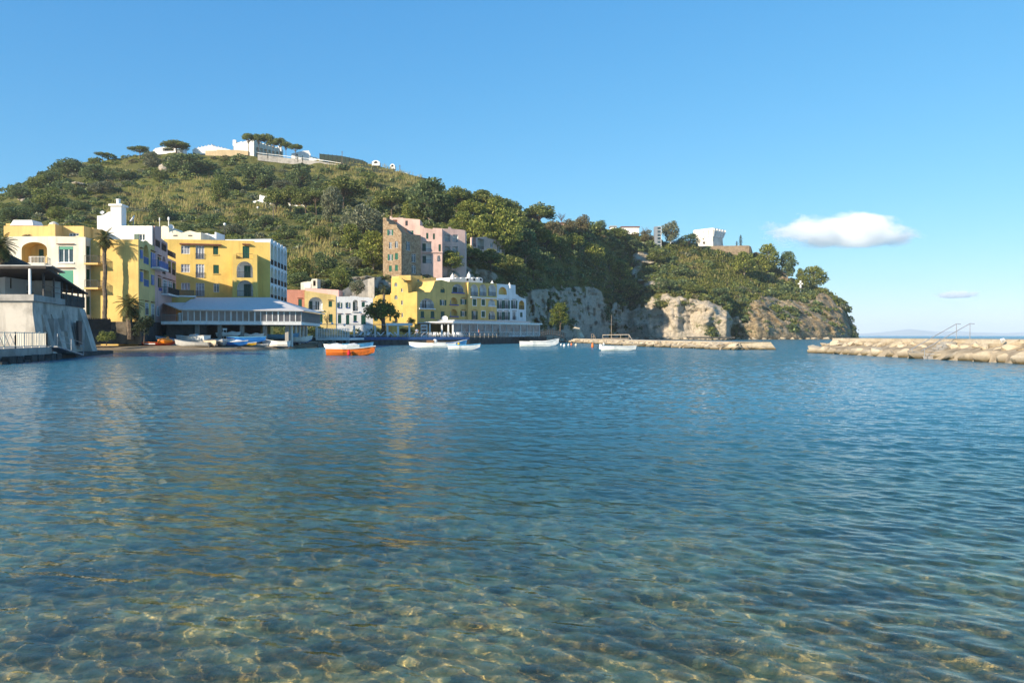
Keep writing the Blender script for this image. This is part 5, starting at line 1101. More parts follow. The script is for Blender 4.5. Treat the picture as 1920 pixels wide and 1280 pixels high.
def proto(kind, seed):
    rng = np.random.default_rng(seed); T = MB(); P = []; sz = .028
    if kind == 'umbrella':
        lean = rng.normal(0, .04, 2); top = Vector((lean[0], lean[1], .62)); T.tube([(0, 0, -.12), (lean[0] * .3, lean[1] * .3, .3), top], [.022, .018, .014], 6)
        for i in range(15):
            a = 2 * PI * i / 14 + rng.normal(0, .25); q = .45 * math.sqrt(rng.random()) if i else 0
            c = np.array([q * math.cos(a), q * math.sin(a), .90 - .40 * q * q + rng.normal(0, .015)])
            T.tube([top - Vector((0, 0, .1 * rng.random())), top.lerp(Vector(c), .6) - Vector((0, 0, .02)), c], [.010, .007, .003], 4)
            P.append(ball(c, (.165, .165, .12), 150, rng, .35))
        sz = .025
    elif kind == 'dome':
        top = Vector((.02, 0, .5)); T.tube([(0, 0, -.12), (.0, .01, .25), top], [.026, .02, .015], 6)
        for i in range(34):
            a = 2.4 * i + rng.normal(0, .25); q = .42 * math.sqrt(rng.random()) if i else 0
            c = np.array([q * math.cos(a), q * math.sin(a), .92 - 1.35 * q * q - .22 * rng.random() * (q > .1)])
            T.tube([top - Vector((0, 0, .15 * rng.random())), top.lerp(Vector(c), .6) - Vector((0, 0, .02)), c], [.010, .007, .003], 4)
            P.append(ball(c, (.155, .155, .12), 105, rng, .35))
        sz = .027
    elif kind == 'aleppo':
        T.tube([(0, 0, -.1), (.03, .01, .35), (-.02, .02, .7), (.02, 0, .95)], [.028, .022, .014, .005], 6)
        for i in range(28):
            z = .24 + .72 * (i / 27) + rng.normal(0, .02); q = (.42 * (1 - ((z - .45) / .62) ** 2) if z > .3 else .3) * rng.uniform(.35, 1.05); a = 2.4 * i + rng.normal(0, .3)
            c = np.array([q * math.cos(a), q * math.sin(a), z]); T.tube([(0, 0, z - .12), (c[0] * .6, c[1] * .6, z - .05), c], [.010, .006, .003], 4)
            P.append(ball(c, (.185, .185, .095), 100, rng, .35))
        sz = .028
    elif kind in ('broad', 'grey'):
        T.tube([(0, 0, -.1), (.02, .0, .25), (.0, .02, .5)], [.030, .022, .012], 6)
        for i in range(26):
            a = 2.4 * i; z = .20 + .68 * rng.random(); q = .38 * math.sqrt(max(0.02, 1 - ((z - .5) / .48) ** 2)) * rng.uniform(.5, 1)
            c = np.array([q * math.cos(a), q * math.sin(a), z]); T.tube([(0, .01, .3), c * .6 + np.array([0, 0, .1]), c], [.012, .007, .003], 4)
            P.append(ball(c, (.17, .17, .15), 95, rng, .4))
        sz = .028
    elif kind == 'bush':
        T.tube([(0, 0, -.2), (.02, 0, .3)], [.03, .015], 5)
        for i in range(11):
            a = 2.4 * i; q = .34 * rng.random() ** .5; z = .12 + .6 * rng.random() * (1 - q); P.append(ball((q * math.cos(a), q * math.sin(a), z + .1), (.2, .2, .2), 90, rng, .4))
        sz = .034
    elif kind == 'cypress':
        T.tube([(0, 0, -.1), (0, 0, .5)], [.05, .02], 5)
        for i in range(14): z = .05 + .9 * i / 13; w = .42 * math.sin(min(1, (1 - z) * 2.2 + .08) * PI / 2) * (.75 + .25 * math.sin(i * 2.3)); P.append(ball((rng.normal(0, .05), rng.normal(0, .05), z), (w, w, .07), 60, rng, .5))
        sz = .03
    elif kind == 'bare':
        T.tube([(0, 0, -.1), (.02, 0, .3), (0, .02, .5)], [.03, .024, .018], 6)
        for i in range(12):
            a = 2.4 * i; d_ = Vector((math.cos(a) * .3, math.sin(a) * .3, 0)); k = Vector((0, .01, .3 + .02 * i)); e_ = k + d_ * .6 + Vector((0, 0, .2)); T.tube([k, e_, k + d_ * rng.uniform(.9, 1.4) + Vector((0, 0, .35 + .2 * rng.random()))], [.014, .009, .004], 4)
            for j in range(3): u = Vector(rng.normal(0, .12, 3)); T.tube([e_, e_ + u + Vector((0, 0, .18))], [.007, .003], 3)
    return T, (np.concatenate(P) if P else None), sz
PROTO = {}; rr0 = random.Random(12)
def tree(name, x, yb, hpx, wpx, kind, leaf, label, d=None, group=None, seed=0, cat='tree', bark='bark', lean=0.0):
    key = (kind, leaf, seed % 3)
    p = at(x, yb, d) if d else ground_at(x, yb)[0]
    if not d: p = p + Vector((0, 0, -.3)); p.x = (x - 960) / F * p.y
    hgt = hpx / F * p.y; wid = wpx / F * p.y
    rt = bpy.data.objects.new(name, None); COL.objects.link(rt); rt.location = p; rt.scale = (wid, wid, hgt); rt.rotation_euler = (0, lean, random.uniform(0, 6.28)); props(rt, label, cat, group)
    if key not in PROTO:
        T, P, sz = proto(kind, hash(kind) % 7 * 0 + sum(map(ord, kind)) * 7 + seed % 3)
        tm = T.build('trunk', M[bark], rt); cm = None
        if P is not None:
            V, Fq = cards(P, np.full(len(P), sz), np.random.default_rng(seed + 3)); cm = link('crown', np_mesh('crown', V, Fq, LM[leaf]), rt)
        PROTO[key] = (tm, cm)
    else:
        for o in PROTO[key]:
            if o: c = o.copy(); COL.objects.link(c); c.parent = rt
    return rt
UP = 'umbrella_pine'
for i, (x, yb, yt, w, lab) in enumerate((
  (467, 285, 243, 30, 'umbrella pine before the lit wall of the castle hotel, leftmost of the hilltop row'), (486, 289, 245, 26, 'umbrella pine at the corner of the castle hotel, second of the hilltop row'),
  (501, 291, 245, 26, 'umbrella pine before the arcaded side of the castle hotel, third of the hilltop row'), (513, 292, 254, 21, 'smaller umbrella pine in the middle of the hilltop row'),
  (525, 293, 253, 24, 'umbrella pine near the far end of the castle hotel, fifth of the hilltop row'), (537, 294, 259, 22, 'umbrella pine past the end of the castle hotel'),
  (555, 293, 263, 25, 'open crowned umbrella pine above the gabled white hilltop house'), (332, 282, 258, 54, 'big flat umbrella pine alone over the dark canopy house'),
  (194, 307, 287, 28, 'little umbrella pine standing alone on the left ridge'), (264, 299, 276, 46, 'bushy flat pine on the ridge between the little and the big lone pines'),
  (518, 406, 353, 48, 'umbrella pine left of the white pine villa'), (546, 405, 349, 54, 'umbrella pine in front of the white pine villa'), (574, 406, 351, 52, 'umbrella pine over the right end of the white pine villa'), (594, 408, 356, 40, 'umbrella pine with dark trunk right of the villa clump'),
  (645, 392, 333, 84, 'wide umbrella pine on the slope above the grey green trees'), (735, 406, 350, 68, 'umbrella pine above the stone tower with forked trunk'),
  (856, 404, 351, 76, 'broad umbrella pine on the skyline right of the dark pine'), (905, 410, 358, 84, 'broad umbrella pine on the skyline above the pale cottage'), (948, 415, 372, 66, 'umbrella pine on the skyline left of the mushroom roof villa'), (1012, 432, 380, 66, 'umbrella pine leaning over the mushroom roof villa'))):
    tree(UP, x, yb, yb - yt, w, 'dome' if i in (7, 10, 11, 12, 14, 15, 16, 17, 18, 19) else 'umbrella', 'pine', lab, group='umbrella pines on the hill', seed=i)
for i, (x, yb, yt, w, lab) in enumerate((
  (805, 420, 333, 84, 'very large dark pine behind the pink terraces'), (868, 452, 398, 54, 'bright pine rising behind the pink terrace block'), (905, 474, 403, 62, 'bright pine in front of the gap between the pink blocks'),
  (945, 488, 398, 70, 'tall bright pine in front of the pink wing with pale trunk'), (985, 505, 428, 64, 'pine at the top of the shaded gully'), (845, 515, 474, 50, 'small bright pine at the foot of the pink terrace block'),
  (1110, 508, 458, 54, 'bright pine on the cliff top above the shaded rock'), (1142, 508, 475, 34, 'small bright pine beside the cliff top pine'), (1163, 532, 484, 48, 'spreading pine overhanging the cliff left of the tan scar'),
  (1440, 514, 458, 44, 'tall pine right of the bastion wall on the headland'), (1476, 526, 472, 38, 'dense dark pine on the headland between tall pine and cross'), (1501, 530, 494, 20, 'thin pine above the cross on the headland'),
  (1526, 543, 500, 52, 'round topped pine at the outer end of the headland'), (1504, 546, 517, 30, 'low pine directly behind the cross'), (1395, 520, 471, 48, 'pine on the grassy slope under the bastion wall'), (700, 510, 435, 62, 'pine with bare pale trunk left of the stone tower'),
  (658, 470, 418, 46, 'pine on the slope left of the pale trunk pine'))):
    tree('pine_tree', x, yb, yb - yt, w, 'aleppo', 'dark' if i in (0, 4, 10) else 'aleppo', lab, group='pines on the slopes', seed=i, bark='pale_bark')
for i, (x, yb, yt, w, kd, lf, lab) in enumerate((
  (622, 418, 350, 48, 'broad', 'grey', 'tall grey green tree right of the villa pine clump'), (682, 452, 376, 82, 'broad', 'grey', 'broad pale grey green tree above the tall stone retaining wall'), (655, 440, 400, 44, 'broad', 'grey', 'smaller grey green tree left of the broad pale one'),
  (1092, 445, 402, 32, 'broad', 'brownish', 'brownish open tree on the skyline above the cliff pines'), (1068, 440, 408, 30, 'broad', 'brownish', 'brownish tree on the skyline right of the mushroom roof villa'), (1036, 455, 412, 44, 'broad', 'brownish', 'olive brown tree below the leaning umbrella pine'),
  (1125, 445, 412, 26, 'broad', 'dark', 'small dark tree on the skyline left of the white hut'), (1160, 450, 424, 34, 'broad', 'mid', 'green tree on the skyline left of the long white house'), (1212, 458, 432, 30, 'broad', 'brownish', 'brown shrubby tree left of the lift tower'),
  (1256, 463, 415, 36, 'broad', 'grey', 'tall feathery tree right of the lift tower'), (1290, 461, 435, 48, 'broad', 'dark', 'dark round tree left of the watch tower'), (425, 360, 318, 60, 'broad', 'dark', 'dark oak on the upper slope below the beige garden wall'),
  (480, 350, 310, 70, 'broad', 'dark', 'dark spreading oak below the castle hotel'), (562, 352, 310, 56, 'broad', 'dark', 'dark oak below the gabled white house'), (345, 330, 290, 70, 'broad', 'dark', 'dark oak under the canopy house on the ridge'),
  (412, 385, 325, 40, 'broad', 'mid', 'yellow green poplar like tree halfway up the hill'), (300, 415, 372, 40, 'broad', 'dark', 'dark oak right of the chimney'), (392, 425, 394, 34, 'bush', 'dark', 'round almost black bush above the vaulted roofs'),
  (130, 330, 296, 60, 'broad', 'dark', 'dark oak crown on the left ridge'), (175, 340, 306, 50, 'broad', 'dark', 'dark oak on the ridge below the little umbrella pine'), (90, 395, 350, 70, 'broad', 'mid', 'big green shrub on the left shoulder of the hill'),
  (30, 425, 385, 60, 'broad', 'dark', 'dark bush mass above the white house at far left'), (610, 520, 470, 56, 'broad', 'dark', 'dark green tree on the slope right of the arcade'), (565, 520, 478, 50, 'broad', 'mid', 'green tree on the slope just beside the white arcade'),
  (640, 545, 498, 50, 'broad', 'mid', 'green tree above the roofless hut'), (1137, 602, 566, 28, 'bush', 'dark', 'dark bush clinging to the shaded cliff'), (1285, 524, 496, 54, 'bush', 'dark', 'dark rounded thicket on the headland slope'),
  (1170, 562, 518, 66, 'broad', 'mid', 'dark green shrub tree on the cliff edge left of the pale cliff'))):
    tree('hillside_tree' if kd == 'broad' else 'hillside_bush', x, yb, yb - yt, w, kd, lf, lab, group='single trees on the hill and cliff', seed=i, cat='tree' if kd == 'broad' else 'bush')
tree('cypress', 1388, 462, 21, 10, 'cypress', 'cypress', 'tall cypress right of the watch tower', d=420, group='cypresses by the tower', seed=0)
tree('cypress', 1381, 462, 10, 6, 'cypress', 'cypress', 'short young cypress beside the tall cypress', d=420, group='cypresses by the tower', seed=1)
for i, (x, lab) in enumerate(((568, 'slim cypress in front of the terrace wall below the gabled white house'), (559, 'slim cypress left along the terrace wall of the hilltop'), (503, 'slim cypress below the castle hotel arcade'))):
    tree('cypress', x, 304 if x > 510 else 298, 12, 3.5, 'cypress', 'cypress', lab, d=409, group='slim cypresses on the hilltop terraces', seed=i)
tree('cliff_pine', 1050, 618, 50, 42, 'aleppo', 'bright', 'bright yellow green pine at the foot of the cliff by the footbridge', d=226, seed=1)
tree('umbrella_pine', 716, 624, 62, 64, 'dome', 'bright', 'umbrella pine growing on the sun deck before the hotel tower', d=156, seed=1, group='umbrella pines on the hill')
tree('olive_tree', 669, 557, 33, 32, 'broad', 'grey', 'round olive tree in front of the stone retaining wall', d=174, seed=0)
tree('pruned_tree', 613, 616, 30, 26, 'bare', 'dark', 'bare pruned tree on the white fenced deck', d=140, seed=0)
tree('bare_tree', 1052, 420, 26, 26, 'bare', 'dark', 'leafless pale tree on the skyline right of the leaning pine', seed=1, bark='bark')
tree('bare_tree', 1211, 436, 24, 20, 'bare', 'dark', 'leafless tree on the skyline left of the lift tower', seed=2)
tree('climbing_shrub', 771, 609, 18, 22, 'bush', 'bright', 'bright climbing shrub against the lit hotel wall', d=162, seed=0, cat='shrub')
tree('hedge', 200, 642, 26, 36, 'bush', 'mid', 'low green hedge on the beach below the wooden fence', d=93, seed=1, cat='hedge')
tree('dark_shrub', 270, 634, 54, 44, 'bush', 'cypress', 'dark round shrub at the corner of the yellow block', d=97, seed=2, cat='shrub')
tree('ivy_shrub', 762, 628, 16, 34, 'bush', 'mid', 'ivy shrub under the white column pergola', d=157, seed=2, cat='shrub')
tree('corner_shrub', 305, 640, 14, 26, 'bush', 'dark', 'small dark shrub by the stone base of the yellow block', d=103, seed=1, cat='shrub')
tree('terrace_shrub', 52, 447, 10, 22, 'bush', 'brownish', 'small dry shrub on the flat roof of the white house', d=99, seed=0, cat='shrub')
for i, (x, yb, hp, w, lf) in enumerate(((835, 418, 52, 50, 'pine'), (882, 425, 50, 58, 'aleppo'), (926, 432, 56, 62, 'aleppo'), (965, 446, 54, 56, 'pine'), (893, 450, 44, 50, 'aleppo'), (925, 462, 50, 52, 'aleppo'), (962, 470, 52, 56, 'aleppo'), (1000, 458, 46, 50, 'pine'), (1025, 474, 44, 50, 'aleppo'), (1050, 486, 42, 46, 'pine'), (880, 500, 40, 56, 'pine'), (920, 512, 44, 60, 'pine'), (960, 520, 44, 56, 'pine'), (1000, 520, 40, 56, 'pine'), (1075, 478, 38, 44, 'aleppo'), (775, 422, 50, 46, 'aleppo'), (700, 420, 44, 44, 'pine'))):
    tree('wood_pine', x, yb, hp, w, 'dome' if i % 3 else 'aleppo', lf, 'pine in the dense wood between the stone tower and the cliff', group='pines of the dense wood', seed=i)
oak_ = [(40, 372), (70, 352), (98, 340), (150, 322), (60, 400), (110, 410), (150, 395), (190, 360), (230, 335), (20, 400), (140, 365), (285, 312), (378, 318), (300, 338), (500, 350), (530, 358), (600, 352), (455, 415), (500, 425), (440, 440), (540, 445), (600, 450), (350, 440), (590, 545), (560, 540), (630, 520), (700, 470), (670, 500), (650, 380), (690, 350), (780, 375), (1180, 470), (1230, 490), (1250, 545), (1300, 548), (1350, 560)]
for i, (x, y) in enumerate(oak_): tree('hillside_oak', x, y + 4, rr0.uniform(22, 36), rr0.uniform(34, 52), 'broad', ('dark', 'mid', 'dark', 'grey')[i % 4] if x < 1000 else ('mid', 'dark')[i % 2], 'rounded evergreen oak in the scrub of the slope', group='evergreen oaks in the scrub', seed=i)
# palms
def palm(x, yb, yc, wpx, d, label, droop=1.0, nf=34, trunk=.24, skirt=True, seed=1):
    rng = np.random.default_rng(seed); p = at(x, yb, d); c = at(x, yc, d); rad = wpx / 2 / F * d; rt = empty('palm_tree', p, label, 'palm tree', 'palm trees along the shore')
    T = MB(); k = max(3, int((c.z - p.z) / .35)); pts = [p.lerp(c, i / k) + Vector((.05 * math.sin(i * .6), 0, 0)) for i in range(k + 1)]; T.tube(pts, [trunk * (1 + .13 * (i % 2)) * (1.15 - .25 * i / k) for i in range(k + 1)], 8); T.build('trunk', M['palm_bark'], rt)
    V = []; Fc = []
    for i in range(nf):
        a = 2.4 * i + rng.normal(0, .15); el = R(75) - R(125) * (i / nf) * droop; L = rad * rng.uniform(.85, 1.12); dv_ = Vector((math.cos(a) * math.cos(el), math.sin(a) * math.cos(el), math.sin(el)))
        pt_ = c.copy(); dirr = dv_.copy(); sd = dirr.cross(Vector((0, 0, 1))).normalized()
        for j in range(9):
            q = pt_ + dirr * L / 9; w = L * .20 * math.sin(PI * (j + .9) / 10.2)
            for s_ in (-1, 1):
                for m_ in range(2):
                    b0 = pt_.lerp(q, m_ * .5); tip = b0 + dirr * w * .8 + sd * s_ * w - Vector((0, 0, w * .35)); n0 = len(V); e_ = dirr * L * .02; V += [tuple(b0 - e_), tuple(b0 + e_ * 1.5), tuple(tip + e_ * .5), tuple(tip - e_ * .5)]; Fc.append((n0, n0 + 1, n0 + 2, n0 + 3))
            pt_ = q; dirr = (dirr + Vector((0, 0, -.17 * droop))).normalized()
    V = np.array(V) - np.array(p); o = link('crown', np_mesh('crown', V, np.array(Fc), LM['palm']), rt)
    if skirt:
        P = ball((0, 0, c.z - p.z - rad * .45), (rad * .42, rad * .42, rad * .55), 260, rng, .3); V, Fq = cards(P, np.full(len(P), rad * .09), rng, .35); link('dead_frond_skirt', np_mesh('dead_frond_skirt', V, Fq, LM['brownish']), rt)
M['palm_bark'] = paint('palm_bark', (.17, .125, .085), .9, .45, scale=6.0)
palm(197, 634, 447, 47, 96.5, 'tall slim palm with ringed trunk in front of the bright yellow block', seed=1)
palm(243, 636, 572, 58, 97, 'short bushy fan palm at the foot of the yellow block', trunk=.35, seed=2, nf=46)
palm(720, 624, 540, 24, 155.5, 'small headed tall palm beside the sun deck umbrella pine', seed=3, nf=26)
palm(2, 560, 462, 66, 72, 'palm crown at the far left edge above the roof canopy', seed=4, nf=50, trunk=.3)
M['rubble'] = plaster('rubble_wall_stone', (.17, .14, .10), .4, 1.6)
# wooden fence left of the palms
r = house('wooden_fence', 180, 615, 95, 'dark slatted wooden fence on a stone footing at the foot of the yellow block', 'fence'); mb = MB(); f = Fac(r, 153, 93, 208, 95.5)
for i in range(34): a = f.L * i / 34; f.bx(mb, a + .01, a + .1, f.pix(180, 618)[1], f.pix(180, 597)[1] + .08 * math.sin(i * 3), -.03, .0)
for z_ in (1.1, 2.6): pass
mb.build('slats', M['dark_wood'], r); mb = MB(); f.bx(mb, -.3, f.L + .3, f.pix(180, 645)[1], f.pix(180, 618)[1], -1.5, -.02); mb.build('footing', M['dark_stone'], r); mb = MB(); f = Fac(r, 205, 97.0, 263, 97.6); f.bx(mb, 0, f.L, f.pix(234, 645)[1], f.pix(234, 603)[1], -.6, 0); mb.build('rubble_wall', M['rubble'], r)

# ================================================================== SCRUB (nobody could count it)
def slope_points(n, xr, test, rng):
    out = []
    xs = rng.uniform(xr[0], xr[1], n * 3); ii = np.clip(np.searchsorted(TX, xs), 0, len(TX) - 1)
    for i in ii:
        y = rng.uniform(TY[i, -1] - .5, min(TY[i, 0], 634)); j = int(np.argmin(np.abs(TY[i] - y)))
        if test(TX[i], TY[i, j], i, j): out.append((WX[i, j], WY[i, j], WZ[i, j], TX[i], TY[i, j]))
        if len(out) >= n: break
    return np.array(out)
def inside(x, y, E): return any(((x - a) / c) ** 2 + ((y - b) / d) ** 2 < 1 for a, b, c, d in E)
REED = [(330, 375, 100, 24), (410, 345, 50, 13), (600, 465, 26, 42), (720, 340, 70, 24), (645, 325, 50, 16), (1292, 490, 26, 42), (235, 318, 30, 12), (760, 360, 50, 16), (560, 385, 20, 10), (250, 400, 60, 20), (480, 400, 60, 22), (570, 500, 30, 24)]
CACT = [(280, 315, 60, 16), (330, 325, 40, 16), (80, 420, 70, 18), (560, 470, 40, 20), (1040, 470, 70, 30), (1200, 470, 50, 20), (1240, 500, 40, 25), (920, 445, 60, 20), (470, 430, 60, 16), (1100, 430, 50, 14), (1270, 525, 40, 14), (620, 500, 40, 20)]
def scrub(name, n, leaf, label, test, rng, rpx=(6, 13), per=110, flat=.75, asp=.6, csize=.17, xr=(-60, 1600)):
    S_ = slope_points(n, xr, test, rng)
    if not len(S_): return
    m = len(S_); rad = rng.uniform(rpx[0], rpx[1], m) ** 1 * S_[:, 1] / F; d = rng.normal(size=(m, per, 3)); d /= np.linalg.norm(d, axis=2)[..., None]; d[..., 2] = np.abs(d[..., 2]) - .25
    lump = 1 + .28 * np.sin(d[..., 0] * 5 + S_[:, 3:4]) * np.sin(d[..., 1] * 5 + 2 * S_[:, 4:5])
    P = S_[:, None, :3] + d * (rad[:, None] * (.6 + .4 * rng.random((m, per)) ** .5) * lump)[..., None] * np.array([1, 1, flat]) + np.array([0, 0, .15]) * rad[:, None, None]
    V, Fq = cards(P.reshape(-1, 3), np.repeat(rad, per) * csize, rng, asp); o = link(name, np_mesh(name, V, Fq, LM[leaf])); props(o, label, 'scrub', kind='stuff'); return o
rg_ = np.random.default_rng(21)
rk_ = lambda i, j: rock[i, j] < .42
notgrass = lambda i, j: grass[i, j] < .55
ridge_ok = lambda x, y, i: y > TY[i, -1] + (13 if 478 < x < 840 else 5 if 286 < x <= 478 else -5)
base = lambda x, y, i, j: ridge_ok(x, y, i) and rk_(i, j) and (not inside(x, y, REED) or rg_.random() < .6) and (notgrass(i, j) or rg_.random() < .2)
scrub('dark_scrub', 1700, 'dark', 'dark evergreen maquis scrub covering the hillside', base, rg_, (5, 14))
scrub('green_scrub', 1500, 'mid', 'mid green bushes mixed through the hillside scrub', base, rg_, (4, 12))
scrub('bright_scrub', 800, 'bright', 'bright yellow green spurge clumps on the hillside', lambda x, y, i, j: base(x, y, i, j) and (x < 560 or x > 1050), rg_, (3, 8))
scrub('grey_scrub', 420, 'grey', 'grey green wild olive bushes on the hillside', base, rg_, (4, 11))
scrub('brown_scrub', 420, 'brownish', 'brownish winter bushes on the hillside', base, rg_, (4, 10))
scrub('low_scrub', 520, 'mid', 'low green tufts on the headland meadow and cliff ledges', lambda x, y, i, j: x > 940 and (rock[i, j] < .75 or rg_.random() < .25) and y < 628, rg_, (2, 5.5), 60)
scrub('ledge_scrub', 420, 'dark', 'dark bushes rooted on the cliff ledges and rocky headland', lambda x, y, i, j: x > 960 and rock[i, j] > .2 and y < 624 and nB[i, j] > (.12 if x < 1390 else .22), rg_, (2.5, 8), 80)
LM['reed'] = leafmat('dry_reed', (.30, .25, .08), (.55, .45, .19), (.36, .38, .09), .4); LM['cactus'] = leafmat('prickly_pear_pads', (.12, .14, .075), (.27, .28, .16), (.42, .40, .2), .05)
# reeds: thin upright straws in dense brakes
S_ = slope_points(3400, (180, 1330), lambda x, y, i, j: rk_(i, j) and inside(x + rg_.normal(0, 6), y + rg_.normal(0, 5), REED), rg_); m = len(S_)
if m:
    per = 17; P = S_[:, None, :3] + rg_.normal(0, 1.0, (m, per, 3)) * np.array([1, 1, .25]); P = P.reshape(-1, 3); n = len(P); hh_ = rg_.uniform(.8, 2.1, n); w = rg_.uniform(.05, .10, n); yw = rg_.uniform(0, PI, n); ln_ = rg_.normal(0, .13, (n, 2)) + np.array([.1, 0])
    sx = np.stack([np.cos(yw) * w, np.sin(yw) * w, 0 * w], 1); tp_ = np.stack([ln_[:, 0] * hh_, ln_[:, 1] * hh_, hh_], 1)
    V = np.stack([P - sx, P + sx, P + tp_ * .8 + sx * 1.3, P + tp_ - sx * .5], 1).reshape(-1, 3); o = link('reed_brake', np_mesh('reed_brake', V, np.arange(4 * n).reshape(n, 4), LM['reed'])); props(o, 'straw coloured dry reed brakes on the hillside', 'reeds', kind='stuff')
scrub('prickly_pear', 330, 'cactus', 'pale prickly pear thickets on the slopes', lambda x, y, i, j: rk_(i, j) and inside(x, y, CACT), rg_, (4, 9), 60, .8, .85, .2)
# meadow grass
S_ = slope_points(3800, (1240, 1570), lambda x, y, i, j: rock[i, j] < .4, rg_); m = len(S_)
P = (S_[:, None, :3] + rg_.normal(0, .9, (m, 8, 3)) * np.array([1, 1, .15])).reshape(-1, 3); n = len(P); hh_ = rg_.uniform(.5, 1.3, n); yw = rg_.uniform(0, PI, n); w = .22
sx = np.stack([np.cos(yw) * w, np.sin(yw) * w, 0 * yw], 1); tp_ = np.stack([rg_.normal(0, .3, n), rg_.normal(0, .3, n), hh_], 1)
V = np.stack([P - sx, P + sx, P + tp_ + sx, P + tp_ - sx], 1).reshape(-1, 3); LM['grass'] = leafmat('meadow_grass', (.10, .12, .02), (.24, .23, .05), (.3, .26, .1), .4)
o = link('meadow_grass', np_mesh('meadow_grass', V, np.arange(4 * n).reshape(n, 4), LM['grass'])); props(o, 'rough olive grass on the headland slope', 'grass', kind='stuff')
# ================================================================== WATERFRONT
M['pale_wood'] = paint('pale_weathered_wood', (.40, .34, .27), .8, .6)
WD = [(592, 124), (655, 124), (655, 139), (745, 146), (830, 150), (880, 153), (900, 159), (985, 184), (1010, 190)]
fr = [((x - 960) / F * d, d) for x, d in WD]
r = house('sun_deck', 760, 640, 150, 'long dark quay terrace in front of the hotels with a blue covered edge', 'quay')
poly = fr[2:] + [(9, 200), (-9, 200), (-20, 172), (-42, 168), (-45, 139.5)]
mb = MB(); mb.prism(poly, -.6, 1.44); mb.build('quay_wall', M['dark_stone'], r)
mb = MB(); mb.prism([(p[0], p[1] + .5) for p in fr[2:]] + poly[7:-1] + [(-44.8, 139.9)], 1.444, 1.5); mb.build('paving', M['concrete'], r)
mb = MB(); q_ = fr[2:6]
for a, b in zip(q_, q_[1:]):
    a, b = Vector(a), Vector(b); n_ = Vector(((b - a).y, -(b - a).x)).normalized() * .12
    mb.prism([(a.x + n_.x, a.y + n_.y), (b.x + n_.x, b.y + n_.y), (b.x - n_.x, b.y - n_.y), (a.x - n_.x, a.y - n_.y)], 1.0, 1.56)
mb.build('blue_edge_cover', paint('blue_tarpaulin', (.03, .085, .22), .6, .7), r)
# waterfront railing before the glass pavilion
r = house('waterfront_railing', 940, 636, 165, 'pale wooden post and rail fence along the quay below the glass pavilion', 'railing')
pts = [Vector((*p, 1.44)) for p in fr[5:]]; mb = MB(); pb = MB()
for a, b in zip(pts, pts[1:]):
    for h_ in (.42, .9): pb.bar(a + Vector((0, 0, h_)), b + Vector((0, 0, h_)), .09)
    k = max(1, int((b - a).length / 2.1))
    for i in range(k + (b is pts[-1])): c_ = a.lerp(b, i / k); mb = MB(); mb.bar(c_ - Vector((0, .05, .3)), c_ + Vector((0, -.05, .95)), .11); mb.build('post', M['pale_wood'], r)
pb.build('rails', M['pale_wood'], r)
# rocks under the quay
# white fenced deck on piles
r = house('fenced_deck', 625, 633, 124, 'raised deck with white picket fence between the pavilion and the dark quay', 'deck')
mb = MB(); mb.prism([fr[0], fr[1], (fr[1][0] - .5, 139), (fr[0][0], 139)], 1.05, 1.4); mb.build('floor', M['frame_w'], r)
for x, d in ((600, 124.6), (626, 124.6), (652, 124.6), (610, 131), (640, 131)): mb = MB(); p = at(x, 640, d); mb.box((p.x, p.y, -.5), .5, .5, 1.55); mb.build('pile', M['concrete'], r)
f = Fac(r, 592, 124, 655, 124); f.railing(.1, f.L - .1, 1.402, 1.55, -.1, None, 'frame_w', gap=.26, bw=.11, name='picket_fence')
mb = MB(); f.bx(mb, -.05, .25, 1.402, 3.2, -.3, 0); mb.build('gate_post', M['frame_w'], r)
for x, y in ((602, 607), (623, 607.5), (646, 610)):
    mb = MB(); p = at(x, y + 1.2, 149.5); mb.lathe(p, [(.05, 0), (.2, .08), (.26, .25), (.18, .42), (.02, .48)], 10); o = mb.build('globe_lamp', M['frame_w'], None, origin=p)
    props(o, 'small white globe lamp on the deck pergola beam, %s' % ('left of the pruned tree' if x == 602 else 'right of the pruned tree' if x == 623 else 'nearest the white column pergola'), 'lamp', 'globe lamps on the deck')
# arched footbridge
r = house('footbridge', 1035, 630, 205, 'arched wooden footbridge with railings between the quay and the left breakwater', 'bridge')
n = 14; A_ = [at(1003 + 58 * i / n, 633.5 - 7.5 * math.sin(PI * i / n), 190 + 12 * i / n) for i in range(n + 1)]
mb = MB()
for a, b in zip(A_, A_[1:]):
    k_ = Vector((.2, 1.8, 0)); d_ = Vector((0, 0, -.28)); mb.face([a, b, b + k_, a + k_]); mb.face([a + d_, b + d_, b, a]); mb.face([b + k_ + d_, a + k_ + d_, a + k_, b + k_]); mb.face([b + d_, a + d_, a + d_ + k_, b + d_ + k_])
mb.build('arched_deck', M['wood'], r)
for off in (Vector((0, 0, 0)), Vector((.2, 1.8, 0))):
    mb = MB()
    for i, (a, b) in enumerate(zip(A_, A_[1:])):
        for h_ in (.5, 1.05): mb.bar(a + off + Vector((0, 0, h_)), b + off + Vector((0, 0, h_)), .12)
        mb.bar(a + off, a + off + Vector((0, 0, 1.15)), .13)
    mb.build('railing', M['bridge_wood'] if 'bridge_wood' in M else M['wood'], r)
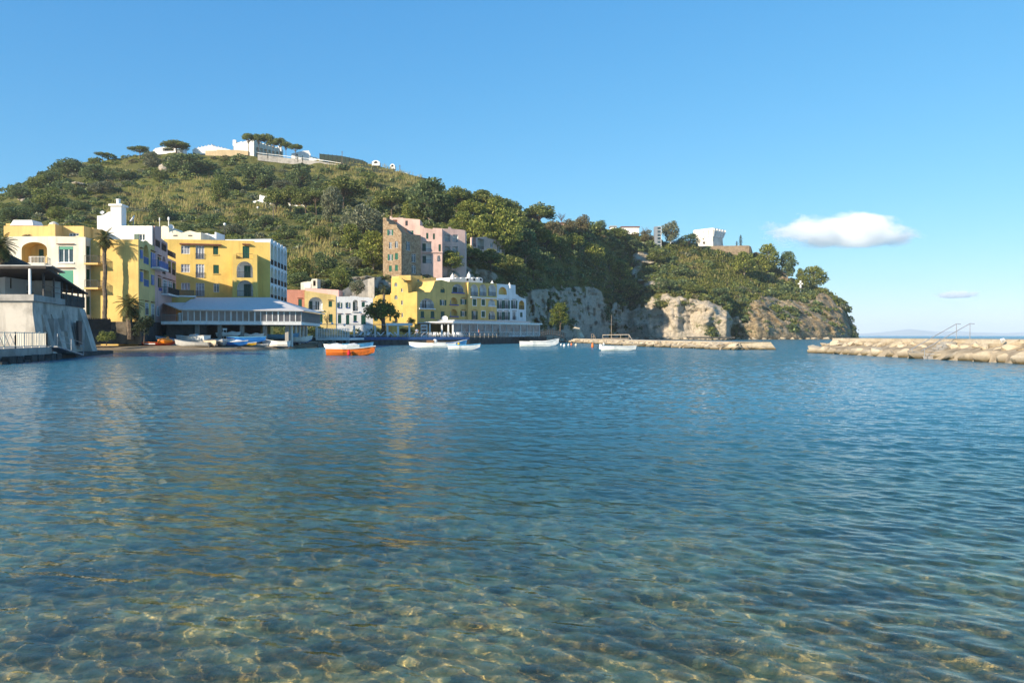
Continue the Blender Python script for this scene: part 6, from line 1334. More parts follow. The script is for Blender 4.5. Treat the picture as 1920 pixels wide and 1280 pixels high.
# ------------------------------------------------------------------ chairs, loungers, people on the quay
def lounger_proto():
    rt = empty('sun_lounger', (0, 0, 0), 'grey slatted sun lounger in the row along the dark quay terrace', 'sun lounger', 'sun loungers along the quay'); mb = MB()
    mb.bar((-.95, -.3, .32), (.45, -.3, .32), .06); mb.bar((-.95, .3, .32), (.45, .3, .32), .06); mb.build('frame', M['grey_metal'], rt)
    for x in (-.85, .35):
        for y in (-.28, .28): mb = MB(); mb.bar((x, y, 0), (x, y, .32), .06); mb.build('leg', M['grey_metal'], rt)
    mb = MB(); mb.box((-.3, 0, .35), 1.35, .58, .07); mb.build('seat', M['canvas'], rt); mb = MB(); mb.bar((.38, 0, .4), (.98, 0, .95), .58, .07); mb.build('backrest', M['canvas'], rt); return rt
def chair_proto():
    rt = empty('cafe_chair', (0, 0, 0), 'white plastic armchair on the quay by the entrance porch', 'chair', 'white chairs on the quay'); mb = MB(); mb.box((0, 0, .42), .5, .5, .05); mb.build('seat', M['frame_w'], rt); mb = MB(); mb.bar((0, .24, .45), (0, .33, .95), .48, .06); mb.build('backrest', M['frame_w'], rt)
    for x in (-.21, .21):
        for y in (-.2, .2): mb = MB(); mb.bar((x, y, 0), (x, y, .43), .05); mb.build('leg', M['frame_w'], rt)
        mb = MB(); mb.box((x * 1.15, 0, .64), .06, .46, .05); mb.build('armrest', M['frame_w'], rt)
    return rt
rr = random.Random(3)
def row(protof, spots):
    pr = protof()
    for i, (x, d, rz) in enumerate(spots):
        o = pr if i == 0 else copy_tree(pr); o.location = ((x - 960) / F * d, d, 1.5); o.rotation_euler = (0, 0, rz)
qd_ = lambda x: float(np.interp(x, [a for a, b in WD[2:]], [b for a, b in WD[2:]]))
row(lounger_proto, [(664 + i * 7.6 + rr.uniform(-1, 1), qd_(664 + i * 7.6) + 1.5 + rr.uniform(0, 1.5), rr.choice((.3, .1, -.2, 2.9, 1.2)) + rr.uniform(-.2, .2)) for i in range(20)])
row(chair_proto, [(806 + i * 4.3 + rr.uniform(-1, 1), qd_(806 + i * 4.3) + 1.4 + rr.uniform(0, 1.8), rr.uniform(0, 6.28)) for i in range(15)])
# white loungers on the slope below the pine villa
pr = None
for i in range(8):
    p = ground_at(556 + i * 8, 415)[0]; x = 556 + i * 8; p = at(x, 416, 285 + (i % 2))
    if pr is None:
        pr = empty('terrace_lounger', p, 'white sun lounger in the row on the wooded terrace below the pine villa', 'sun lounger', 'white loungers below the pine villa'); mb = MB(); mb.bar(p + Vector((-.9, 0, .5)), p + Vector((.3, 0, .5)), .7, .14); mb.build('seat', M['frame_w'], pr); mb = MB(); mb.bar(p + Vector((.28, 0, .55)), p + Vector((.85, 0, 1.15)), .7, .12); mb.build('backrest', M['frame_w'], pr)
        for sx in (-.8, .2):
            mb = MB(); mb.box(p + Vector((sx, 0, 0)), .1, .6, .45); mb.build('leg', M['frame_w'], pr)
    else: o = copy_tree(pr); o.location = p
r = house('lounger_terrace', 585, 420, 285, 'dark stone terrace wall carrying the white loungers below the pine villa', 'wall'); f = Fac(r, 550, 284, 618, 285); f.wall([M['dark_stone']], [(550, 416.2), (618, 416.4)], f.pix(580, 424)[1], 4)
def person(x, d, z, top, legs, hair, pose, label, facing=0.0):
    rt = empty('person', ((x - 960) / F * d, d, z), label, 'person', rz=facing); og = org(rt)
    J = {'pel': (0, 0, .93), 'belly': (0, 0, 1.1), 'chest': (0, -.01, 1.32), 'neck': (0, 0, 1.5), 'head': (0, -.02, 1.60), 'crown': (0, -.02, 1.72)}
    par = [('pel', 'belly'), ('belly', 'chest'), ('chest', 'neck'), ('neck', 'head'), ('head', 'crown')]
    rad = {'pel': .15, 'belly': .14, 'chest': .165, 'neck': .058, 'head': .092, 'crown': .075}
    for s_, n_ in ((-1, 'l'), (1, 'r')):
        st = pose.get('stride', .1) * s_; ar = pose.get('arm' + n_, (.06 * s_, -.05, 0))
        for k, p, q in (('hip', (.09 * s_, 0, .88), .10), ('knee', (.10 * s_, st * .5 - .03, .50), .065), ('ank', (.10 * s_, st, .09), .045), ('toe', (.11 * s_, st - .17, .04), .035),
                        ('sho', (.19 * s_, 0, 1.40), .065), ('elb', (.25 * s_ + ar[0] * .5, ar[1] * .4, 1.14 + ar[2] * .3), .045), ('wri', (.24 * s_ + ar[0], ar[1] * 2, .90 + ar[2]), .033), ('hand', (.235 * s_ + ar[0], ar[1] * 2.2, .82 + ar[2]), .03)): J[k + n_] = p; rad[k + n_] = q
        par += [('pel', 'hip' + n_), ('hip' + n_, 'knee' + n_), ('knee' + n_, 'ank' + n_), ('ank' + n_, 'toe' + n_), ('chest', 'sho' + n_), ('sho' + n_, 'elb' + n_), ('elb' + n_, 'wri' + n_), ('wri' + n_, 'hand' + n_)]
    ks = list(J)
    def skin(name, keys, grow, mat, lv=1):
        kk = [k for k in ks if k in keys]; me = bpy.data.meshes.new(name); me.from_pydata([J[k] for k in kk], [(kk.index(a), kk.index(b)) for a, b in par if a in keys and b in keys], []); o = link(name, me, rt); me.materials.append(mat)
        m = o.modifiers.new('skin', 'SKIN'); m.use_smooth_shade = True
        for v, k in zip(me.skin_vertices[0].data, kk): v.radius = (rad[k] * grow, rad[k] * grow); v.use_root = k == kk[0]
        o.modifiers.new('sub', 'SUBSURF').render_levels = lv; return o
    body = skin('body', set(ks), 1.0, M['skin'])
    skin('shirt', {'belly', 'chest', 'shol', 'shor', 'elbl', 'elbr'}, 1.16, top); skin('trousers', {'pel', 'hipl', 'hipr', 'kneel', 'kneer', 'ankl', 'ankr'}, 1.14, legs)
    mb = MB(); mb.lathe(Vector((0, .01, 1.60)), [(.10, .0), (.105, .06), (.085, .13), (.03, .165), (.001, .168)], 10); h_ = mb.build('hair', hair); h_.parent = rt
    fb = MB()
    fb.box((0, -.125, 1.585), .025, .03, .04, taper=.5); fb.box((-.035, -.112, 1.625), .02, .01, .012); fb.box((.035, -.112, 1.625), .02, .01, .012); fb.box((0, -.112, 1.55), .045, .01, .01); o = fb.build('face', M['skin']); o.parent = rt
    for s_ in (-1, 1):                                       # fingers and thumb
        w = Vector(J['hand' + ('l' if s_ < 0 else 'r')]); fb = MB()
        for i in range(4): fb.tube([w + Vector((0, -.024 + .016 * i, .01)), w + Vector((-.012 * s_, -.024 + .016 * i, -.035 - .008 * (i in (1, 2)))), w + Vector((-.03 * s_, -.024 + .016 * i, -.06 - .01 * (i in (1, 2))))], [.009, .008, .006], 5)
        fb.tube([w + Vector((0, -.03, .03)), w + Vector((-.01 * s_, -.055, 0)), w + Vector((-.02 * s_, -.06, -.03))], [.01, .009, .007], 5); o = fb.build('hand', M['skin']); o.parent = rt
M['skin'] = paint('skin', (.45, .27, .19), .6); M['hair'] = paint('dark_hair', (.03, .02, .015), .6)
person(781.5, 149.5, 1.5, paint('pale_blue_shirt', (.45, .55, .75)), paint('pale_trousers', (.5, .5, .52)), M['hair'], {'stride': .1, 'arml': (-.05, -.15, .1)}, 'person in pale blue clothes standing on the quay by the ivy', .3)
person(897.5, 168.5 - 5.5, 1.5, paint('red_shirt', (.45, .05, .06)), paint('blue_trousers', (.06, .09, .25)), M['hair'], {'stride': .2}, 'person in a red top and blue trousers in front of the glass pavilion', -1.2)
person(935, 171, 1.5, paint('tan_jacket', (.45, .28, .17)), paint('dark_trousers', (.05, .05, .06)), M['hair'], {'stride': .05, 'armr': (-.1, -.15, .25)}, 'person in a tan jacket near the middle of the glass pavilion', .9)

# ================================================================== BOATS
def boat(x, y, L, B, hh, hull, inner, rail, label, heading=0.0, sheer=.35, boot=None, d=None, z=None, transom=True, name='rowing_boat', group='boats moored in the bay', thw=3, roll=0.0, pitch=0.0, cover=None, bare=False, flip=False):
    d = d or 2592 / (y - YH); z = 0.0 if z is None else z
    rt = empty(name, ((x - 960) / F * d, d, z), label, 'boat', group); rt.rotation_euler = (roll, pitch, heading)
    n = 14; dr = .12 * hh if z == 0 else 0
    def st(t, k=1.0, dz=0.0):                               # one section, keel to gunwale, port then starboard
        b = B / 2 * ((1 - t ** 2.6) if t > .4 else 1 - ((.4 - t) / .4) ** 2 * (.22 if transom else .95)) * k; b = max(b, .012)
        top = hh * (1 + sheer * (max(0, t - .35) / .65) ** 2 + .08 * (1 - t) ** 2); kz = (hh * .55 * max(0, (t - .75) / .25) ** 2) - dr; xx = L * (t - .5) + .10 * hh * t
        hw = [(0, kz), (.62, kz + .16 * hh), (.9, kz + (top - kz) * .5), (1, top)]
        return [(xx + (.22 * hh * (zz / hh) if t > .97 else 0), s_ * w * b, zz + (dz if i < 3 else 0)) for s_ in (-1, 1) for i, (w, zz) in enumerate(hw)]
    hb = MB(); sec = [st(i / n) for i in range(n + 1)]
    for a, b in zip(sec, sec[1:]):
        for o_ in (0, 4):
            for i in range(3): q = [a[o_ + i], b[o_ + i], b[o_ + i + 1], a[o_ + i + 1]]; hb.face(q if o_ == 0 else q[::-1], 1 if (boot and i == 0) else 0)
    a = sec[0]; hb.face([a[3], a[2], a[1], a[0], a[5], a[6], a[7]][::-1])
    ob = hb.build('hull', [hull, boot or hull], None, smooth=False); ob.parent = rt
    if not bare:
        ib = MB(); s2 = [st(.02 + .94 * i / n, .90, .07 * hh + .05) for i in range(n + 1)]
        for a, b in zip(s2, s2[1:]):
            for o_ in (0, 4):
                for i in range(3): q = [a[o_ + i], a[o_ + i + 1], b[o_ + i + 1], b[o_ + i]]; ib.face(q if o_ == 0 else q[::-1])
        o = ib.build('interior', inner); o.parent = rt
        gb = MB()
        for o_ in (3, 7):
            for a, b in zip(sec, sec[1:]): gb.bar(a[o_], b[o_], .11, .07)
        gb.bar(sec[0][3], sec[0][7], .11, .07); o = gb.build('gunwale', rail); o.parent = rt
        for i in range(thw):
            t_ = .2 + .5 * i / max(1, thw - 1); w = B * .44 * ((1 - t_ ** 2.6) if t_ > .4 else .95); m_ = MB(); m_.box((L * (t_ - .5), 0, hh * .68), .26, w * 1.9, .05); o = m_.build('thwart', rail); o.parent = rt
        db = MB(); p = [st(.80 + .19 * i / 4, .97) for i in range(5)]
        for a, b in zip(p, p[1:]): db.face([a[3], a[7], b[7], b[3]])
        o = db.build('foredeck', cover or inner); o.parent = rt
    if cover:
        cb = MB(); p = [st(.06 + .78 * i / 8, 1.02) for i in range(9)]; mid = [(a[3][0], 0, a[3][2] + .16 + .1 * math.sin(i * 1.3)) for i, a in enumerate(p)]
        for i in range(8):
            cb.face([p[i][3], mid[i], mid[i + 1], p[i + 1][3]][::-1]); cb.face([p[i][7], mid[i], mid[i + 1], p[i + 1][7]])
        o = cb.build('cover', cover); o.parent = rt
    return rt
def bp(n, c): M[n] = paint(n, c, .35, .85); return M[n]
bW = bp('white_boat_paint', (.78, .77, .73)); bO = bp('orange_boat_paint', (.78, .17, .02)); bB = bp('blue_boat_paint', (.02, .16, .50)); bL = bp('light_blue_boat_paint', (.14, .42, .66)); bG = bp('grey_boat_paint', (.42, .42, .41)); bR = bp('red_boat_paint', (.50, .05, .02)); bD = bp('dark_cover', (.04, .045, .05)); bC = bp('cream_boat_paint', (.62, .52, .38)); bY = bp('yellow_boat_paint', (.62, .36, .03)); bBr = bp('brown_boat_wood', (.20, .11, .05))
def along(o, pts, rad, mat, name): mb = MB(); mb.tube(pts, rad, 5); q = mb.build(name, mat); q.parent = o; return q
b = boat(656, 666, 4.15, 1.5, .60, bO, bC, bW, 'bright orange rowing boat with white rail and red fender', .10, .42, d=70, thw=3)
mb = MB(); mb.lathe((.0, -.80, .02), [(.02, .52), (.08, .42), (.17, .2), (.15, .05), (.02, -.03)], 10); o = mb.build('fender', bp('red_fender', (.6, .02, .03))); o.parent = b
along(b, [(2.05, 0, .85), (2.5, -.15, .3), (2.75, -.2, -.3)], .018, M['iron'], 'mooring_rope')
b = boat(642, 651.5, 4.6, 1.5, .5, bW, bC, bW, 'white boat with pale cover moored behind the orange rowing boat', PI + .12, .3, d=104, cover=bp('pale_cover', (.6, .62, .62)))
b = boat(670, 651.0, 4.4, 1.5, .52, bL, bC, bL, 'light blue boat with raised bow behind the orange rowing boat', .25, .5, d=116)
b = boat(803, 652, 5.2, 1.8, .68, bW, bC, bW, 'white motor boat with brown engine box in front of the quay', PI + .05, .25, d=113, boot=bB)
mb = MB(); mb.box((-.3, 0, .7), 1.1, .8, .42); o = mb.build('engine_box', bBr); o.parent = b; mb = MB(); mb.lathe((-1.0, 0, .75), [(.02, 0), (.3, .05), (.33, .3), (.2, .5), (.02, .55)], 10); o = mb.build('float_ball', bW); o.parent = b
along(b, [(2.5, 0, .85), (3.4, 0, .3), (4.0, .1, -.1)], .02, M['iron'], 'mooring_rope')
b = boat(829, 650, 4.0, 1.4, .6, bW, bC, bB, 'white boat with blue rail between the motor boat and the quay', .0, .3, d=119)
b = boat(846, 649, 4.6, 1.6, .66, bL, bL, bW, 'light blue boat with upswept bow behind the white and blue boat', .35, .75, d=121)
b = boat(869, 655.5, 3.9, 1.45, .58, bW, bL, bL, 'white rowing boat with blue rail and yellow ball inside', .06, .35, d=97.5, boot=bB)
mb = MB(); mb.lathe((-.6, 0, .58), [(.01, 0), (.14, .08), (.17, .2), (.1, .32), (.01, .35)], 10); o = mb.build('float_ball', bp('yellow_float', (.8, .5, .02))); o.parent = b
b = boat(1008, 649.5, 5.9, 1.9, .78, bW, bC, bW, 'large white boat with plain stern by the arched footbridge', .04, .18, d=126.5)
b = boat(1020, 646.8, 5.2, 1.7, .72, bW, bG, bW, 'white boat with upswept bow close behind the large white boat', .12, .75, d=146)
b = boat(1159, 657.5, 4.0, 1.4, .5, bW, bG, bW, 'small white dinghy with outboard bracket off the left breakwater', .0, .2, d=91)
mb = MB(); mb.box((-2.1, 0, .2), .25, .3, .6); o = mb.build('outboard_motor', M['frame_w']); o.parent = b; along(b, [(-2.1, 0, .7), (-2.45, 0, .5), (-2.5, 0, .1)], .03, M['iron'], 'tiller')
# pulled up on the sand
def bz(x, d): return float(0.75 * (1 - math.exp(-max(d - shore(x), 0) / 5.5)) + .004 * max(d - shore(x), 0))
BG = 'boats pulled up on the beach'
def bb(x, d, L, B, hh, hull, inner, rail, label, hd, **k): return boat(x, 0, L, B, hh, hull, inner, rail, label, hd, d=d, z=bz(x, d) + k.pop('dz', .0), group=BG, **k)
b = bb(296, 99, 4.0, 1.5, .42, bR, bR, bO, 'red rescue pedal boat with orange cover at the left end of the beach', .08, bare=False)
mb = MB(); mb.tube([(.2, -.45, .55), (1.0, -.4, .62), (1.9, -.2, .58)], [.28, .42, .18], 8); mb.tube([(.5, .3, .5), (1.2, .3, .95), (1.4, .2, .6)], [.2, .26, .1], 8); o = mb.build('orange_tarpaulin', bp('orange_tarpaulin', (.85, .24, .01))); o.parent = b
mb = MB(); mb.box((-.7, -.76, .16), 1.3, .03, .13); o = mb.build('white_lettering_band', bW); o.parent = b
bb(320, 103, 3.4, 1.5, .75, bW, bL, bB, 'white dinghy with blue stripe tilted beside the red rescue boat', -2.7, pitch=-.12, sheer=.2)
b = bb(362, 102, 4.4, 1.9, 1.0, bW, bG, bW, 'white motor boat, the tallest on the beach, by the first column', PI - .25, sheer=.35, pitch=.05); mb = MB(); mb.box((-.2, 0, 1.0), 1.2, .9, .35, taper=.7); o = mb.build('console', bG); o.parent = b
bb(362, 97.5, 4.4, 1.4, .5, bG, bC, bG, 'flat grey boat lying nearest the water at the left of the beach', PI - .1, sheer=.8)
bb(397, 98.2, 3.0, 1.5, .72, bC, bD, bC, 'cream dinghy with a dark cover and its stern to the sea', -.9, cover=bD, sheer=.1)
bb(417, 99.5, 2.6, 1.3, .66, bG, bG, bG, 'grey inflatable looking dinghy between cream dinghy and blue boat', -1.2, cover=bG, sheer=.1)
bb(436, 100.5, 3.6, 1.3, .55, bB, bW, bW, 'smaller blue boat with white top lying on the sand', .05, cover=bp('white_cover', (.6, .61, .62)))
bb(462, 106, 4.9, 1.6, .8, bB, bL, bL, 'long bright blue boat in front of the middle columns', .0, sheer=.15, dz=.15)
bb(458, 102, 3.0, .9, .36, bY, bW, bW, 'yellow and white kayak beside the blue boats', .0, thw=1, transom=False)
bb(488, 103, 1.9, .7, .3, bG, bW, bW, 'short pale canoe right of the yellow kayak', .05, thw=1, transom=False)
bb(518, 107, 3.7, 1.5, .75, bW, bW, bW, 'white boat with blue bottom and raised left bow near the corner column', PI - .15, boot=bB, sheer=.5, dz=.1)
bb(561, 116, 3.4, 1.4, .8, bW, bG, bW, 'white boat on a trailer under the corner of the pavilion', .1, boot=bB, dz=.5)
bb(390, 107, 4.2, 1.4, .55, bBr, bBr, bBr, 'brown wooden boat in shade behind the white motor boat', PI + .1, sheer=.3)
bb(422, 105.5, 4.2, 1.4, .6, bL, bW, bW, 'pale blue boat in shade between the brown boat and the long blue boat', .1, sheer=.2)
bb(428, 109.5, 3.2, 1.2, .5, bW, bW, bW, 'white upturned boat stored under the pavilion between second and third column', .0, dz=.9, cover=bW)
bb(473, 110.5, 3.0, 1.2, .5, bW, bW, bW, 'white upturned boat stored under the pavilion between third and fourth column', .0, dz=.7, cover=bW)
bb(525, 116, 5.0, 1.6, .7, bL, bG, bL, 'faded teal boat deep in the shade under the pavilion', .3, dz=.6)
# trailer frame, stake and debris
r = house('boat_trailer', 561, 640, 116, 'dark boat trailer with two wheels under the corner of the pavilion', 'trailer'); mb = MB(); p = at(561, 640, 116); z_ = bz(561, 116); p.z = z_
mb.bar(p + Vector((-1.6, -.3, .42)), p + Vector((2.6, -.1, .42)), .08); mb.bar(p + Vector((-.6, -.8, .42)), p + Vector((-.6, .8, .42)), .08); mb.build('frame', M['iron'], r)
for s_ in (-.8, .8): mb = MB(); mb.tube([p + Vector((-.6, s_ - .09, .28)), p + Vector((-.6, s_ + .09, .28))], .28, 12); mb.build('wheel', M['iron'], r)
mb = MB(); p = at(391.5, 648, 96); p.z = bz(391, 96) - .1; mb.tube([p, p + Vector((.02, 0, .75))], [.07, .05]); o = mb.build('wooden_stake', M['wood'], None, origin=p); props(o, 'short wooden stake standing in the sunlit sand', 'stake')
mb = MB(); p = at(448, 652, 98.2); p.z = bz(448, 98.2); mb.tube([p + Vector((-.3, 0, .04)), p + Vector((0, .1, .14)), p + Vector((.35, 0, .05))], [.06, .1, .05], 6); o = mb.build('driftwood', M['dark_wood'], None, origin=p); props(o, 'dark driftwood lump at the edge of the sunlit sand', 'driftwood')
mb = MB(); p = at(419, 0, 108); p.z = bz(419, 108); mb.bar(p, p + Vector((0, 0, 1.9)), .05); mb.bar(p + Vector((.4, 0, 0)), p + Vector((.4, 0, 1.9)), .05); mb.box(p + Vector((.2, 0, 1.85)), .6, .05, .25); o = mb.build('notice_board', M['frame_w'], None, origin=p); props(o, 'small white notice board on two posts under the pavilion', 'sign')
# buoys
for i, (x, y, c, rad, lab) in enumerate(((966, 643.5, 'bC', .2, 'small pale buoy left of the large white boat, the leftmost buoy'), (976, 643, 'bW', .2, 'small white buoy touching the stern of the large white boat'), (1047.5, 642.8, 'bW', .22, 'white buoy just right of the upswept bow'), (1052, 647, 'bW', .18, 'low white buoy, first of the line right of the large white boat'),
    (1058, 649, 'bW', .24, 'white round buoy, nearest the camera in the line by the large white boat'), (1066, 647.5, 'bW', .2, 'white buoy left of the small orange one'), (1071.5, 646.5, 'bO', .22, 'small orange buoy between white buoys before the breakwater'), (1080, 648, 'bC', .24, 'cream buoy right of the small orange one'), (1111, 651, 'bO', .2, 'upright orange buoy alone left of the small dinghy'), (1132, 646.3, 'bW', .22, 'white buoy above the small dinghy close to the breakwater'))):
    d = 2592 / (y - YH); mb = MB(); p = Vector(((x - 960) / F * d, d, 0)); k = 2.0 if i == 8 else 1.0; mb.lathe(p - Vector((0, 0, .1)), [(.01, 0), (rad * .8, .06), (rad, .06 + rad * .7 * k), (rad * .7, .06 + rad * 1.4 * k), (.05, .06 + rad * 1.7 * k), (.04, .12 + rad * 1.7 * k), (.01, .13 + rad * 1.7 * k)], 10)
    o = mb.build('mooring_buoy', globals()[c], None, True, origin=p); props(o, lab, 'buoy', 'mooring buoys')

# ================================================================== BREAKWATERS
t = NT('breakwater_stone'); co = t.pos(); n1 = t.noise(co, .55, 6, .65); n2 = t.noise(co, 4, 5, .65); sz = t.new('ShaderNodeSeparateXYZ'); t.ln(co, sz.inputs[0])
c = t.ramp(n1, [(.3, (.36, .29, .20)), (.5, (.51, .43, .31)), (.72, (.63, .55, .42))]); c = t.mix(t.ramp(n2, [(.55, (0, 0, 0)), (.72, (.8, .8, .8))]), c, (.24, .17, .10))
mr = t.new('ShaderNodeMapRange'); mr.inputs[1].default_value = .05; mr.inputs[2].default_value = .5; mr.inputs[3].default_value = 1; mr.inputs[4].default_value = 0; t.ln(t.math('ADD', sz.outputs[2], t.math('MULTIPLY', t.math('SUBTRACT', n2, .5), .25)), mr.inputs[0])
oi = t.new('ShaderNodeObjectInfo'); c = t.mix(t.math('MULTIPLY', oi.outputs['Random'], .55), c, (.38, .31, .22)); c = t.mix(mr.outputs[0], c, (.07, .052, .022)); M['boulder'] = t.done(t.bsdf(c, .92, t.bump(t.math('ADD', n2, t.math('MULTIPLY', n1, 1.5)), .8, .12), .15))
RK = []
for s_ in range(7):
    bm = bmesh.new(); bmesh.ops.create_icosphere(bm, subdivisions=4, radius=1.25); rs = np.random.default_rng(40 + s_)
    pl = rs.normal(size=(16, 3)); pl /= np.linalg.norm(pl, axis=1)[:, None]; off = rs.uniform(.38, .72, 16)
    co_ = np.array([v.co[:] for v in bm.verts])
    for n_, o_ in zip(pl, off): e_ = np.maximum(co_ @ n_ - o_, 0); co_ = co_ - e_[:, None] * n_ * .98
    co_ = co_ * (1 + .09 * fbm(co_ * 3.0 + s_ * 9, 4)[:, None])
    for v, q in zip(bm.verts, co_): v.co = q
    me = bpy.data.meshes.new('boulder'); bm.to_mesh(me); bm.free(); me.materials.append(M['boulder']); RK.append(me)
def boulder(p, sx, sy, sz_, label, group, s_=0):
    o = link('boulder', RK[s_ % 7]); o.location = p; o.scale = (sx, sy, sz_); o.rotation_euler = (rr.uniform(-.25, .25), rr.uniform(-.25, .25), rr.uniform(0, 6.28)); props(o, label, 'boulder', group); return o
M['dark_rubble'] = plaster('rubble_in_gaps', (.36, .29, .20), .5, 1.2); M['concrete_top'] = plaster('worn_concrete', (.50, .43, .33), .7, .8)
def ridge(name, path, zt_, wid, face, label, seed, lump=.12):     # rubble body following a path, front face sloping
    rt = empty(name, (*path[len(path) // 2], 0), label, 'breakwater'); pts = [Vector(p) for p in path]; P = []
    for a, b in zip(pts, pts[1:]):
        k = max(2, int((b - a).length / .8)); P += [a.lerp(b, i / k) for i in range(k)]
    P.append(pts[-1]); V = []; m = len(P)
    prof = [(face * 1.15, -.8), (face, .0), (face * .8, zt_ * .35), (face * .45, zt_ * .5), (face * .16, zt_ * .62), (.08, zt_ * .8), (0, zt_), (-.5, zt_ + .01), (-wid * .5, zt_ + .02), (-wid, zt_), (-wid - 1.5, -.8)]
    for i in range(m):
        tg = (P[min(i + 1, m - 1)] - P[max(i - 1, 0)]).normalized(); n_ = Vector((tg.y, -tg.x)); V += [(P[i].x + n_.x * o_, P[i].y + n_.y * o_, z_) for o_, z_ in prof]
    V = np.array(V); nn = fbm(V / 1.1 + seed, 5); n2_ = fbm(V / .45 + seed, 4, .6, True); k = len(prof); ismid = np.tile([1, 1, 1, 1, 1, .8, .25, .1, .1, .3, 1], m); V[:, :2] += (nn * .55 + n2_ * .22)[:, None] * ismid[:, None] * face * .5 * np.array([1, 1]); V[:, 2] += (nn * lump + n2_ * .08) * ismid
    cap_ = np.tile([1, 1, 1, 1, 1, 0, 2, 2, 2, 0], m - 1); ix = np.arange(m * k).reshape(m, k); Fq = np.stack([ix[:-1, :-1].ravel(), ix[1:, :-1].ravel(), ix[1:, 1:].ravel(), ix[:-1, 1:].ravel()], 1); V -= np.array([*path[len(path) // 2], 0]); o = link('rubble_body', np_mesh('rubble_body', V, Fq, [M['boulder'], M['dark_rubble'], M['concrete_top']], False), rt); o.data.polygons.foreach_set('material_index', cap_.astype(np.int32)); o.data.update()
    for e in (0, m - 1):
        cb = MB(); cb.face([V[ix[e, j]] for j in range(k)][:: (1 if e else -1)]); q = cb.build('end_face', M['boulder']); q.parent = rt
    return rt, P
def PD(L): return [((x - 960) / F * d, d) for x, d in L]
LB_ = PD([(1058, 214), (1130, 172), (1213, 128.5), (1290, 114), (1340, 105), (1372, 97.5)])
ridge('breakwater', LB_, .98, 5.0, 1.6, 'low tan rubble breakwater running from the footbridge to the harbour mouth', 3)
RB_ = PD([(1562, 80), (1610, 75), (1665, 69.5), (1735, 63), (1800, 58.5), (1860, 54.8), (1930, 51.2), (2080, 44.5), (2300, 37)])
ridge('breakwater', RB_, 1.52, 5.0, 2.1, 'tall pale stone breakwater with concrete top at the right edge', 8, .10)
G1, G2 = 'boulders along the left breakwater', 'boulders along the right breakwater'
def walk(path, step):
    P = [Vector(p) for p in path]; out = []
    for a, b in zip(P, P[1:]):
        k = max(1, int(round((b - a).length / step))); tg = (b - a).normalized(); n_ = Vector((tg.y, -tg.x)); out += [(a.lerp(b, i / k), n_) for i in range(k)]
    return out
for row_, (st_, o0, o1, z_, s0, s1) in enumerate(((1.45, 1.2, 2.0, .10, .6, 1.05), (1.7, .5, 1.0, .50, .45, .8))):
    for i, (p, n_) in enumerate(walk(LB_, st_)):
        s_ = rr.uniform(s0, s1); q = p + n_ * rr.uniform(o0, o1); boulder((q.x, q.y, z_ + .12 * rr.random()), s_ * 1.25, s_, s_ * .6, ('brown stained boulder at the waterline of the low left breakwater', 'tan boulder piled in the upper row of the low left breakwater')[row_], (G1, 'upper boulders of the left breakwater')[row_], i + row_)
for i, (p, n_) in enumerate(walk(RB_[:8], 1.95)):
    s_ = rr.uniform(.85, 1.35); q = p + n_ * rr.uniform(1.5, 2.0); boulder((q.x, q.y, .15), s_ * 1.15, s_, s_ * .72, 'large pale boulder sloping into the water along the right breakwater', G2, i)
for i, (p, n_) in enumerate(walk(RB_[:8], 1.25)):
    s_ = rr.uniform(.28, .6); q = p + n_ * rr.uniform(.3, .8); boulder((q.x, q.y, .85 + rr.uniform(-.15, .3)), s_ * 1.5, s_, s_ * .75, 'pale stone wedged high between the boulders of the right breakwater', 'upper stones of the right breakwater', i + 3)
e0_, e1_ = Vector(LB_[-1]), Vector(LB_[-1]) + Vector((.93, .37)) * 5.2
for i in range(12):
    q = e0_.lerp(e1_, (i % 6) / 5.5) + Vector((.37, -.93)) * (.6 if i < 6 else .05); s_ = rr.uniform(.6, .95); boulder((q.x, q.y, .1 if i < 6 else .5), s_ * 1.2, s_, s_ * .65, 'brown boulder on the blunt end of the left breakwater', 'end boulders of the left breakwater', i)
for x, y, d, s_, lab in ((1530, 655, 79.5, 1.0, 'brown boulder at the very tip of the right breakwater, lying low in the water'), (1543, 651, 80.5, .9, 'pale flat boulder on top at the tip of the right breakwater'), (1553, 646, 80.3, .8, 'pale overhanging slab rock above the tip boulders of the right breakwater'), (1444, 653, 98.2, 1.0, 'dark brown boulder at the right tip of the left breakwater'), (1430, 650, 97.5, .8, 'tan boulder lying on top beside the dark tip boulder of the left breakwater')):
    p = at(x, y, d); boulder(p - Vector((0, 0, .2)), s_ * 1.25, s_, s_ * .6, lab, None, int(x))
for x, y, lab in ((1880, 637.5, 'smooth white stone on the right breakwater, left of a pair'), (1901, 641.5, 'smooth white stone on the right breakwater, right of a pair')):
    o = link('white_stone', RK[2].copy()); o.data.materials.clear(); o.data.materials.append(M['white']); p = at(x, y, 53.0); o.location = p; o.scale = (.26, .2, .2); o.rotation_euler.y = .4; props(o, lab, 'stone', 'white stones on the breakwater')
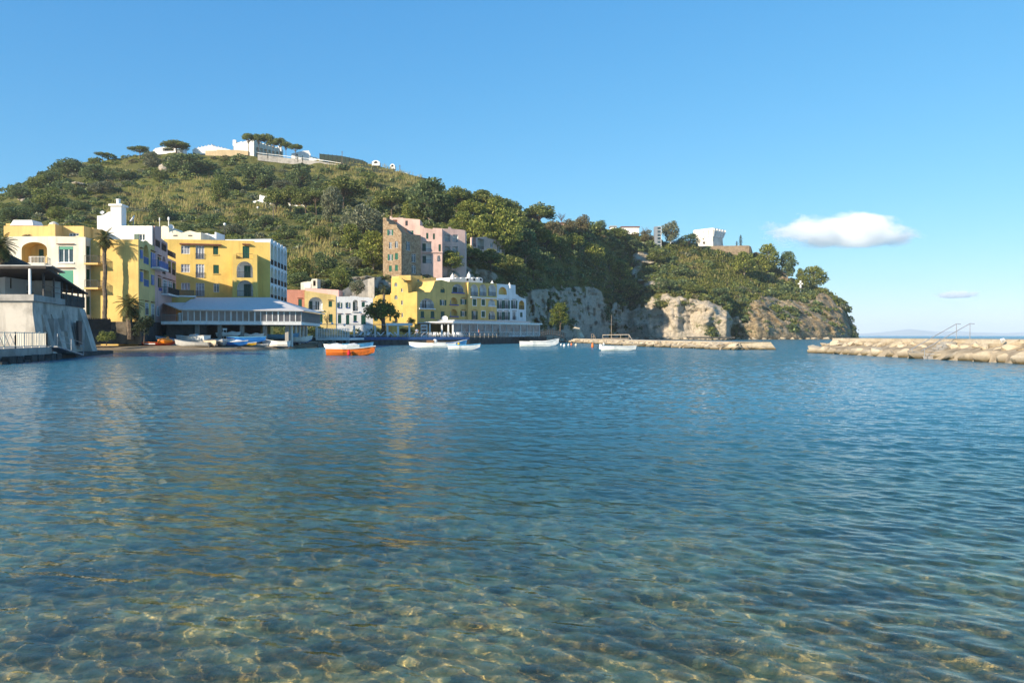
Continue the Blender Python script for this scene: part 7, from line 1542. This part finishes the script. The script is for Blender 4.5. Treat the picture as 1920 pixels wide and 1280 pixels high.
# steps with handrails into the water
r = house('water_steps', 1790, 660, 57, 'steps with two slanting handrails climbing the right breakwater', 'steps')
fS = Vector(RB_[4]); tg = (Vector(RB_[5]) - fS).normalized(); n_ = Vector((tg.y, -tg.x)); ang_ = math.atan2(n_.y, n_.x)
for k in range(7):
    mb = MB(); q = fS + n_ * (.3 + k * .33) - tg * 1.0; mb.box((q.x, q.y, 1.32 - k * .22 - .4), .36, 1.5, .4, ang_); mb.build('step', M['concrete'], r)
for s_ in (-1.9, -.2):
    a = fS + n_ * -.9 + tg * s_; b = fS + n_ * 2.9 + tg * s_; mb = MB(); A_ = Vector((a.x, a.y, 2.72)); B_ = Vector((b.x, b.y, .62)); mb.tube([A_ - Vector((n_.x * .35, n_.y * .35, .02)), A_, B_], .032, 6); mb.tube([A_ , Vector((a.x, a.y, 1.5))], .03, 6); m_ = A_.lerp(B_, .93); mb.tube([m_, Vector((m_.x, m_.y, -.3))], .03, 6); mb.build('handrail', M['grey_metal'], r)
# landing stage, mast and dark jetty
r = house('boat_stage', 1155, 634, 190, 'low wooden landing stage with sloping rails at the foot of the shaded cliff', 'landing stage'); mb = MB(); f = Fac(r, 1130, 178, 1185, 172); f.bx(mb, 0, f.L * .9, .9, 1.25, -2.5, 0); mb.build('deck', M['wood'], r); mb = MB()
for a, z_ in ((0, 2.0), (f.L * .3, 2.05), (f.L * .62, 2.05), (f.L * .9, 2.0)): mb.bar(f.pt(a, 1.25, 0), f.pt(a, z_, 0), .12)
mb.bar(f.pt(0, 1.95, 0), f.pt(f.L * .9, 2.02, 0), .14); mb.bar(f.pt(f.L * .9, 2.0, 0), f.pt(f.L + .2, .7, 0), .12); mb.build('railing', M['pale_wood'], r)
mb = MB(); p = at(1146.5, 634, 177); q = at(1146.5, 591, 177); p.z = 1.2; mb.tube([p, q], [.12, .07]); o = mb.build('mast', M['wood'], None, origin=p); props(o, 'plain wooden mast standing on the landing stage', 'mast')
r = house('steps_rail', 1117, 634, 185, 'short wooden ladder rail left of the landing stage', 'railing'); mb = MB(); f = Fac(r, 1109, 184, 1127, 180)
for a in (0, 1.0): mb.bar(f.pt(a, .7, 0), f.pt(a, 2.2, 0), .13)
mb.bar(f.pt(0, 2.15, 0), f.pt(1.0, 2.15, 0), .12); mb.bar(f.pt(1.0, 2.15, 0), f.pt(2.2, .8, 0), .12); mb.bar(f.pt(0, 1.5, 0), f.pt(1.4, 1.5, 0), .1); mb.build('rails', M['wood'], r)
r = house('dark_jetty', 1335, 633, 300, 'dark flat jetty with tan rocks beneath under the pale cliff', 'jetty'); mb = MB(); a, b = at(1293, 632, 300), at(1378, 632, 296); mb.prism([(a.x, a.y), (b.x, b.y), (b.x, b.y + 5), (a.x, a.y + 5)], .75, 1.3); mb.build('slab', M['dark_stone'], r)
for i in range(9): p = at(1312 + i * 7.4, 635, 298.6); boulder((p.x, p.y, .2), .9, .8, .6, 'small tan rock under the dark jetty', 'rocks under the dark jetty', i)
p = at(1086, 632, 210)
r = house('rock_arch', 1086, 632, 212, 'small pale rock sculpture with a beak like arm at the foot of the cliff', 'rock'); mb = MB(); mb.tube([at(1088, 634, 212), at(1086, 625, 212), at(1084, 618, 212), at(1078, 615.5, 212), at(1073, 617, 212)], [1.3, .8, .75, .45, .15], 8); mb.build('stone', M['boulder'], r)
# shore rocks under the quay and at the cliff foot
for i in range(46):
    x = 1010 + i * 13.2 + rr.uniform(-5, 5)
    if x > 1600: break
    i_ = int(np.argmin(np.abs(TX - x))); d = WY[i_, 0] - rr.uniform(.5, 3); s_ = rr.uniform(.8, 2.0); p = ((x - 960) / F * d, d, .1); o = boulder(p, s_ * 1.3, s_, s_ * .7, 'rock fallen into the sea at the foot of the cliff', 'rocks at the cliff foot', i)
# ================================================================== FAR COAST, CLOUDS, HAZE
mx = np.linspace(-100, 16500, 240); my = 14000.0; hz = np.interp((mx / my * F + 960), [900, 1500, 1640, 1700, 1735, 1790, 1830, 1870, 1920, 2050, 2300, 2700], [0, 0, 60, 150, 225, 130, 150, 110, 90, 180, 120, 60]) * .62
pts3 = np.stack([mx / 600, mx * 0, mx * 0], 1); hz = np.maximum(hz * (1 + .22 * fbm(pts3, 5)), -20)
V = np.concatenate([np.stack([mx, np.full_like(mx, my), np.full_like(mx, -20)], 1), np.stack([mx, np.full_like(mx, my + 600), hz], 1), np.stack([mx, np.full_like(mx, my + 1800), np.full_like(mx, -20)], 1)]); k = len(mx); ix = np.arange(3 * k).reshape(3, k)
Fq = np.concatenate([np.stack([ix[j, :-1], ix[j, 1:], ix[j + 1, 1:], ix[j + 1, :-1]], 1) for j in (0, 1)])
t = NT('far_land'); n1 = t.noise(t.pos(), .002, 5, .6); M['far'] = t.done(t.bsdf(t.ramp(n1, [(.35, (.06, .08, .04)), (.65, (.18, .17, .11))]), .95)); o = link('far_mountains', np_mesh('far_mountains', V, Fq, M['far'], True)); props(o, 'faint far mountains across the sea', 'mountains', kind='structure')
def cloud(x, y, d, wx, wy, wz, dens, seed, label, thr=.50):
    p = at(x, y, d); bm = bmesh.new(); bmesh.ops.create_icosphere(bm, subdivisions=3, radius=1.0); me = bpy.data.meshes.new('cloud'); bm.to_mesh(me); bm.free(); o = link('cloud', me); o.location = p; k = d / F; o.scale = (wx * k, wy * k, wz * k); props(o, label, 'cloud', 'clouds', kind=None)
    t = NT('cloud_vapour'); oc = t.objco(); mp = t.new('ShaderNodeMapping'); mp.inputs['Scale'].default_value = (3.4, 1.6, 1.5); mp.inputs['Location'].default_value = (seed, seed * .7, 0); t.ln(oc, mp.inputs[0]); n1 = t.noise(mp.outputs[0], 1.0, 10, .66, .35)
    ln = t.new('ShaderNodeVectorMath', operation='LENGTH'); t.ln(oc, ln.inputs[0]); sx = t.new('ShaderNodeSeparateXYZ'); t.ln(oc, sx.inputs[0])
    fall = t.math('SUBTRACT', 1.0, t.math('POWER', ln.outputs['Value'], 1.6)); flat = t.new('ShaderNodeMapRange'); flat.inputs[1].default_value = -.62; flat.inputs[2].default_value = -.38; t.ln(sx.outputs[2], flat.inputs[0])
    peak = t.new('ShaderNodeMapRange'); peak.inputs[1].default_value = .95; peak.inputs[2].default_value = .2; t.ln(t.math('ABSOLUTE', t.math('SUBTRACT', sx.outputs[0], .08)), peak.inputs[0])
    dn_ = t.math('MULTIPLY', t.math('MAXIMUM', t.math('SUBTRACT', t.math('ADD', t.math('MULTIPLY', n1, 1.15), t.math('MULTIPLY', t.math('MULTIPLY', fall, .72), t.math('ADD', .42, t.math('MULTIPLY', peak.outputs[0], .58)))), thr + .46), 0.0), flat.outputs[0])
    v = t.new('ShaderNodeVolumePrincipled'); v.inputs['Color'].default_value = (.98, .98, .98, 1); v.inputs['Anisotropy'].default_value = .1; t.ln(t.math('MULTIPLY', dn_, dens / k), v.inputs['Density']); t.ln(v.outputs[0], t.out.inputs['Volume']); o.data.materials.append(t.mat)
    try: t.mat.cycles.volume_step_rate = 2.0
    except Exception: pass
    return o
cloud(1576, 434, 2400, 268, 80, 54, 1.1, 3.1, 'white fair weather cloud floating right of the headland')
cloud(1788, 552, 5200, 75, 40, 12, .8, 7.7, 'thin small cloud streak low over the sea at right', .50)
# the air between here and the far coast
hb = MB(); hb.prism([(-9000, -400), (17000, -400), (17000, 17500), (-9000, 17500)], -40, 215); t = NT('haze_air'); v = t.new('ShaderNodeVolumePrincipled'); v.inputs['Color'].default_value = (.86, .92, 1, 1); v.inputs['Density'].default_value = 1.0e-4; v.inputs['Anisotropy'].default_value = .0; t.ln(v.outputs[0], t.out.inputs['Volume']); t.mat.cycles.homogeneous_volume = True
o = hb.build('haze', t.mat); props(o, 'thin pale sea haze', 'haze', kind='stuff')
